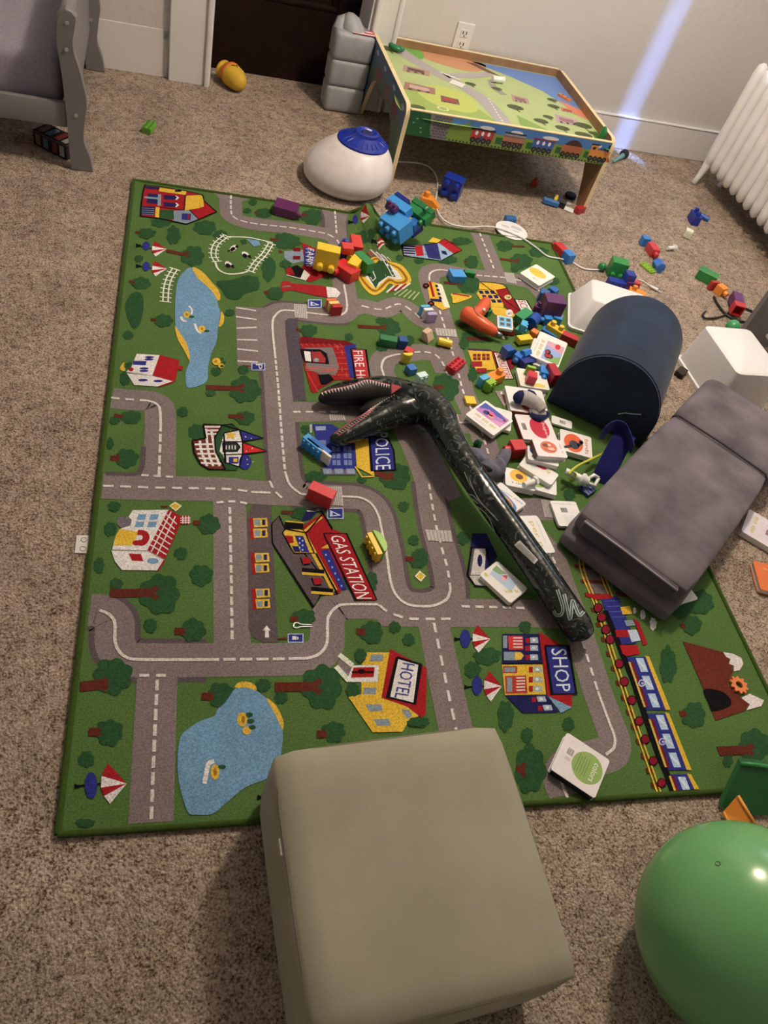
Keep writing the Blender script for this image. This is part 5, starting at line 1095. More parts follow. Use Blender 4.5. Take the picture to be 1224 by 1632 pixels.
# bus and canoes
K_.poly([(165, 300), (185, 285), (255, 300), (312, 455), (262, 470), (215, 440), (180, 400)], YEL, 7); K_.poly([(225, 300), (262, 305), (314, 455), (275, 450)], (226, 214, 180), 8); K_.line([(183, 285), (208, 385)], .009, RED, 8); K_.poly([(185, 395), (255, 400), (262, 420), (190, 412)], NAVY, 8); K_.oval(158, 312, 22, 17, BLK, 8); K_.oval(190, 428, 22, 16, BLK, 8); K_.oval(158, 312, 9, 7, (140, 50, 40), 9); K_.oval(190, 428, 9, 7, (140, 50, 40), 9)
for k in range(4): K_.poly([(215 + k * 8, 305 + k * 26), (232 + k * 8, 306 + k * 26), (238 + k * 8, 322 + k * 26), (220 + k * 8, 322 + k * 26)], NAVY, 9)
K_.out('printed_bus')
K_.poly([(325, 360), (440, 372), (445, 392), (340, 425), (330, 395)], YEL, 6, 3); K_.line([(328, 362), (440, 380)], .008, (150, 40, 40), 7); K_.out('printed_canoe')
# ================================================================ building bricks
def axis(u, v, d):
    if d == 'up': return Vector((0, 0, 1))
    if d == 'down': return Vector((0, 0, -1))
    return gdir(u, v, d[0], d[1])
def pose(u, v, dims, base, zdir='up', xdir=(10, 0), roll=0.0):
    "brick centre seen at pixel (u, v), resting with its lowest point at height base; zdir = way the studs point"
    Zv = axis(u, v, zdir); Xv = axis(u, v, xdir); 
    Xv = (Xv - Zv * Xv.dot(Zv)).normalized(); Yv = Zv.cross(Xv)
    R3 = Matrix((Xv, Yv, Zv)).transposed()
    if roll: R3 = R3 @ Matrix.Rotation(roll, 3, 'Y')
    h = sum(abs(R3[2][i]) * dims[i] / 2 for i in range(3))
    return Matrix.Translation(at(u, v, base + h)) @ R3.to_4x4()
_stud = {}
def stud_mesh(r, h, m, big):
    k = (round(r, 5), round(h, 5), m.name)
    if k not in _stud:
        b = MB()
        if big: b.lathe([(r, 0), (r, h * .75), (r * .93, h * .93), (r * .75, h), (.0005, h)], 16)
        else: b.lathe([(r, 0), (r, h), (r * .62, h), (r * .62, h * .55), (.0005, h * .55)], 14)
        o = b.build('stud', m, smooth=35); _stud[k] = o.data; bpy.data.objects.remove(o)
    return _stud[k]
MEGA = .0318; DUP = .0159
def brick(M, nx_, ny_, H, rgb, label, group=None, big=True, gain=1.0, unit=None, studs=None, shape=None, name='toy_brick', catg='toy brick'):
    U_ = unit or (MEGA if big else DUP); L, W_ = nx_ * U_ - .0004, ny_ * U_ - .0004
    m = mat('plastic', rgb, gain)
    t = thing(name, label, catg, M, group)
    b = MB(); bev = .0011 if big else .0006
    if shape == 'slope': b.prism([(-L / 2, -H / 2), (L / 2, -H / 2), (L / 2, -H / 2 + H * .25), (L / 2 - L * .45, H / 2), (-L / 2, H / 2)], -W_ / 2, W_ / 2, Matrix.Rotation(PI / 2, 4, 'X'), bev, 1)
    elif shape == 'round': b.prism([(-L / 2, -H / 2), (L / 2, -H / 2)] + [(L / 2 * math.cos(PI * i / 14), -H / 2 + H * math.sin(PI * i / 14)) for i in range(1, 14)], -W_ / 2, W_ / 2, Matrix.Rotation(PI / 2, 4, 'X'), bev, 1)
    elif shape == 'arch': b.prism([(-L / 2, -H / 2), (-L / 4, -H / 2)] + [(-L / 4 * math.cos(PI * i / 8), -H / 2 + L / 4 * math.sin(PI * i / 8)) for i in range(1, 8)] + [(L / 4, -H / 2), (L / 2, -H / 2), (L / 2, H / 2), (-L / 2, H / 2)], -W_ / 2, W_ / 2, Matrix.Rotation(PI / 2, 4, 'X'))
    elif shape == 'cyl': b.cyl((-L / 2, 0, 0), (L / 2, 0, 0), H / 2, n=24)
    elif shape == 'hex': b.cyl((-L / 2, 0, 0), (L / 2, 0, 0), H / 2, n=6)
    elif shape == 'tray':
        w = .004; b.box((0, 0, -H / 2 + .002), (L, W_, .004))
        for s_ in (-1, 1): b.box((s_ * (L / 2 - w / 2), 0, .001), (w, W_, H - .004)); b.box((0, s_ * (W_ / 2 - w / 2), .001), (L - 2 * w, w, H - .004))
    else:
        b.box((0, 0, 0), (L, W_, H), bev, 1)
    b.build('brick_body', m, t, smooth=22)
    if shape not in ('slope', 'round', 'arch', 'cyl', 'hex', 'tray', 'plain') or studs:
        r = U_ * (.30 if big else .295); h = U_ * (.50 if big else .28)
        sl = studs if studs is not None else [(i, j) for i in range(nx_) for j in range(ny_)]
        for i, j in sl:
            o = bpy.data.objects.new('stud', stud_mesh(r, h, m, big)); COL.objects.link(o); o.parent = t
            o.location = (-L / 2 + (i + .5) * L / nx_, -W_ / 2 + (j + .5) * W_ / ny_, H / 2 - .0002)
    return t
GP = 'bricks in the toy pile by the navy cushion'; GC = 'bricks on the carpet between radiator and white bins'
GA = 'large building bricks strewn over rug and carpet'; GD = 'small building bricks strewn over rug and carpet'
def mega(u, v, nx_, ny_, rgb, label, zdir='up', xdir=(10, 0), base=.0012, H=.0325, gain=1.0, **k):
    U_ = k.get('unit') or MEGA
    sc = 1.3 if k.get('group') == GC else 1.15 if 'stadium pile' in label or 'fire house' in label else 1.08 if k.get('group') == GP else 1.0
    if sc != 1.0: U_ *= sc; H *= sc; k['unit'] = U_
    return brick(pose(u, v, (nx_ * U_, ny_ * U_, H), base, zdir, xdir, k.pop('roll', 0.0)), nx_, ny_, H, rgb, label, k.pop('group', GA), True, gain, **k)
def duplo(u, v, nx_, ny_, rgb, label, zdir='up', xdir=(10, 0), base=.0012, H=.0192, gain=1.0, **k):
    return brick(pose(u, v, (nx_ * DUP, ny_ * DUP, H), base, zdir, xdir, k.pop('roll', 0.0)), nx_, ny_, H, rgb, label, k.pop('group', GD), False, gain, **k)
cR = (206, 50, 50); cY = (240, 196, 50); cB = (58, 120, 190); cLB = (70, 150, 210); cNB = (28, 44, 120); cG = (44, 128, 66); cP = (96, 46, 92); cO = (240, 140, 44); cLG = (140, 186, 60); cMB = (40, 86, 160); cW = (232, 224, 210)

# ---- on the far carpet
duplo(238, 203, 4, 2, (104, 160, 50), 'small lime green brick lying alone on carpet near the bed', 'up', (14, -16), FZ + .002)
mega(721, 297, 2, 2, (24, 52, 140), 'dark blue large brick on its side on carpet before the play table', (-12, 16), (16, 12), FZ + .001, .052, studs=[(0, 0), (1, 0), (0, 1), (1, 1)], unit=.038)
mega(686, 322, 2, 1, (240, 142, 46), 'orange sloped large brick on carpet beside the white cord', 'up', (14, 4), FZ + .001, .034, shape='slope', studs=[(0, 0)], unit=.038)
mega(684, 342, 1, 1, (240, 148, 46), 'orange single stud brick at the far edge of the rug', (6, 16), (12, -3), .001, .030, unit=.038)
mega(456, 333, 2, 1, (104, 44, 88), 'plum purple two stud brick near the far rug edge', (22, 6), (5, -14), .001, .078, gain=.9, studs=[(0, 0)])
# large assembled lump: built as its own frame
def stack(u, v, z, xdir, tilt=0.0, rollx=0.0):
    X_ = gdir(u, v, *xdir)
    return frame(at(u, v, z), X_, (0, 0, 1)) @ Matrix.Rotation(tilt, 4, 'Y') @ Matrix.Rotation(rollx, 4, 'X')
S = stack(638, 352, .070, (20, -6), -0.42, -.06)
def sb(x, y, z, R_=None): return S @ Matrix.Translation((x, y, z)) @ (R_ or Matrix())
RX = Matrix.Rotation(-PI / 2, 4, 'Y')     # studs toward -x
RZ_ = Matrix.Rotation(-PI / 2, 4, 'X')
GS = 'bricks clipped together in one lump on the far rug edge'
brick(sb(-.030, -.014, .008, RX), 2, 3, .062, cLB, 'sky blue block of the brick lump with studs toward the pond', GS, studs=[(0, 0), (1, 0), (0, 1), (1, 1), (0, 2), (1, 2)])
brick(sb(.0195, .020, .034, RX), 1, 3, .034, cLB, 'sky blue bar on top of the brick lump', GS, studs=[(0, 2), (0, 1)])
brick(sb(-.010, .022, .0515), 1, 2, .020, cP, 'purple two stud brick on top of the brick lump', GS, unit=.022)
brick(sb(.046, .034, .034, RX), 1, 2, .016, cNB, 'navy plate at the back of the brick lump', GS, studs=[])
brick(sb(.054, -.034, .010, RX), 1, 3, .030, cG, 'green long brick on the near side of the brick lump', GS, studs=[(0, 0), (0, 2)])
brick(sb(.081, -.030, .012, RX), 1, 3, .022, (38, 110, 58), 'darker green three stud wall at the end of the brick lump', GS, studs=[(0, 0), (1, 0)])
brick(sb(.020, -.046, -.004, RX), 1, 1, .030, (48, 110, 180), 'mid blue single stud brick low on the brick lump', GS)
brick(sb(.030, -.036, -.034, RX), 1, 1, .050, cNB, 'navy single stud brick under the brick lump', GS)

# ---- cluster on the stadium print
mega(521, 411, 2, 2, cY, 'yellow large brick with two studs facing the fire house print', (-2, 16), (14, -6), .012, .036, studs=[(0, 0), (1, 0)])
mega(548, 398, 1, 1, (36, 60, 130), 'navy single brick under red ones in the stadium pile', 'up', (10, 4), .010, .034)
mega(553, 396, 1, 1, (214, 56, 52), 'red square brick on top of the navy one in the stadium pile', 'up', (10, 1), .046, .020, studs=[])
mega(567, 391, 1, 2, (214, 56, 50), 'red long sloped brick leaning at the back of the stadium pile', 'up', (14, 2), .014, .030, studs=[], shape='plain')
mega(579, 418, 2, 1, cG, 'green two stud brick in the stadium pile', (-12, 3), (12, 9), .012, .028, studs=[])
mega(566, 421, 2, 1, cY, 'yellow long brick between red and green in the stadium pile', (-14, -6), (14, 10), .010, .030, studs=[(0, 0)])
mega(552, 432, 2, 1, (206, 44, 46), 'red slanted large brick at the near side of the stadium pile', (-12, 6), (14, 6), .0015, .044, studs=[(0, 0)])
# ---- small bricks
duplo(527, 484, 2, 2, (236, 110, 62), 'orange top of a small brick tower by the crossing sign print', (-5, -9), (10, -3), .0012, .011, studs=[])
duplo(531, 488.5, 2, 2, (244, 206, 120), 'cream yellow middle of the small brick tower by the crossing', (-5, -9), (10, -3), .0012, .013, studs=[])
duplo(536, 494, 2, 2, (186, 36, 40), 'red end of the small brick tower by the crossing', (-5, -9), (10, -3), .0012, .015, studs=[])
duplo(676, 494, 2, 2, (96, 178, 206), 'pale blue end of a small brick tower on the winding road', (-5, -8), (10, -3), .0012, .011, studs=[])
duplo(681, 499, 2, 2, (236, 226, 214), 'white middle of the small brick tower on the winding road', (-5, -8), (10, -3), .0012, .013, studs=[])
duplo(687, 506, 2, 2, (176, 152, 190), 'lilac end of the small brick tower on the winding road', (-5, -8), (10, -3), .0012, .014, studs=[])
mega(682, 535, 1, 1, (206, 172, 138), 'tan wooden block beside the yellow cylinder', 'up', (12, 8), .0015, .030, studs=[], shape='slope')
brick(pose(709, 546, (.042, .024, .024), .0012, 'up', (22, 6)), 2, 1, .024, (240, 202, 50), 'yellow wooden cylinder lying on the road print', GD, False, unit=.021, shape='cyl', name='toy_cylinder', catg='toy block')
mega(618, 544, 2, 1, (40, 116, 66), 'green wooden roof block on the rug beside a navy one', 'up', (16, 3), .0012, .026, studs=[], shape='plain', unit=.026)
mega(641, 546, 1, 1, (34, 80, 140), 'blue block touching the green roof block', 'up', (12, 1), .0012, .030, studs=[], shape='plain', unit=.026)
mega(651, 562, 1, 1, (206, 56, 54), 'red wooden block behind the yellow half disc', 'up', (14, 6), .0012, .022, studs=[], shape='plain', unit=.026)
mega(649, 571, 1, 1, (244, 204, 60), 'yellow half disc block leaning on red and blue blocks', (6, 12), (14, 8), .0012, .014, shape='round', unit=.032)
mega(655, 589, 1, 1, (60, 112, 172), 'blue wooden block beside the mint brick', 'up', (14, -3), .0012, .022, studs=[], shape='plain', unit=.026)
duplo(671, 603, 2, 2, (210, 226, 212), 'pale mint small brick on its side on the rug', (12, 14), (14, -9), .0012, .020)
duplo(726, 583, 4, 2, (200, 40, 52), 'red eight stud small brick on the road print', 'up', (16, -13), .0012)
duplo(749, 639, 2, 2, cY, 'yellow square small brick beside the board books', 'down', (14, 1), .0012, .010, studs=[])
duplo(715, 690, 2, 2, (206, 226, 130), 'pale lime half of a small two brick stack by the dinosaur neck', (-10, -12), (12, -8), .0012, .0192, studs=[])
duplo(725, 698, 2, 2, (240, 112, 56), 'orange half of the small two brick stack by the dinosaur neck', (10, 12), (12, -8), .0012, .0192)
mega(512, 789, 2, 1, (214, 60, 62), 'red plain large brick on the road print by the gas station', 'up', (20, 9), .0012, .040, studs=[], shape='plain', unit=.031)
duplo(595, 872, 4, 2, (240, 190, 50), 'yellow four stud small brick on edge by the gas station sign', (-14, 3), (8, 18), .0012, .013)
brick(pose(606, 867, (.0636, .0318, .017), .0012, (12, -3), (8, 18)), 4, 2, .017, (140, 184, 62), 'lime green rounded small brick clipped to the yellow one', GD, False, shape='round')
duplo(500, 712, 4, 2, (70, 152, 210), 'sky blue small brick stack beside the police print', (-12, 8), (14, -18), .0012, .022)
duplo(509, 716, 4, 2, (48, 116, 196), 'blue middle small brick of the stack beside the police print', (-12, 8), (14, -18), .0012, .014, studs=[])
brick(pose(507, 720, (.082, .0318, .007), .0012, (-12, 8), (16, -30)), 5, 2, .007, (238, 228, 212), 'cream flat plate at the end of the blue brick stack', GD, False, studs=[])

# ---- toy pile in front of the white bin
GP = 'bricks in the toy pile by the navy cushion'
mega(728, 440, 2, 1, cLB, 'sky blue large brick on the road before the school print', (-8, -14), (14, -6), .0012, .042, studs=[(0, 0)], unit=.026)
mega(748, 436, 2, 1, cG, 'green small roof brick behind the sky blue brick', 'up', (14, 2), .0012, .018, studs=[], unit=.02)
mega(866, 472, 1, 1, (40, 96, 150), 'teal blue brick beside the purple one', 'up', (12, 4), .0012, .034, studs=[], group=GP, unit=.03)
mega(880, 467, 1, 1, (40, 96, 160), 'teal blue cube behind the purple brick', 'up', (12, 8), .0012, .034, studs=[], group=GP, unit=.028)
mega(879, 489, 2, 2, cP, 'large purple brick in the toy pile beside the white bin', (-6, -14), (16, 3), .010, .050, group=GP, studs=[(0, 1)])
mega(857, 493, 1, 1, (100, 44, 92), 'plum single stud brick left of the purple brick', 'up', (12, 5), .0012, .028, group=GP, unit=.028)
mega(834, 504, 2, 1, (48, 142, 84), 'green two by one brick tilted over the pile by the school print', 'up', (16, -11), .018, .022, studs=[], group=GP)
mega(850, 511, 1, 1, (34, 76, 156), 'dark blue hollow cylinder brick in the toy pile', 'up', (10, -10), .004, .036, group=GP, shape='cyl', unit=.042)
mega(872, 510, 1, 1, (64, 138, 204), 'sky blue stud brick beneath the purple brick', (-12, -1), (6, 10), .0012, .026, group=GP, unit=.026)
mega(887, 509, 1, 1, (76, 148, 214), 'bright blue block under the purple brick', 'up', (12, 4), .0012, .026, studs=[], group=GP, unit=.028)
brick(pose(885, 526, (.064, .018, .024), .006, 'up', (16, 10)), 2, 1, .022, (240, 192, 58), 'yellow brick with scalloped edge in the toy pile', GP, True, unit=.030)
mega(877, 530, 2, 1, (60, 130, 190), 'blue flat plate under the scalloped yellow brick', 'up', (16, 9), .0012, .010, studs=[], group=GP, unit=.026)
mega(907, 540, 2, 1, (186, 40, 48), 'red brick tucked before the navy cushion', 'up', (16, 7), .0012, .026, studs=[], group=GP, unit=.026)
duplo(833, 521, 2, 2, (84, 176, 212), 'light blue top of a green small brick in the toy pile', (10, 4), (10, -10), .012, .0192, group=GP)
duplo(829, 528, 2, 2, (70, 166, 110), 'green small brick below the light blue one in the pile', 'up', (10, 6), .0012, .018, group=GP, studs=[])
mega(835, 541, 2, 1, (244, 202, 50), 'yellow flat roof brick in the toy pile', 'up', (16, -2), .006, .018, studs=[], group=GP, unit=.024)
mega(851, 532, 1, 1, (240, 128, 64), 'orange small block behind the yellow roof brick', 'up', (10, 6), .004, .022, studs=[], group=GP, unit=.022)
mega(777, 497, 1, 1, (44, 130, 84), 'green small scalloped brick behind the toy window', 'up', (10, 8), .0012, .020, group=GP, unit=.02)
mega(813, 558, 2, 1, (42, 88, 160), 'dark blue sloped large brick before the bookstore print', 'up', (18, -6), .012, .026, studs=[], group=GP, shape='slope', unit=.027)
mega(838, 563, 1, 1, (64, 126, 200), 'blue hexagonal brick end in the toy pile', 'up', (12, -4), .016, .024, studs=[], group=GP, shape='hex', unit=.028)
mega(826, 570, 1, 1, (60, 122, 196), 'blue round stud brick beside the hexagonal one', (-8, 8), (10, 6), .0012, .026, group=GP, unit=.024)
mega(840, 578, 2, 1, (30, 46, 120), 'navy brick beneath the blue bricks near the bookstore print', 'up', (14, -4), .0012, .024, studs=[], group=GP, unit=.024)
mega(845, 590, 1, 1, (150, 190, 62), 'lime slice on the red brick that stands on the yellow book', (0, -10), (12, 2), .019, .010, studs=[], group=GP, unit=.026, shape='plain')
mega(847, 602, 1, 1, (206, 46, 60), 'red brick standing on the yellow board book', (0, -10), (12, 2), .019, .028, studs=[], group=GP, unit=.026, shape='plain')
mega(866, 594, 1, 1, (64, 134, 204), 'blue single stud brick between two red bricks', (1, 14), (12, 0), .0025, .034, group=GP, unit=.026)
mega(880, 597, 1, 2, (180, 34, 48), 'dark red brick against the navy cushion', 'up', (14, 0), .0025, .040, studs=[], group=GP, unit=.026)
mega(787, 603, 2, 1, (240, 142, 44), 'orange one stud brick on the bookstore print', 'up', (14, -6), .0012, .026, group=GP, studs=[(1, 0)], unit=.030)
duplo(770, 607, 2, 2, (86, 170, 206), 'light blue half of a small brick stack by the orange brick', (10, 9), (10, -10), .0012, .0192, studs=[], group=GP)
duplo(780, 614, 2, 2, (142, 186, 56), 'lime half of the small brick stack by the orange brick', (10, 9), (10, -10), .0012, .0192, group=GP)
mega(823, 716, 1, 1, (204, 50, 50), 'red round knob brick beside the stacked board books', (-14, 1), (6, 12), .0012, .038, group=GP, unit=.036)
# ---- bricks on the right-hand carpet
GC = 'bricks on the carpet between radiator and white bins'
C0 = FZ + .001
mega(893, 399, 1, 1, (206, 50, 52), 'red half of a two brick stick at the far rug corner', (-10, -10), (10, -7), C0, .040, group=GC, unit=.026)
mega(905, 409, 1, 1, (56, 124, 190), 'blue half of the two brick stick at the far rug corner', (-10, -10), (10, -7), C0, .032, group=GC, unit=.027, studs=[])
mega(984, 427, 2, 2, (48, 138, 66), 'green large brick on carpet with the cord passing it', (3, 14), (14, -2), C0, .036, group=GC, studs=[(0, 0), (1, 0)], unit=.024)
mega(982, 452, 2, 1, (30, 52, 140), 'dark blue glossy brick beside the green large brick', 'up', (14, 3), C0, .022, group=GC, studs=[], unit=.026)
mega(1003, 441, 1, 1, (40, 60, 140), 'navy cube on the purple and red brick', 'up', (12, 2), C0 + .026, .024, group=GC, studs=[], unit=.028)
mega(1002, 452, 1, 1, (110, 54, 104), 'purple brick under the navy cube near the white bin', 'up', (12, 2), C0, .024, group=GC, studs=[], unit=.028)
mega(1013, 455, 1, 1, (204, 62, 64), 'red small brick beside the purple one near the white bin', 'up', (12, 2), C0, .024, group=GC, studs=[], unit=.018)
mega(1014, 469, 2, 1, cO, 'orange one stud brick behind the white bin', 'up', (16, 6), C0, .022, group=GC, studs=[(0, 0)], unit=.024)
mega(1028, 384, 1, 1, (56, 124, 196), 'blue top of a red brick stick on the open carpet', (-8, -12), (10, -5), C0, .022, group=GC, unit=.026, studs=[])
mega(1040, 398, 1, 1, (206, 62, 64), 'red middle of the brick stick on the open carpet', (8, 12), (10, -5), C0, .044, group=GC, unit=.026)
mega(1050, 423, 1, 1, (56, 112, 186), 'blue hexagonal knob at the end of the brick stick', 'up', (8, 12), C0, .032, group=GC, unit=.030, shape='hex')
duplo(1033, 427, 4, 2, (152, 190, 60), 'lime thin plate brick on carpet beside the blue knob', 'up', (12, 10), C0, .007, group=GC)
mega(1107, 347, 1, 2, (30, 48, 138), 'dark blue ridged brick on carpet toward the radiator', 'up', (12, 3), C0, .030, group=GC, unit=.026)
brick(pose(1124, 347, (.036, .02, .02), C0, 'up', (14, 8)), 2, 1, .020, (40, 92, 160), 'blue small cylinder lying beside the dark blue brick', GC, False, unit=.019, shape='cyl', name='toy_cylinder', catg='toy block')
duplo(1097, 372, 2, 2, (238, 226, 196), 'cream small brick on carpet below the dark blue brick', (-2, 10), (10, 2), C0, .028, group=GC)
mega(1127, 440, 2, 1, (44, 132, 62), 'green large brick lying before the gear of bricks near the post', (6, -10), (14, 16), C0, .034, group=GC, studs=[(0, 0)], unit=.030)
mega(1137, 455, 1, 1, (180, 52, 46), 'red slice between green and orange bricks', (8, 10), (12, -8), C0, .012, group=GC, studs=[], unit=.028)
mega(1149, 462, 1, 1, (240, 144, 52), 'orange brick with one stud after the red slice', (12, 10), (12, -10), C0, .028, group=GC, unit=.026)
mega(1174, 480, 1, 2, (100, 46, 100), 'purple brick on the black hanger by the grey post', 'up', (12, 4), C0 + .011, .028, group=GC, studs=[], unit=.030)
mega(1175, 492, 1, 1, (200, 50, 50), 'red hollow brick on the black hanger by the grey post', (4, 12), (12, 2), C0 + .011, .026, group=GC, shape='tray', unit=.032)
# ---- under and beside the play table
mega(852, 292, 1, 1, (170, 52, 44), 'red knob toy under the play table', 'up', (10, 4), C0, .022, unit=.026, group='oddments by the play table leg')
mega(878, 322, 3, 1, (54, 112, 176), 'blue long flat brick by the play table leg', 'up', (16, 5), C0 + .004, .018, studs=[], unit=.022, group='oddments by the play table leg')
mega(924, 334, 2, 1, (176, 36, 42), 'red hollow box brick by the play table leg', (-8, -6), (12, 8), C0, .024, shape='tray', unit=.024, group='oddments by the play table leg')

# ================================================================ other toys
def simple(name, b, m, label, catg, M=None, smooth=True, group=None): return tag(b.build(name, m, M=M, smooth=smooth), label, catg, group)
# toy drill: orange handle bent like a boomerang with a metal tip
dr = thing('toy_drill', 'orange toy drill with a grey bit lying on the school print', 'toy')
OR_ = mat('plastic', (222, 92, 50), 1.0, .3)
pth = [at(772, 486, .034), at(764, 497, .036), at(754, 502, .036), at(745, 506, .034)]
b = MB(); b.tube(cat([at(775, 479, .032), at(772, 486, .034), at(763, 497, .036), at(752, 504, .034)], 6), [.014 + .006 * min(1, i / 5) for i in range(19)], 16); b.build('handle', OR_, dr, smooth=True)
ax_ = cat([at(738, 497, .032), at(750, 505, .036), at(768, 517, .036), at(783, 526, .032), at(790, 530, .028)], 6)
b = MB(); b.tube(ax_, [[.012, .020, .025, .027, .026, .025, .024, .024, .024, .024, .024, .023, .023, .022, .021, .021, .020, .019, .018, .0175, .017, .016, .015, .014, .012][min(i, 24)] for i in range(len(ax_))], 18); b.build('motor_body', OR_, dr, smooth=True)
b = MB(); b.tube([at(789, 529, .028), at(797, 534, .024), at(800, 536, .022)], [.0075, .0075, .006], 10); bt_ = b.build('bit', mat('metal', (150, 145, 138)), dr, smooth=True)
b = MB()
for s_ in (-1, 1): b.tube([at(799, 535.5 + s_, .022), at(804, 539 + s_ * 1.6, .019)], .0025, 6)
b.build('bit_prong', mat('metal', (190, 184, 176)), bt_)
b = MB(); b.tube(cat([at(757, 488, .0585), at(757, 494, .062), at(762, 501, .0625), at(768, 506, .0595)], 4), .0012, 5); b.build('mould_line', mat('plastic', (170, 130, 120)), dr, smooth=True)
b = MB(); b.ball(at(771, 494, .052), .006, 10, 6); b.build('trigger', mat('plastic', (230, 220, 210)), dr, smooth=True)
# toy window (white frame, light blue panes) and red roof piece beneath
tw = thing('toy_window', 'white toy window frame with light blue panes on a red block', 'toy', frame(at(804, 516, .040), gdir(804, 516, 24, 4), Vector((0, 0, 1)) + gdir(804, 516, 4, 16) * .35))
b = MB(); b.box((0, 0, 0), (.052, .046, .012), .0015); b.build('window_block', mat('plastic', (236, 230, 222)), tw)
b = MB(); b.box((0, .002, .0062), (.043, .036, .0012)); b.build('pane_field', mat('plastic', (108, 180, 212)), tw)
for x in (-.0105, .0105):
    for y in (-.0065, .0105): b = MB(); b.box((x, y, .0071), (.013, .010, .0008)); b.build('pane', mat('plastic', (44, 52, 62)), tw)
simple('toy_roof_block', MB().prism([(-.026, 0), (.026, 0), (.014, .030), (-.016, .030)], -.02, .02, Matrix.Rotation(PI / 2, 4, 'X'), .001, 1), mat('plastic', (190, 38, 48)), 'red toy roof block under the toy window', 'toy block', frame(at(806, 528, .0012), gdir(806, 528, 24, 4), (0, 0, 1)), 30, GP)
# inner parts of the box-brick pile beside the table leg
simple('toy_gear_black', MB().lathe([(.010, 0), (.024, .002), (.024, .016), (.010, .018), (.004, .018)], 9), mat('rubber', (26, 24, 26)), 'black knobbly toy wheel by the play table leg', 'toy', Matrix.Translation(at(908, 315, C0)) , 30)
yf = thing('toy_vehicle', 'yellow and white toy vehicle with black block by the play table leg', 'toy', frame(at(893, 328, C0), gdir(893, 328, 24, 10), (0, 0, 1)))
b = MB(); b.box((-.028, 0, .014), (.012, .05, .026), .001); b.build('yellow_post', mat('plastic', (232, 190, 60)), yf)
b = MB(); b.box((0, -.004, .012), (.038, .034, .022), .001); b.build('black_block', mat('plastic', (22, 20, 22)), yf)
b = MB(); b.box((.038, -.006, .002), (.04, .036, .003), .0006); b.build('white_card', mat('paper', (226, 216, 206)), yf)
b = MB(); b.box((.006, .022, .012), (.06, .003, .008)); b.build('white_bar', mat('plastic', (220, 214, 204)), yf)
# teal brush by the far wall
tbq = thing('toy_brush', 'teal handled toy brush on carpet beside the play table', 'toy', frame(at(985, 256, FZ), gdir(985, 256, 20, -10), (0, 0, 1)))
b = MB(); b.tube([(-.06, 0, .009), (-.02, 0, .011), (.02, 0, .014), (.035, 0, .016)], [.006, .007, .010, .013], 12); b.build('handle', mat('plastic', (110, 160, 150)), tbq, smooth=True)
b = MB(); b.lathe([(.012, 0), (.020, .004), (.021, .02), (.014, .026)], 14, Matrix.Translation((.033, 0, .0215)) @ Matrix.Rotation(PI / 2, 4, 'Y')); b.build('brush_head', mat('rubber', (50, 52, 56)), tbq, smooth=True)
# white toy bolts
def bolt(u, v, d, base, label, L=.036, r=.0075, hr=.0125):
    t = thing('toy_bolt', label, 'toy', frame(at(u, v, base + hr), gdir(u, v, *d), (0, 0, 1)), 'white plastic toy bolts')
    b = MB(); b.cyl((-L / 2, 0, 0), (L / 2, 0, 0), r, n=14); b.build('shaft', WPL, t, smooth=40)
    b = MB(); b.cyl((L / 2, 0, 0), (L / 2 + .008, 0, 0), hr, n=6); b.build('hex_head', WPL, t)
    return t
bolt(1069, 395, (12, -1), C0, 'white plastic toy bolt on carpet beside the red brick stick')
# hair clip on the rug
b = MB(); b.tube(cat([at(497, 996, .002), at(480, 995, .002), at(474, 992.5, .002), at(469, 994, .002), at(468, 999, .002), at(473, 1001, .002), at(480, 999, .002), at(499, 999, .002)], 5), .0016, 6)
simple('hair_clip', b, mat('metal', (236, 226, 214), 1, .3), 'small white bent wire clip on the rug beside the gas station', 'clip')
# orange gear
gz = thing('toy_gear', 'orange plastic toy gear lying on the mountain print', 'toy', Matrix.Translation(at(1176, 1093, .0025)))
pts = []
for i in range(40):
    a = 2 * PI * i / 40; rr = .0225 if (i % 4) in (0, 1) else .0175; pts.append((rr * math.cos(a), rr * math.sin(a)))
b = MB(); n = 40; inn = [(.0085 * math.cos(2 * PI * i / n), .0085 * math.sin(2 * PI * i / n)) for i in range(n)]
for z0 in (0, .006): pass
vs = [(x, y, 0) for x, y in pts] + [(x, y, 0) for x, y in inn] + [(x, y, .006) for x, y in pts] + [(x, y, .006) for x, y in inn]
fs = []
for i in range(n):
    j = (i + 1) % n; fs += [[i, j, 2 * n + j, 2 * n + i], [n + j, n + i, 3 * n + i, 3 * n + j], [2 * n + i, 2 * n + j, 3 * n + j, 3 * n + i], [j, i, n + i, n + j]]
b.add(vs, fs); b.build('gear_wheel', mat('plastic', (226, 120, 60)), gz)
# round white disc lying on the cord, and the humidifier's cord
ds = thing('round_card', 'round white printed disc lying at the far rug edge', 'disc', Matrix.Translation(at(815, 368, .0015)) @ Matrix.Rotation(-.4, 4, 'Z'))
b = MB(); b.lathe([(.0625, 0), (.063, .001), (.063, .0022), (.0625, .003), (.001, .003)], 40); b.build('disc', mat('paper', (230, 220, 208)), ds, smooth=40)
fd = Flat(lambda x, y, z: Vector((x, y, .003 + z)))
for k, (x, y, w, h) in enumerate(((.010, .026, .024, .0015), (.012, .021, .030, .0015), (.012, .016, .032, .0015), (-.02, .012, .022, .0015), (-.02, .007, .020, .0015), (-.014, -.016, .014, .011), (.012, .002, .02, .0015))): fd.rect(x * 1.35 - w * .7, y * 1.35 - h * .7, x * 1.35 + w * .7, y * 1.35 + h * .7, (84, 84, 92), 0)
fd.build('disc_print', ds)
mega(813, 350, 2, 1, (52, 104, 160), 'blue brick behind the round white disc', 'up', (16, 2), FZ + .001, .024, studs=[], unit=.022)
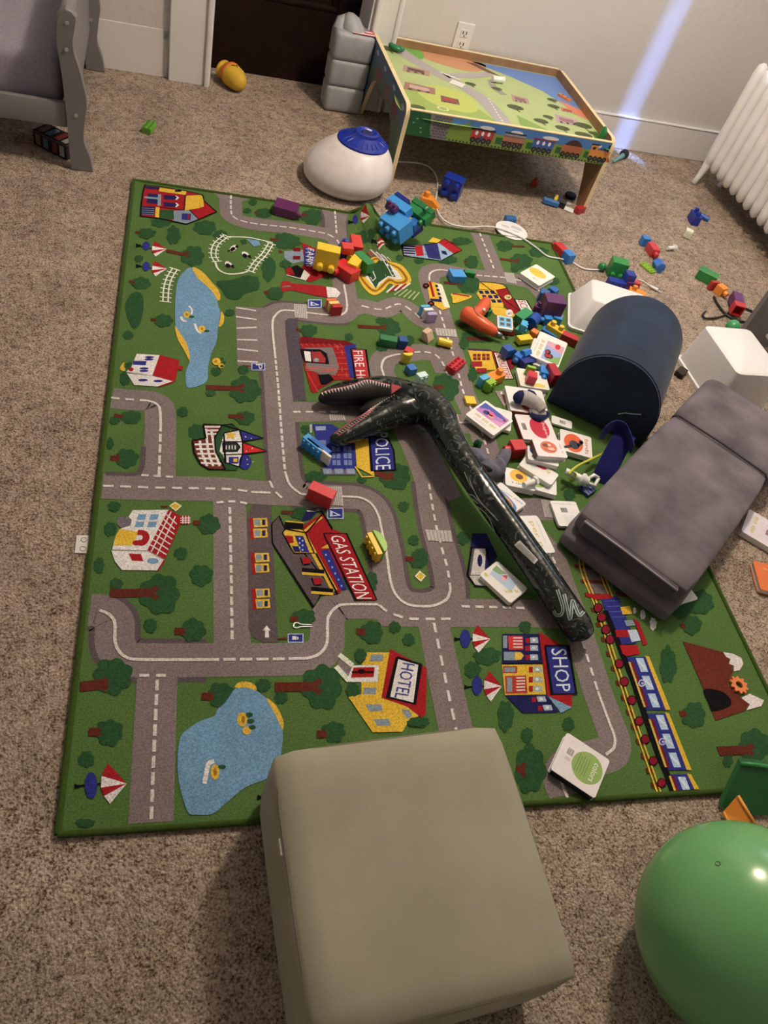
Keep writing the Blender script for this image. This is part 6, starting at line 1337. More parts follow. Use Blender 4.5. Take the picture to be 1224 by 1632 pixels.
CORD = mat('plastic', (232, 222, 210))
b = MB()
c_pts = [at(632, 258, C0 + .004), at(655, 259, C0 + .003), at(674, 262, C0 + .003), at(688, 270, C0 + .003), at(696, 284, C0 + .003), at(697, 302, C0 + .003), at(694, 324, C0 + .003), at(702, 345, .004), at(718, 357, .004), at(745, 362, .004), at(775, 361, .008), at(800, 365, .010), at(830, 378, .008), at(855, 395, .004), at(872, 408, .004), at(890, 412, .004), at(908, 416, C0 + .003), at(930, 428, C0 + .003), at(955, 430, C0 + .004), at(965, 429, C0 + .004)]
b.tube(cat(c_pts, 6), .0032, 7); cdh = thing('power_cord', 'white power cord winding from play table over the rug corner', 'cord')
b.build('cable', CORD, cdh, smooth=True)
c2 = thing('audio_cable', 'thin white cable with plug end on carpet behind the white bin', 'cable')
b = MB(); b.tube(cat([at(1016, 445, C0 + .003), at(1026, 449, C0 + .003), at(1038, 457, C0 + .004)], 5), .0022, 6); b.build('cable', CORD, c2, smooth=True)
b = MB(); b.tube([at(1036, 456, C0 + .006), at(1048, 462, C0 + .006)], [.0045, .006], 10); pl_ = b.build('plug_body', CORD, c2, smooth=40)
b = MB(); b.tube([at(1048, 462, C0 + .006), at(1054, 466, C0 + .006)], .002, 6); b.build('plug_pin', mat('metal', (120, 116, 112)), pl_)
# small green balls
simple('green_ball', MB().ball((0, 0, 0), .016, 20, 12), mat('plastic', (38, 120, 66)), 'small green ball at the end of the white cord', 'ball', Matrix.Translation(at(960, 425, C0 + .016)))
simple('green_ball', MB().ball((0, 0, 0), .026, 24, 14), mat('plastic', (70, 150, 90)), 'pale green ball behind the right white bin', 'ball', Matrix.Translation(at(1168, 521, C0 + .026)))
# black clothes hanger
hg = thing('clothes_hanger', 'black plastic clothes hanger on carpet near the grey post', 'hanger')
HK = mat('plastic', (28, 26, 28))
b = MB(); b.tube(cat([at(1125, 496, C0 + .006), at(1120, 501, C0 + .006), at(1124, 507, C0 + .006), at(1138, 507, C0 + .006), at(1150, 504, C0 + .006), at(1157, 501, C0 + .006)], 5), .0035, 8); b.build('hook', HK, hg, smooth=True)
b = MB(); b.tube(cat([at(1138, 473, C0 + .005), at(1143, 483, C0 + .005), at(1156, 500, C0 + .005), at(1175, 511, C0 + .005), at(1195, 514, C0 + .005)], 5), .0045, 8); b.tube([at(1156, 500, C0 + .005), at(1180, 488, C0 + .005), at(1200, 497, C0 + .005)], .0045, 8); b.build('shoulder_bar', HK, hg, smooth=True)
# green shell toy and orange slide by the ball
gt = thing('toy_ramp', 'dark green curved toy panel beside the play ball', 'toy')
b = MB(); q = [at(1149, 1286, .002), at(1195, 1298, .002), at(1240, 1300, .002)]; q2 = [at(1181, 1217, .055), at(1205, 1219, .058), at(1245, 1226, .058)]
for i in range(2): b.add([q[i], q[i + 1], q2[i + 1], q2[i]] + [p + Vector((.0, .012, 0)) for p in (q[i], q[i + 1], q2[i + 1], q2[i])], [[0, 1, 2, 3], [7, 6, 5, 4], [0, 4, 5, 1], [3, 2, 6, 7], [0, 3, 7, 4], [1, 5, 6, 2]])
b.build('panel', mat('plastic', (28, 96, 44), .8), gt)
b = MB(); b.tube(q2, .005, 8); b.build('rim', mat('plastic', (46, 134, 64)), gt, smooth=True)
osl = thing('toy_slide', 'orange plastic toy slide leaning between green panel and play ball', 'toy')
b = MB(); P4 = [at(1152, 1292, .003), at(1160, 1312, .003), at(1203, 1312, .004), at(1176, 1269, .038)]
P4 = [at(1153, 1294, .006), at(1166, 1320, .006), at(1206, 1318, .030), at(1176, 1268, .034)]
b.add(P4 + [p - Vector((0, 0, .005)) for p in P4], [[0, 1, 2, 3], [7, 6, 5, 4], [0, 4, 5, 1], [1, 5, 6, 2], [2, 6, 7, 3], [3, 7, 4, 0]]); b.build('slide_chute', mat('plastic', (232, 140, 50)), osl)
b = MB(); b.tube([P4[3], P4[2]], .0035, 8); b.tube([P4[0], P4[1]], .003, 8); b.build('slide_rim', mat('plastic', (236, 150, 58)), osl, smooth=True)
# syringe-like white toy with lime band, blue strap and cream stack near the couch
sy = thing('toy_syringe', 'white toy screw with lime rubber band beside the grey couch', 'toy')
b = MB(); b.tube([at(901, 751, .030), at(915, 757, .030), at(926, 763, .030), at(938, 768, .030)], [.0095, .0095, .010, .010], 14); b.build('shaft', WPL, sy, smooth=40)
b = MB(); b.tube([at(925, 762, .030), at(928, 764, .030), at(936, 768, .030)], [.016, .019, .012], 14); b.build('collar', WPL, sy, smooth=40)
b = MB(); b.tube([at(935, 765, .034), at(947, 757, .040), at(954, 762, .036)], .005, 8); b.tube([at(938, 770, .026), at(948, 774, .024), at(954, 762, .036)], .005, 8); b.build('thumb_ring', WPL, sy, smooth=True)
b = MB(); b.tube(cat([at(906, 756, .046), at(913, 748, .050), at(925, 740, .046), at(944, 731, .040), at(962, 722, .034), at(965, 718, .03)], 5), .0035, 8); b.tube(cat([at(908, 764, .022), at(914, 764, .020), at(917, 756, .040), at(911, 750, .047)], 5), .0035, 8); b.build('rubber_band', mat('rubber', (196, 196, 70)), sy, smooth=True)
sp_ = thing('striped_block', 'navy and white checked toy block half under the grey couch', 'toy block', frame(at(936, 780, .006), gdir(936, 780, 14, -10), (0, 0, 1)))
b = MB(); b.box((0, 0, 0), (.040, .034, .010), .001); b.build('block', mat('plastic', (50, 62, 112)), sp_)
fk = Flat(lambda x, y, z: Vector((x, y, .005 + z)))
for k in range(4): fk.line([(-.018 + k * .012, -.016), (-.008 + k * .009, .016)], .0016, (176, 180, 200), 0)
fk.build('checks', sp_)
st = thing('blue_strap', 'dark blue mesh strap draped against the navy cushion', 'strap')
NVB = mat('fabric', (34, 36, 100), .8, .9, .2, 200)
def ribbon(b, pts, w, side):
    P = cat(pts, 6); vs = []; n = len(P)
    for i, p in enumerate(P):
        t = (P[min(i + 1, n - 1)] - P[max(i - 1, 0)]).normalized(); s_ = (side - t * side.dot(t)).normalized(); nn = t.cross(s_) * .0016
        vs += [p + s_ * w / 2 + nn, p - s_ * w / 2 + nn, p - s_ * w / 2 - nn, p + s_ * w / 2 - nn]
    fs = [[0, 1, 2, 3], [4 * n - 1, 4 * n - 2, 4 * n - 3, 4 * n - 4]]
    for i in range(n - 1):
        for j in range(4): fs.append([4 * i + j, 4 * i + (j + 1) % 4, 4 * i + 4 + (j + 1) % 4, 4 * i + 4 + j])
    b.add(vs, fs)
b = MB(); ribbon(b, [at(958, 768, .004), at(966, 750, .03), at(978, 726, .06), at(990, 704, .09), at(998, 690, .105)], .058, RIGHT.copy()); b.build('strap_band', NVB, st, smooth=30)
b = MB(); ribbon(b, [at(958, 700, .085), at(966, 686, .108), at(980, 678, .120), at(994, 684, .116), at(1003, 700, .108), at(1008, 716, .102)], .036, (FWD + DOWN * .9).normalized()); b.build('strap_loop', NVB, st, smooth=30)
# black item behind the right bin and small brown one by the cushion
simple('dark_toy', MB().box((0, 0, .010), (.045, .030, .018), .003), mat('rubber', (62, 52, 46)), 'small dark toy wedged between navy cushion and white bin', 'toy', frame(at(1083, 597, C0), gdir(1083, 597, 10, -10), (0, 0, 1)), 40)
# dark plastic cup and green toy beside dinosaur neck
tcup = thing('toy_cup', 'dark green plastic toy dish behind the dinosaur neck', 'toy', frame(at(731, 717, .0012), gdir(731, 717, 10, 0), (0, 0, 1)))
b = MB(); b.box((-.006, .006, .008), (.062, .026, .016), .002); b.build('dish_body', mat('plastic', (36, 112, 60)), tcup)
b = MB(); b.lathe([(.001, .0165), (.010, .0165), (.0125, .021), (.014, .021)], 18, Matrix.Translation((-.004, .004, 0))); b.build('dish_ring', mat('plastic', (20, 66, 38)), tcup, smooth=True)
simple('green_gem', MB().lathe([(.004, 0), (.012, .008), (.011, .020), (.004, .028), (.0005, .028)], 7), mat('gloss', (30, 84, 52)), 'dark green faceted toy gem beside the toy dish', 'toy', Matrix.Translation(at(759, 713, .0012)), None)
# ================================================================ socks
def sock(name, label, parts_):
    t = thing(name, label, 'sock')
    for nm, pts, rad, m in parts_:
        b = MB(); P = cat([at(*p) for p in pts], 6); k = len(P); rr = []
        for i in range(k):
            f_ = i / (k - 1) * (len(rad) - 1); j = min(int(f_), len(rad) - 2); rr.append(rad[j] + (rad[j + 1] - rad[j]) * (f_ - j))
        b.tube(P, rr, 14)
        for i, v in enumerate(b.v): 
            v.z = max(.0215, v.z) + .002 * abs(noise.noise(v * 60))
        b.build(nm, m, t, smooth=True)
    return t
SG = mat('fabric', (178, 166, 156), 1, .95, .2, 300); SN = mat('fabric', (36, 38, 78), 1, .95, .15, 300)
sock('striped_sock', 'grey sock with navy toe and heel lying over a board book', [
    ('toe', [(820, 630, .040), (824, 632, .042), (831, 634, .042)], [.006, .019, .021], SN), ('foot', [(830, 633, .042), (842, 636, .042), (856, 645, .042), (864, 655, .036)], [.021, .021, .019, .018], SG),
    ('heel_patch', [(842, 622, .046), (848, 628, .046), (853, 631, .042)], [.004, .010, .006], SN), ('cuff', [(847, 652, .024), (856, 660, .024), (865, 660, .022)], [.014, .016, .015], SG), ('cuff_band', [(846, 660, .020), (858, 667, .020), (872, 660, .020)], [.010, .014, .010], SN)])
SGY = mat('fabric', (108, 104, 112), 1, .95, .12, 300)
gk = thing('grey_sock', 'crumpled dark grey sock beside the dinosaur neck', 'sock')
def dome(pts, base, hgt, lump=.004, rings=7, flat=.55):
    "soft lump with the given outline (photo pixels), rising from base"
    W_ = [at(u, v, base) for u, v in [(p.x, p.y) for p in cat(pts, 4, True)]]; n = len(W_); c = sum(W_, Vector()) / n
    b = MB(); vs = []; fs = []
    for k in range(rings + 1):
        t = k / rings; s_ = 1 - t * t * .0 - t; hh = hgt * (1 - (1 - t) ** 3) ** flat
        for p in W_:
            q = c + (p - c) * s_; q.z = base + hh + (lump * noise.noise(q * 55) + lump * .8 * math.sin(q.x * 160 + q.y * 120)) * min(1, t * 3); vs.append(q)
    for k in range(rings):
        for i in range(n): j = (i + 1) % n; fs.append([k * n + i, k * n + j, (k + 1) * n + j, (k + 1) * n + i])
    fs.append(list(range(n))[::-1]); b.add(vs, fs); return b
lz = lambda pts: [(700 + x / 4.08, 580 + y / 4.08) for x, y in pts]
dome(lz([(110, 610), (140, 575), (210, 565), (270, 600), (320, 650), (360, 690), (300, 700), (230, 690), (180, 720), (150, 660)]), .004, .036, .004).build('sock_foot', SGY, gk, smooth=True)
dome(lz([(190, 700), (240, 690), (330, 700), (350, 640), (390, 585), (440, 572), (465, 590), (455, 640), (430, 690), (415, 750), (350, 770), (270, 770), (210, 740)]), .004, .040, .005).build('sock_leg', SGY, gk, smooth=True)
dome(lz([(165, 660), (200, 640), (260, 650), (330, 685), (350, 705), (290, 705), (215, 690)]), .030, .014, .001).build('sock_opening', mat('fabric', (34, 32, 36)), gk, smooth=True)
# ================================================================ white storage bins, grey post
def bin_(label, O, X_, Y_, Zd, L, W_, H, t=.0035, taper=.015):
    "open box: floor in local xy, walls along z, mouth at +z; placed by frame"
    M = Matrix.Translation(O) @ Matrix((X_, Y_, Zd)).transposed().to_4x4()
    th_ = thing('storage_bin', label, 'storage bin', M, 'white plastic storage bins')
    BM_ = bpy.data.materials.get('bin_plastic') or bin_mat()
    def ring(k, z, inset): 
        l, w = L / 2 - taper * (1 - k) - inset, W_ / 2 - taper * (1 - k) - inset; r = .018; o_ = []
        for cx, cy, a0 in ((l - r, w - r, 0), (-l + r, w - r, PI / 2), (-l + r, -w + r, PI), (l - r, -w + r, 1.5 * PI)):
            for i in range(5): a = a0 + PI / 2 * i / 4; o_.append((cx + r * math.cos(a), cy + r * math.sin(a), z))
        return o_
    rings = [ring(0, 0, .008), ring(0, .006, 0), ring(1, H - .012, 0), ring(1, H - .010, -.006), ring(1, H, -.006), ring(1, H, t), ring(1, H - .012, t), ring(0, .006 + t, t), ring(0, t, .010)]
    n = 20; vs = [p for r in rings for p in r]; fs = []
    for k in range(len(rings) - 1):
        for i in range(n): fs.append([k * n + i, k * n + (i + 1) % n, (k + 1) * n + (i + 1) % n, (k + 1) * n + i])
    fs += [list(range(n))[::-1], [(len(rings) - 1) * n + i for i in range(n)]]
    b = MB(); b.add(vs, fs); b.build('bin_shell', BM_, th_, smooth=35)
    return th_
def bin_mat():
    m = bpy.data.materials.new('bin_plastic'); m.use_nodes = True; b = m.node_tree.nodes['Principled BSDF']
    b.inputs['Base Color'].default_value = alb((232, 222, 210)) + (1,); b.inputs['Roughness'].default_value = .42; b.inputs['Subsurface Weight'].default_value = .0
    return m
# left bin stands upside down behind the navy cushion
ba = Vector((.95, -.31, 0)).normalized(); bb = Vector((-ba.y, ba.x, 0))
bin_('white storage bin upside down behind the navy cushion', Vector((1.562, 1.582, .002 + .108)), ba, -bb, Vector((0, 0, -1)), .27, .205, .108, taper=.034)
# right bin upside down behind the couch
u0 = at(1118, 560, FZ)
bxd = Vector((.06, -1, 0)).normalized()
byd = Vector((-bxd.y, bxd.x, 0))
bin_('white storage bin lying upside down behind the grey foam couch', Vector((1.902, 1.325, FZ + .151)), bxd, -byd, Vector((0, 0, -1)), .255, .205, .150, taper=.010)
PG = mat('paint', (116, 110, 104))
pw = thing('furniture_leg', 'grey painted furniture panel at the right edge behind white bin', 'furniture')
b = MB(); q0 = at(1170, 548, FZ); q1 = at(1224, 552, FZ)
pq = [q0, q1 + Vector((.10, .0, 0))]; up_ = Vector((0, 0, .24)); bk = Vector((.0, .02, 0))
b.add([pq[0], pq[1], pq[1] + up_, pq[0] + up_, pq[0] + bk, pq[1] + bk, pq[1] + up_ + bk, pq[0] + up_ + bk], [[0, 1, 2, 3], [7, 6, 5, 4], [0, 4, 5, 1], [3, 2, 6, 7], [0, 3, 7, 4], [1, 5, 6, 2]]); b.build('side_board', PG, pw)
b = MB(); b.tube([at(1212, 516, .05), at(1218, 526, .045), at(1240, 560, .03)], .008, 10); b.build('white_bar', WPL, pw, smooth=True)
# ================================================================ inflatable dinosaur
def project(p):
    d = p - CAM; z = d.dot(FWD); return 612 + F_PX * d.dot(RIGHT) / z, 816 + F_PX * d.dot(DOWN) / z
class Limb:
    "tube laid along photo pixels (u, v, height, radius)"
    def __init__(s, keys, k=8):
        P = cat([tuple(at(u, v, z)) + (r,) for u, v, z, r in [(a[0], a[1], a[2], a[3]) for a in keys]], k) if False else None
        pts = [at(u, v, z) for u, v, z, r in keys]; C3 = cat(pts, k); rr = []
        for i in range(len(keys) - 1):
            for j in range(k): t = j / k; t = t * t * (3 - 2 * t) * .5 + t * .5; rr.append(keys[i][3] * (1 - t) + keys[i + 1][3] * t)
        rr.append(keys[-1][3]); s.P = C3; s.r = rr; s.px = [project(p) for p in C3]
    def mesh(s, n=24, caps=True):
        b = MB(); b.tube(s.P, s.r, n, caps); return b
    def surf(s, u, v, lift=.0006):
        best = None
        for i in range(len(s.P) - 1):
            a, c = Vector(s.px[i]), Vector(s.px[i + 1]); d = c - a; t = max(0, min(1, (Vector((u, v)) - a).dot(d) / max(1e-9, d.length_squared))); q = a + d * t; e = (Vector((u, v)) - q).length
            if best is None or e < best[0]: best = (e, i, t)
        _, i, t = best; A_ = s.P[i].lerp(s.P[i + 1], t); r = s.r[i] * (1 - t) + s.r[i + 1] * t; T_ = (s.P[i + 1] - s.P[i]).normalized()
        nv = CAM - A_; nv = (nv - T_ * nv.dot(T_)).normalized(); sd = T_.cross(nv)
        pa = Vector(project(A_)); pb = Vector(project(A_ + sd * r)); w = pb - pa
        f_ = max(-.97, min(.97, (Vector((u, v)) - pa).dot(w) / w.length_squared)); c = math.sqrt(1 - f_ * f_)
        n_ = nv * c + sd * f_
        return A_ + n_ * (r + lift), n_
def skin_mat():
    m = bpy.data.materials.new('dino_vinyl'); m.use_nodes = True; N, L = nt(m); b = N['Principled BSDF']
    b.inputs['Roughness'].default_value = .16; b.inputs['Specular IOR Level'].default_value = .55
    tc = N.new('ShaderNodeTexCoord')
    w = N.new('ShaderNodeTexNoise'); w.inputs['Scale'].default_value = 34; w.inputs['Detail'].default_value = 3; w.inputs['Distortion'].default_value = 2.6
    L.new(tc.outputs['Object'], w.inputs['Vector'])
    cr = N.new('ShaderNodeValToRGB'); e = cr.color_ramp.elements; e[0].position = .575; e[0].color = alb((18, 21, 20)) + (1,); e[1].position = .62; e[1].color = alb((74, 84, 78)) + (1,)
    g = e.new(.50); g.color = alb((18, 22, 20)) + (1,); g2 = e.new(.40); g2.color = alb((26, 34, 30)) + (1,)
    L.new(w.outputs['Fac'], cr.inputs['Fac']); L.new(cr.outputs['Color'], b.inputs['Base Color'])
    n2 = N.new('ShaderNodeTexNoise'); n2.inputs['Scale'].default_value = 26; n2.inputs['Detail'].default_value = 2; L.new(tc.outputs['Object'], n2.inputs['Vector'])
    bp = N.new('ShaderNodeBump'); bp.inputs['Strength'].default_value = .35; bp.inputs['Distance'].default_value = .006; L.new(n2.outputs['Fac'], bp.inputs['Height']); L.new(bp.outputs[0], b.inputs['Normal'])
    return m
SKIN = skin_mat(); MOUTH = mat('gloss', (14, 12, 13), 1, .55); PINK = mat('gloss', (206, 92, 96), 1, .25); TOOTH = mat('gloss', (236, 222, 206), 1, .25)
dn = thing('inflatable_dinosaur', 'black inflatable dinosaur head with long neck and open toothed jaws', 'inflatable toy')
neck = Limb([(931, 1018, .036, .010), (929, 1014, .038, .028), (920, 999, .040, .0345), (903, 973, .044, .035), (866, 918, .052, .0350), (826, 860, .062, .0345), (790, 810, .072, .0345), (757, 763, .078, .0345), (730, 722, .080, .0350), (712, 690, .078, .039), (698, 664, .074, .047), (676, 645, .068, .053), (652, 638, .062, .050), (636, 636, .058, .036)])
b = neck.mesh(28); b.build('neck', SKIN, dn, smooth=True)
upj = Limb([(672, 643, .066, .048), (640, 630, .060, .043), (612, 624, .054, .041), (582, 624, .048, .037), (552, 627, .042, .0325), (528, 631, .036, .026), (513, 634, .032, .015), (509, 634, .030, .005)])
TEETH_U = [(509, 627), (524.6, 621.6), (543, 618), (561, 613), (577, 607), (587, 606.4), (603, 610), (622, 614)]
TEETH_L = [(531, 691), (556, 674), (574, 661), (592.5, 643), (608, 631), (624, 623)]
def yline(T, x):
    for (x0, y0), (x1, y1) in zip(T, T[1:]):
        if x <= x1: return y0 + (y1 - y0) * (x - x0) / (x1 - x0)
    return T[-1][1] + (x - T[-1][0]) * 0
b = upj.mesh(32)
for k, f in enumerate(b.f):
    c = sum((b.v[i] for i in f), Vector()) / len(f); u, v = project(c)
    if u < 632 and v > yline(TEETH_U, u) + 1: b.mi[k] = 1
b.build('upper_jaw', [SKIN, MOUTH], dn, smooth=True)
loj = Limb([(668, 648, .060, .046), (640, 654, .054, .045), (610, 666, .046, .037), (577, 682, .038, .029), (550, 695, .032, .0235), (534, 702, .028, .018), (527, 705, .026, .006)])
b = loj.mesh(32)
for k, f in enumerate(b.f):
    c = sum((b.v[i] for i in f), Vector()) / len(f); u, v = project(c)
    if u < 630 and v < yline(TEETH_L, u) - 1: b.mi[k] = 1
b.build('lower_jaw', [SKIN, MOUTH], dn, smooth=True)
b = MB(); P = [at(640, 640, .050), at(612, 645, .044), at(588, 652, .036), at(572, 657, .030)]
b.tube(cat(P, 4), [.034, .032, .030, .028, .026, .024, .023, .021, .019, .016, .013, .010, .006], 14); b.build('mouth_lining', MOUTH, dn, smooth=True)
def strip_on(limb, pts, w_px, name, m, lift=.0008, parent=None):
    P = [(p.x, p.y) for p in cat(pts, 4)]; b = MB(); vs = []
    for i, (u, v) in enumerate(P):
        a = P[max(i - 1, 0)]; c = P[min(i + 1, len(P) - 1)]; l = math.hypot(c[0] - a[0], c[1] - a[1]) or 1; nx_, ny_ = -(c[1] - a[1]) / l * w_px / 2, (c[0] - a[0]) / l * w_px / 2
        vs += [limb.surf(u + nx_, v + ny_, lift)[0], limb.surf(u - nx_, v - ny_, lift)[0]]
    b.add(vs, [[2 * i, 2 * i + 1, 2 * i + 3, 2 * i + 2] for i in range(len(P) - 1)]); return b
def teeth(limb, T, n, hgt, sgn, name, wid=.55):
    P = cat(T, 12); L_ = [0]
    for a, c in zip(P, P[1:]): L_.append(L_[-1] + (c - a).length)
    b = MB()
    for i in range(n):
        s_ = L_[-1] * (i + .5) / n; j = max(k for k in range(len(L_)) if L_[k] <= s_); j = min(j, len(P) - 2); t = (s_ - L_[j]) / max(1e-6, L_[j + 1] - L_[j]); q = P[j].lerp(P[j + 1], t); d = (P[j + 1] - P[j]).normalized(); nn = Vector((-d.y, d.x)) * sgn
        w = L_[-1] / n * wid; hh = hgt * (1 - .35 * abs(2 * i / n - 1))
        a = limb.surf(*(q - d * w / 2 ))[0]; c = limb.surf(*(q + d * w / 2))[0]; tip = limb.surf(*(q + nn * hh + d * .6), .0018)[0]; top, nrm = limb.surf(*(q + nn * hh * .25), .003)
        b.add([a, c, tip, top], [[0, 1, 3], [1, 2, 3], [2, 0, 3], [0, 2, 1]])
    o = b.build(name, TOOTH, dn); o['kind'] = 'stuff'; return o
strip_on(upj, TEETH_U, 2.2, 'gum', PINK).build('upper_gum', mat('gloss', (150, 60, 60), 1, .25), dn)
teeth(upj, TEETH_U, 24, 8.5, 1, 'upper_teeth', .78)
strip_on(loj, [(x + 2, y + 3) for x, y in TEETH_L], 7.0, 'gum', PINK).build('lower_gum', PINK, dn)
teeth(loj, [(x + 1, y + 2) for x, y in TEETH_L], 26, 8.0, 1, 'lower_teeth', .62)
b = MB(); q = [(625, 613), (634, 615), (644, 618.5), (636, 623), (626, 628)]; b.add([upj.surf(*p, .002)[0] for p in q], [[0, 1, 2, 3, 4]]); b.build('mouth_corner', PINK, dn)
# printed label, logo and claw lines on the neck
def patch(limb, quad, nu, nv_, name, m, lift):
    b = MB(); vs = []; fs = []
    for j in range(nv_ + 1):
        for i in range(nu + 1):
            a, c = i / nu, j / nv_; p = [(1 - a) * (1 - c) * quad[0][k] + a * (1 - c) * quad[1][k] + a * c * quad[2][k] + (1 - a) * c * quad[3][k] for k in (0, 1)]; vs.append(limb.surf(p[0], p[1], lift)[0])
    for j in range(nv_):
        for i in range(nu): k = j * (nu + 1) + i; fs.append([k, k + 1, k + nu + 2, k + nu + 1])
    b.add(vs, fs); return b.build(name, m, dn)
lbl = patch(neck, [(823, 873), (855, 904), (860.5, 897), (832, 866)], 8, 2, 'printed_label', mat('gloss', (226, 216, 204), 1, .3), .0009)
b = MB()
for k in range(4):
    o_ = .18 + k * .2; pts = [(823 + 32 * t + (9 + -3.5 * t) * o_, 873 + 31 * t - 7 * o_) for t in (.08, .35, .65, .92)]; strip = strip_on(neck, pts, .7, '', None, .0014); b.add(strip.v, strip.f)
b.build('label_text', mat('paper', (120, 112, 106)), lbl)
LG_ = mat('gloss', (160, 170, 160), 1, .25)
for pts in ([(891, 944), (896, 959), (900, 974), (897, 983), (889, 983), (885, 976)], [(901, 951), (906, 970), (911, 991), (913, 976), (914, 960), (919, 972), (925, 984), (931, 976)]):
    strip_on(neck, pts, 5.2, '', LG_, .0009).build('printed_logo_letter', LG_, dn); strip_on(neck, pts, 1.3, '', LG_, .0012).build('printed_logo_line', mat('gloss', (40, 46, 42)), dn)
CL = mat('gloss', (176, 182, 172), 1, .3)
m2 = lambda pts: [(660 + x / 4.08, 770 + y / 4.08) for x, y in pts]
for pts in ([(255, 15), (300, 40), (350, 75), (400, 100), (440, 140), (500, 200), (560, 262)], [(285, 90), (340, 120), (400, 150), (450, 185), (500, 240), (530, 320)], [(380, 0), (400, 50), (430, 110), (470, 165), (540, 235)], [(265, 30), (330, 85), (390, 115), (430, 150)], [(350, -40), (375, 20), (410, 75), (440, 135)]):
    strip_on(neck, m2(pts), 1.3, '', CL, .0009).build('printed_claw_line', CL, dn)

# ================================================================ board books
PAGE = mat('paper', (236, 224, 208), 1, .6)
def rrect(L, W_, r, n=4):
    o_ = []
    for cx, cy, a0 in ((L / 2 - r, W_ / 2 - r, 0), (-L / 2 + r, W_ / 2 - r, PI / 2), (-L / 2 + r, -W_ / 2 + r, PI), (L / 2 - r, -W_ / 2 + r, 1.5 * PI)):
        for i in range(n + 1): a = a0 + PI / 2 * i / n; o_.append((cx + r * math.cos(a), cy + r * math.sin(a)))
    return o_
GB = 'board books strewn on the rug'
def book(label, cs, base, th_, art=None, cover=(238, 228, 214), spine=None, tilt=(0, 0), name='board_book', catg='book', rad=.006):
    "cs: the four corners of the upper face in photo pixels, in order; base: height of its underside"
    z = base + th_; w = [at(u, v, z + (tilt[0] * (i in (1, 2)) + tilt[1] * (i in (2, 3)))) for i, (u, v) in enumerate(cs)]
    c = (w[0] + w[1] + w[2] + w[3]) / 4; x = ((w[1] - w[0]) + (w[2] - w[3])) / 2; y = ((w[3] - w[0]) + (w[2] - w[1])) / 2
    L, W_ = x.length, y.length; xh, yh = x.normalized(), y.normalized(); bi = (xh + yh).normalized(); df = (xh - yh); df = (df - bi * df.dot(bi)).normalized()
    xh = (bi + df).normalized(); yh = (bi - df).normalized(); nz_ = xh.cross(yh); sg = 1
    if nz_.z < 0: nz_ = -nz_; sg = -1
    M = Matrix.Translation(c) @ Matrix((xh, nz_.cross(xh), nz_)).transposed().to_4x4()
    t = thing(name, label, catg, M, GB)
    cm = mat('paper', cover, 1, .4)
    b = MB(); b.prism(rrect(L - .003, W_ - .003, rad), -th_ + .0016, -.0016); b.build('page_block', PAGE, t)
    b = MB(); b.prism(rrect(L, W_, rad), -.0016, 0); fc = b.build('front_cover', cm, t)
    b = MB(); b.prism(rrect(L, W_, rad), -th_, -th_ + .0016); b.build('back_cover', cm, t)
    if spine:
        e, rgb = spine; b = MB()
        if e == 0: b.box((0, -sg * (W_ / 2 + .0004), -th_ / 2), (L - .008, .0014, th_ - .001))
        if e == 1: b.box((L / 2 + .0004, 0, -th_ / 2), (.0014, W_ - .008, th_ - .001))
        if e == 2: b.box((0, sg * (W_ / 2 + .0004), -th_ / 2), (L - .008, .0014, th_ - .001))
        if e == 3: b.box((-L / 2 - .0004, 0, -th_ / 2), (.0014, W_ - .008, th_ - .001))
        b.build('spine', mat('paper', rgb, 1, .4), t)
    if art:
        fl = Flat(lambda a, q, zz: Vector(((a - .5) * L, sg * (q - .5) * W_, zz + .0001))); art(fl); fl.build('cover_print', fc)
    return t
def lines(f, x0, y0, x1, y1, n, rgb=(120, 112, 108), vert=False, lay=3):
    for k in range(n):
        t = (k + .5) / n; e = .85 + .15 * ((k * 37) % 5) / 5
        if vert: f.line([(x0 + (x1 - x0) * t, y0), (x0 + (x1 - x0) * t, y0 + (y1 - y0) * e)], .008, rgb, lay)
        else: f.line([(x0, y0 + (y1 - y0) * t), (x0 + (x1 - x0) * e, y0 + (y1 - y0) * t)], .008, rgb, lay)
def scrawl(f, a, c, h, rgb, n=9, lay=2):
    "a row of blurred marks too small to read, from a to c"
    for k in range(n):
        if k % 5 == 4: continue
        t = (k + .3) / n; t2 = (k + .85) / n; hh = h * (.6 + .4 * ((k * 7) % 3) / 2)
        p = [a[i] + (c[i] - a[i]) * t for i in (0, 1)]; q = [a[i] + (c[i] - a[i]) * t2 for i in (0, 1)]
        f.line([p, q], hh, rgb, lay)
def barcode(f, x0, y0, x1, y1, lay=3):
    for k in range(9): f.rect(x0 + (x1 - x0) * k / 9, y0, x0 + (x1 - x0) * (k + .35 + .3 * (k % 3 == 0)) / 9, y1, (48, 44, 44), lay)
# colours book
book('white board book about colours with green circle beside the ottoman', [(906, 1168), (972, 1212), (949, 1271), (874, 1226)], .0042, .016, lambda f: (
    f.oval(.64, .48, .33, .36, (142, 168, 82), 0, 28), f.text('colors', [(.74, .26), (.74, .72), (.86, .72), (.86, .26)], (238, 234, 222), 2),
    [f.line([(.42 + k * .055, .26 + .03 * (k % 2)), (.42 + k * .055, .70)], .010, (84, 104, 54), 2) for k in range(5)], barcode(f, .16, .30, .30, .46), lines(f, .16, .52, .30, .6, 2)), (238, 222, 212), (2, (40, 36, 40)))
book('white board book with a yellow oval at the far rug corner', [(829, 434), (855, 421), (884, 440), (860, 457)], .0042, .018, lambda f: (f.oval(.58, .42, .22, .40, (230, 192, 70), 0), f.line([(.48, .2), (.70, .55)], .03, (206, 160, 60), 1), scrawl(f, (.20, .48), (.20, .72), .06, (150, 138, 122), 6)), (240, 230, 212))
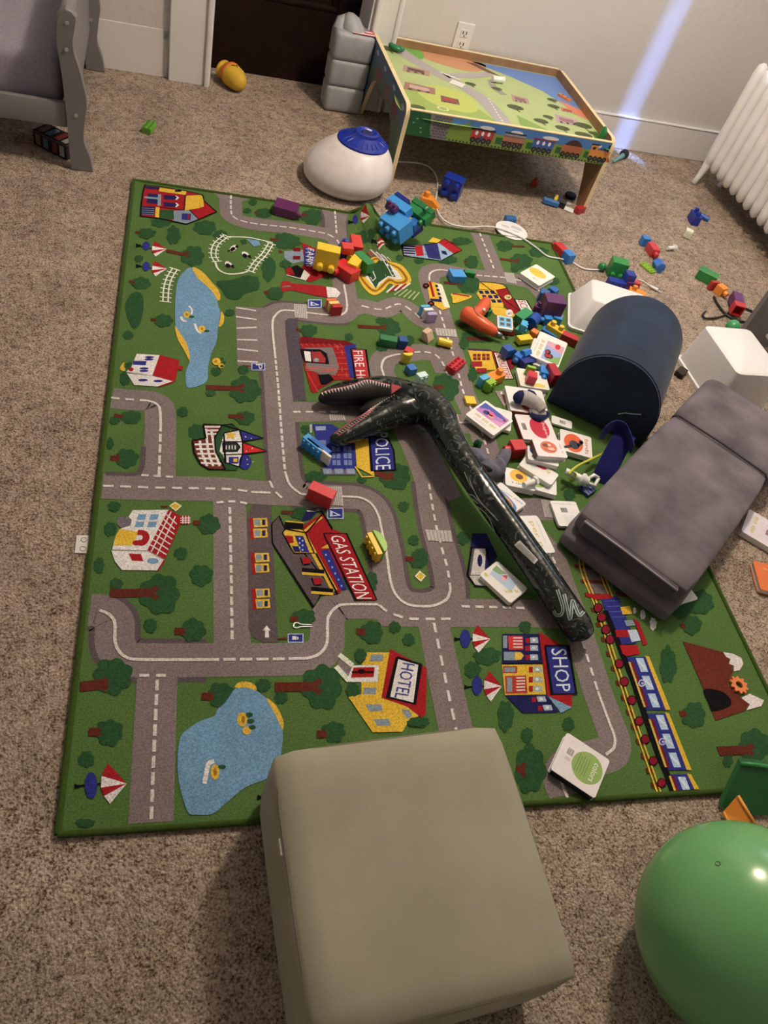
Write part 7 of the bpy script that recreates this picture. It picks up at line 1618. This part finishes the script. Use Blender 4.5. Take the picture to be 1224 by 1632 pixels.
def art_lady(f):
    f.rect(.36, .22, .96, .92, (156, 170, 206), 0); f.poly([(.36, .22), (.96, .22), (.96, .5), (.36, .4)], (214, 160, 170), 1); f.poly([(.5, .92), (.96, .92), (.96, .62), (.7, .72)], (132, 170, 96), 1); f.oval(.74, .30, .09, .10, (206, 46, 46), 3)
    for x, y in ((.50, .62), (.62, .74), (.52, .76)): f.oval(x, y, .10, .09, (36, 34, 44), 3); f.oval(x - .02, y, .055, .06, (176, 44, 44), 4)
    scrawl(f, (.22, .92), (.22, .28), .12, (206, 176, 90), 12); lines(f, .06, .3, .10, .9, 1, (150, 60, 60), True)
book('white board book lying under the ladybird book in the toy pile', [(852, 538), (895, 556), (882, 592), (838, 576)], .0042, .013, None)
book('board book with red ladybirds on the toy pile', [(862, 527), (905, 548), (890, 585), (843, 567)], .019, .013, art_lady, (240, 230, 216), None, (0, .0))
book('cream board book with yellow smear under red brick by the cushion', [(817, 588), (873, 591), (872, 625), (835, 612)], .0042, .013, lambda f: (f.oval(.36, .42, .12, .30, (236, 190, 70), 0), f.oval(.62, .82, .26, .10, (226, 200, 90), 0)), (240, 228, 206))
book('white board book with red brown spine under the grey striped sock', [(811, 621), (866, 618), (869, 659), (810, 655)], .0042, .015, lambda f: (f.oval(.50, .80, .18, .14, (214, 104, 62), 0),), (238, 226, 212), (2, (150, 78, 62)))
book('plain white card book under the pink cover board book', [(766, 641), (816, 657), (814, 690), (770, 672)], .0042, .010, lambda f: (lines(f, .5, .1, .9, .3, 2, (206, 180, 90)),))
book('board book with pink and purple picture cover near the yellow brick', [(773, 636), (818, 671), (786, 695), (744, 661)], .0150, .013, lambda f: (f.rect(.06, .10, .92, .58, (186, 122, 182), 0), f.poly([(.06, .10), (.60, .10), (.92, .2), (.6, .28), (.3, .24), (.06, .44)], (72, 82, 160), 1), f.poly([(.5, .58), (.92, .58), (.92, .34), (.7, .44)], (220, 150, 184), 1), f.oval(.44, .34, .11, .10, (226, 92, 140), 3), f.oval(.32, .42, .09, .09, (40, 50, 112), 3), f.oval(.50, .44, .09, .07, (228, 156, 130), 3), f.oval(.84, .24, .05, .05, (120, 60, 50), 3),
    scrawl(f, (.14, .72), (.86, .72), .12, (206, 178, 96), 14), lines(f, .2, .86, .7, .92, 1, (150, 140, 140))))
book('white board book about shapes with big red circle', [(821, 661), (875, 663), (887, 702), (834, 701)], .0042, .014, lambda f: (f.oval(.60, .50, .27, .42, (204, 40, 66), 0, 28), f.text('shapes', [(.68, .20), (.68, .86), (.80, .86), (.80, .20)], (240, 226, 220), 2), [f.line([(.40 + k * .05, .22), (.40 + k * .05, .72)], .008, (150, 24, 46), 2) for k in range(5)], barcode(f, .10, .36, .22, .62)), (240, 224, 214), (3, (130, 50, 60)))
book('white paperback with barcode tucked behind the shapes book', [(876, 657), (914, 676), (909, 681), (882, 677)], .0042, .006, lambda f: (barcode(f, .4, .3, .7, .7),))
book('white board book about birds with orange circle', [(892, 684), (946, 697), (940, 728), (894, 718)], .0042, .016, lambda f: (f.oval(.42, .52, .30, .42, (226, 96, 52), 0, 26), f.oval(.44, .60, .16, .20, (54, 60, 70), 2), f.poly([(.52, .55), (.70, .28), (.72, .44), (.58, .66)], (48, 50, 58), 2), f.poly([(.32, .64), (.10, .80), (.14, .88), (.36, .76)], (48, 50, 58), 2), f.oval(.66, .38, .07, .09, (48, 50, 58), 2), f.text('birds', [(.78, .18), (.78, .88), (.90, .88), (.90, .18)], (196, 92, 60), 2)), (240, 228, 216))
book('white board book with sunflower at the near side of the book stack', [(807, 746), (846, 752), (859, 788), (803, 768)], .0042, .018, lambda f: (f.oval(.46, .36, .30, .34, (240, 184, 60), 0, 22), f.oval(.48, .38, .13, .15, (110, 60, 34), 1), scrawl(f, (.60, .80), (.22, .78), .10, (150, 138, 110), 6)))
book('white board book with green oval at the bottom of the book stack', [(832, 747), (888, 764), (886, 789), (835, 776)], .0042, .016, lambda f: (f.oval(.42, .42, .30, .40, (150, 176, 80), 0), [f.line([(.24 + k * .08, .2), (.26 + k * .08, .7)], .012, (90, 120, 50), 2) for k in range(5)]))
book('white board book with crimson mark second in the book stack', [(836, 728), (898, 755), (874, 771), (828, 741)], .0215, .014, lambda f: (f.poly([(.22, .12), (.62, .10), (.60, .30), (.40, .36)], (190, 40, 70), 0, 3), f.poly([(.62, .2), (.8, .2), (.76, .4)], (226, 196, 120), 0)))
book('white board book with blue mark third in the book stack', [(840, 708), (886, 722), (894, 748), (842, 728)], .0370, .013, lambda f: (f.oval(.16, .3, .10, .2, (90, 130, 190), 0), f.oval(.26, .74, .13, .14, (60, 60, 70), 1), f.oval(.26, .74, .09, .09, (236, 226, 214), 2), f.oval(.85, .6, .1, .16, (200, 200, 220), 0)))
book('white board book with orange oval picture on top of the book stack', [(843, 694), (893, 706), (909, 732), (860, 724)], .0520, .016, lambda f: (f.oval(.47, .46, .27, .34, (214, 110, 74), 0, 24), f.oval(.38, .36, .10, .10, (120, 66, 44), 1), f.oval(.54, .56, .12, .08, (236, 180, 150), 1), f.oval(.50, .34, .07, .06, (240, 206, 180), 1), f.line([(.3, .6), (.62, .7)], .02, (90, 50, 40), 1), scrawl(f, (.88, .22), (.88, .78), .08, (224, 180, 164), 7)), (240, 224, 214), (3, (120, 80, 70)))
book('blue and white board book of baby animals half under the dinosaur', [(769, 780), (800, 776), (842, 799), (818, 820)], .0042, .014, lambda f: (f.poly([(.05, .1), (.55, .06), (.62, .5), (.45, .92), (.05, .9)], (86, 120, 186), 0, 3), f.oval(.32, .5, .22, .34, (230, 166, 84), 1), f.oval(.36, .60, .12, .18, (190, 110, 50), 2), f.text('baby animals', [(.90, .92), (.66, .10), (.58, .10), (.80, .92)][::1], (70, 96, 160), 2)))
book('white board book with yellow lettering under the dinosaur neck', [(807, 822), (860, 822), (877, 880), (838, 884)], .0042, .012, lambda f: (f.text('per n', [(.60, .16), (.60, .84), (.76, .84), (.76, .16)], (214, 184, 84), 2), lines(f, .30, .2, .5, .6, 4, (170, 160, 150)), f.line([(.9, .15), (.9, .75)], .01, (180, 170, 160), 2)))
book('thin white card book beneath the yellow lettered board book', [(812, 826), (864, 826), (879, 877), (846, 888)], .0006, .003, None)
book('white back cover with barcode beside the grey couch corner', [(874, 801), (927, 797), (920, 836), (896, 841)], .0042, .008, lambda f: (lines(f, .1, .08, .9, .16, 1, (150, 120, 100)), barcode(f, .30, .28, .56, .46), lines(f, .3, .56, .8, .86, 4, (170, 160, 150))))
book('board book with cartoon picture lying under the dinosaur tail end', [(793, 893), (841, 938), (814, 962), (764, 916)], .0042, .012, lambda f: (f.poly([(.08, .2), (.72, .14), (.80, .62), (.14, .66)], (176, 190, 206), 0), f.poly([(.08, .2), (.4, .16), (.3, .4), (.1, .46)], (120, 156, 96), 1), f.oval(.44, .38, .08, .12, (228, 176, 180), 2), f.poly([(.36, .36), (.5, .34), (.44, .18)], (196, 50, 56), 3), scrawl(f, (.70, .80), (.90, .38), .10, (206, 180, 96), 7), f.oval(.1, .8, .06, .06, (210, 190, 90), 2)))
book('board book with yellow title on carpet beside the grey couch', [(1195, 812), (1250, 843), (1236, 878), (1180, 846)], FZ + .002, .018, lambda f: (scrawl(f, (.26, .86), (.26, .14), .12, (206, 184, 100), 9), lines(f, .45, .2, .8, .8, 5, (170, 160, 156)), f.rect(.6, .4, .9, .6, (150, 100, 100), 1)), (224, 208, 204))
book('orange covered board book on carpet at the right edge', [(1199, 896), (1250, 903), (1258, 952), (1213, 938)], FZ + .002, .016, lambda f: (f.line([(.3, .2), (.9, .3)], .03, (230, 180, 140), 1), f.line([(.4, .55), (.9, .5)], .02, (236, 200, 170), 1), f.line([(.5, .8), (.9, .75)], .02, (200, 90, 40), 1)), (222, 116, 62))
book('white board book peeking out under the grey couch end', [(1067, 952), (1096, 930), (1112, 955), (1074, 966)], .0006, .004, lambda f: (lines(f, .3, .3, .8, .6, 2, (190, 170, 110)),))
book('white card beside the right white bin', [(1212, 622), (1236, 620), (1240, 640), (1216, 636)], FZ + .002, .005, lambda f: (lines(f, .2, .3, .8, .6, 2, (190, 160, 110)),))
bolt(843, 770, (14, -5), .024, 'white toy bolt lying across the sunflower book')
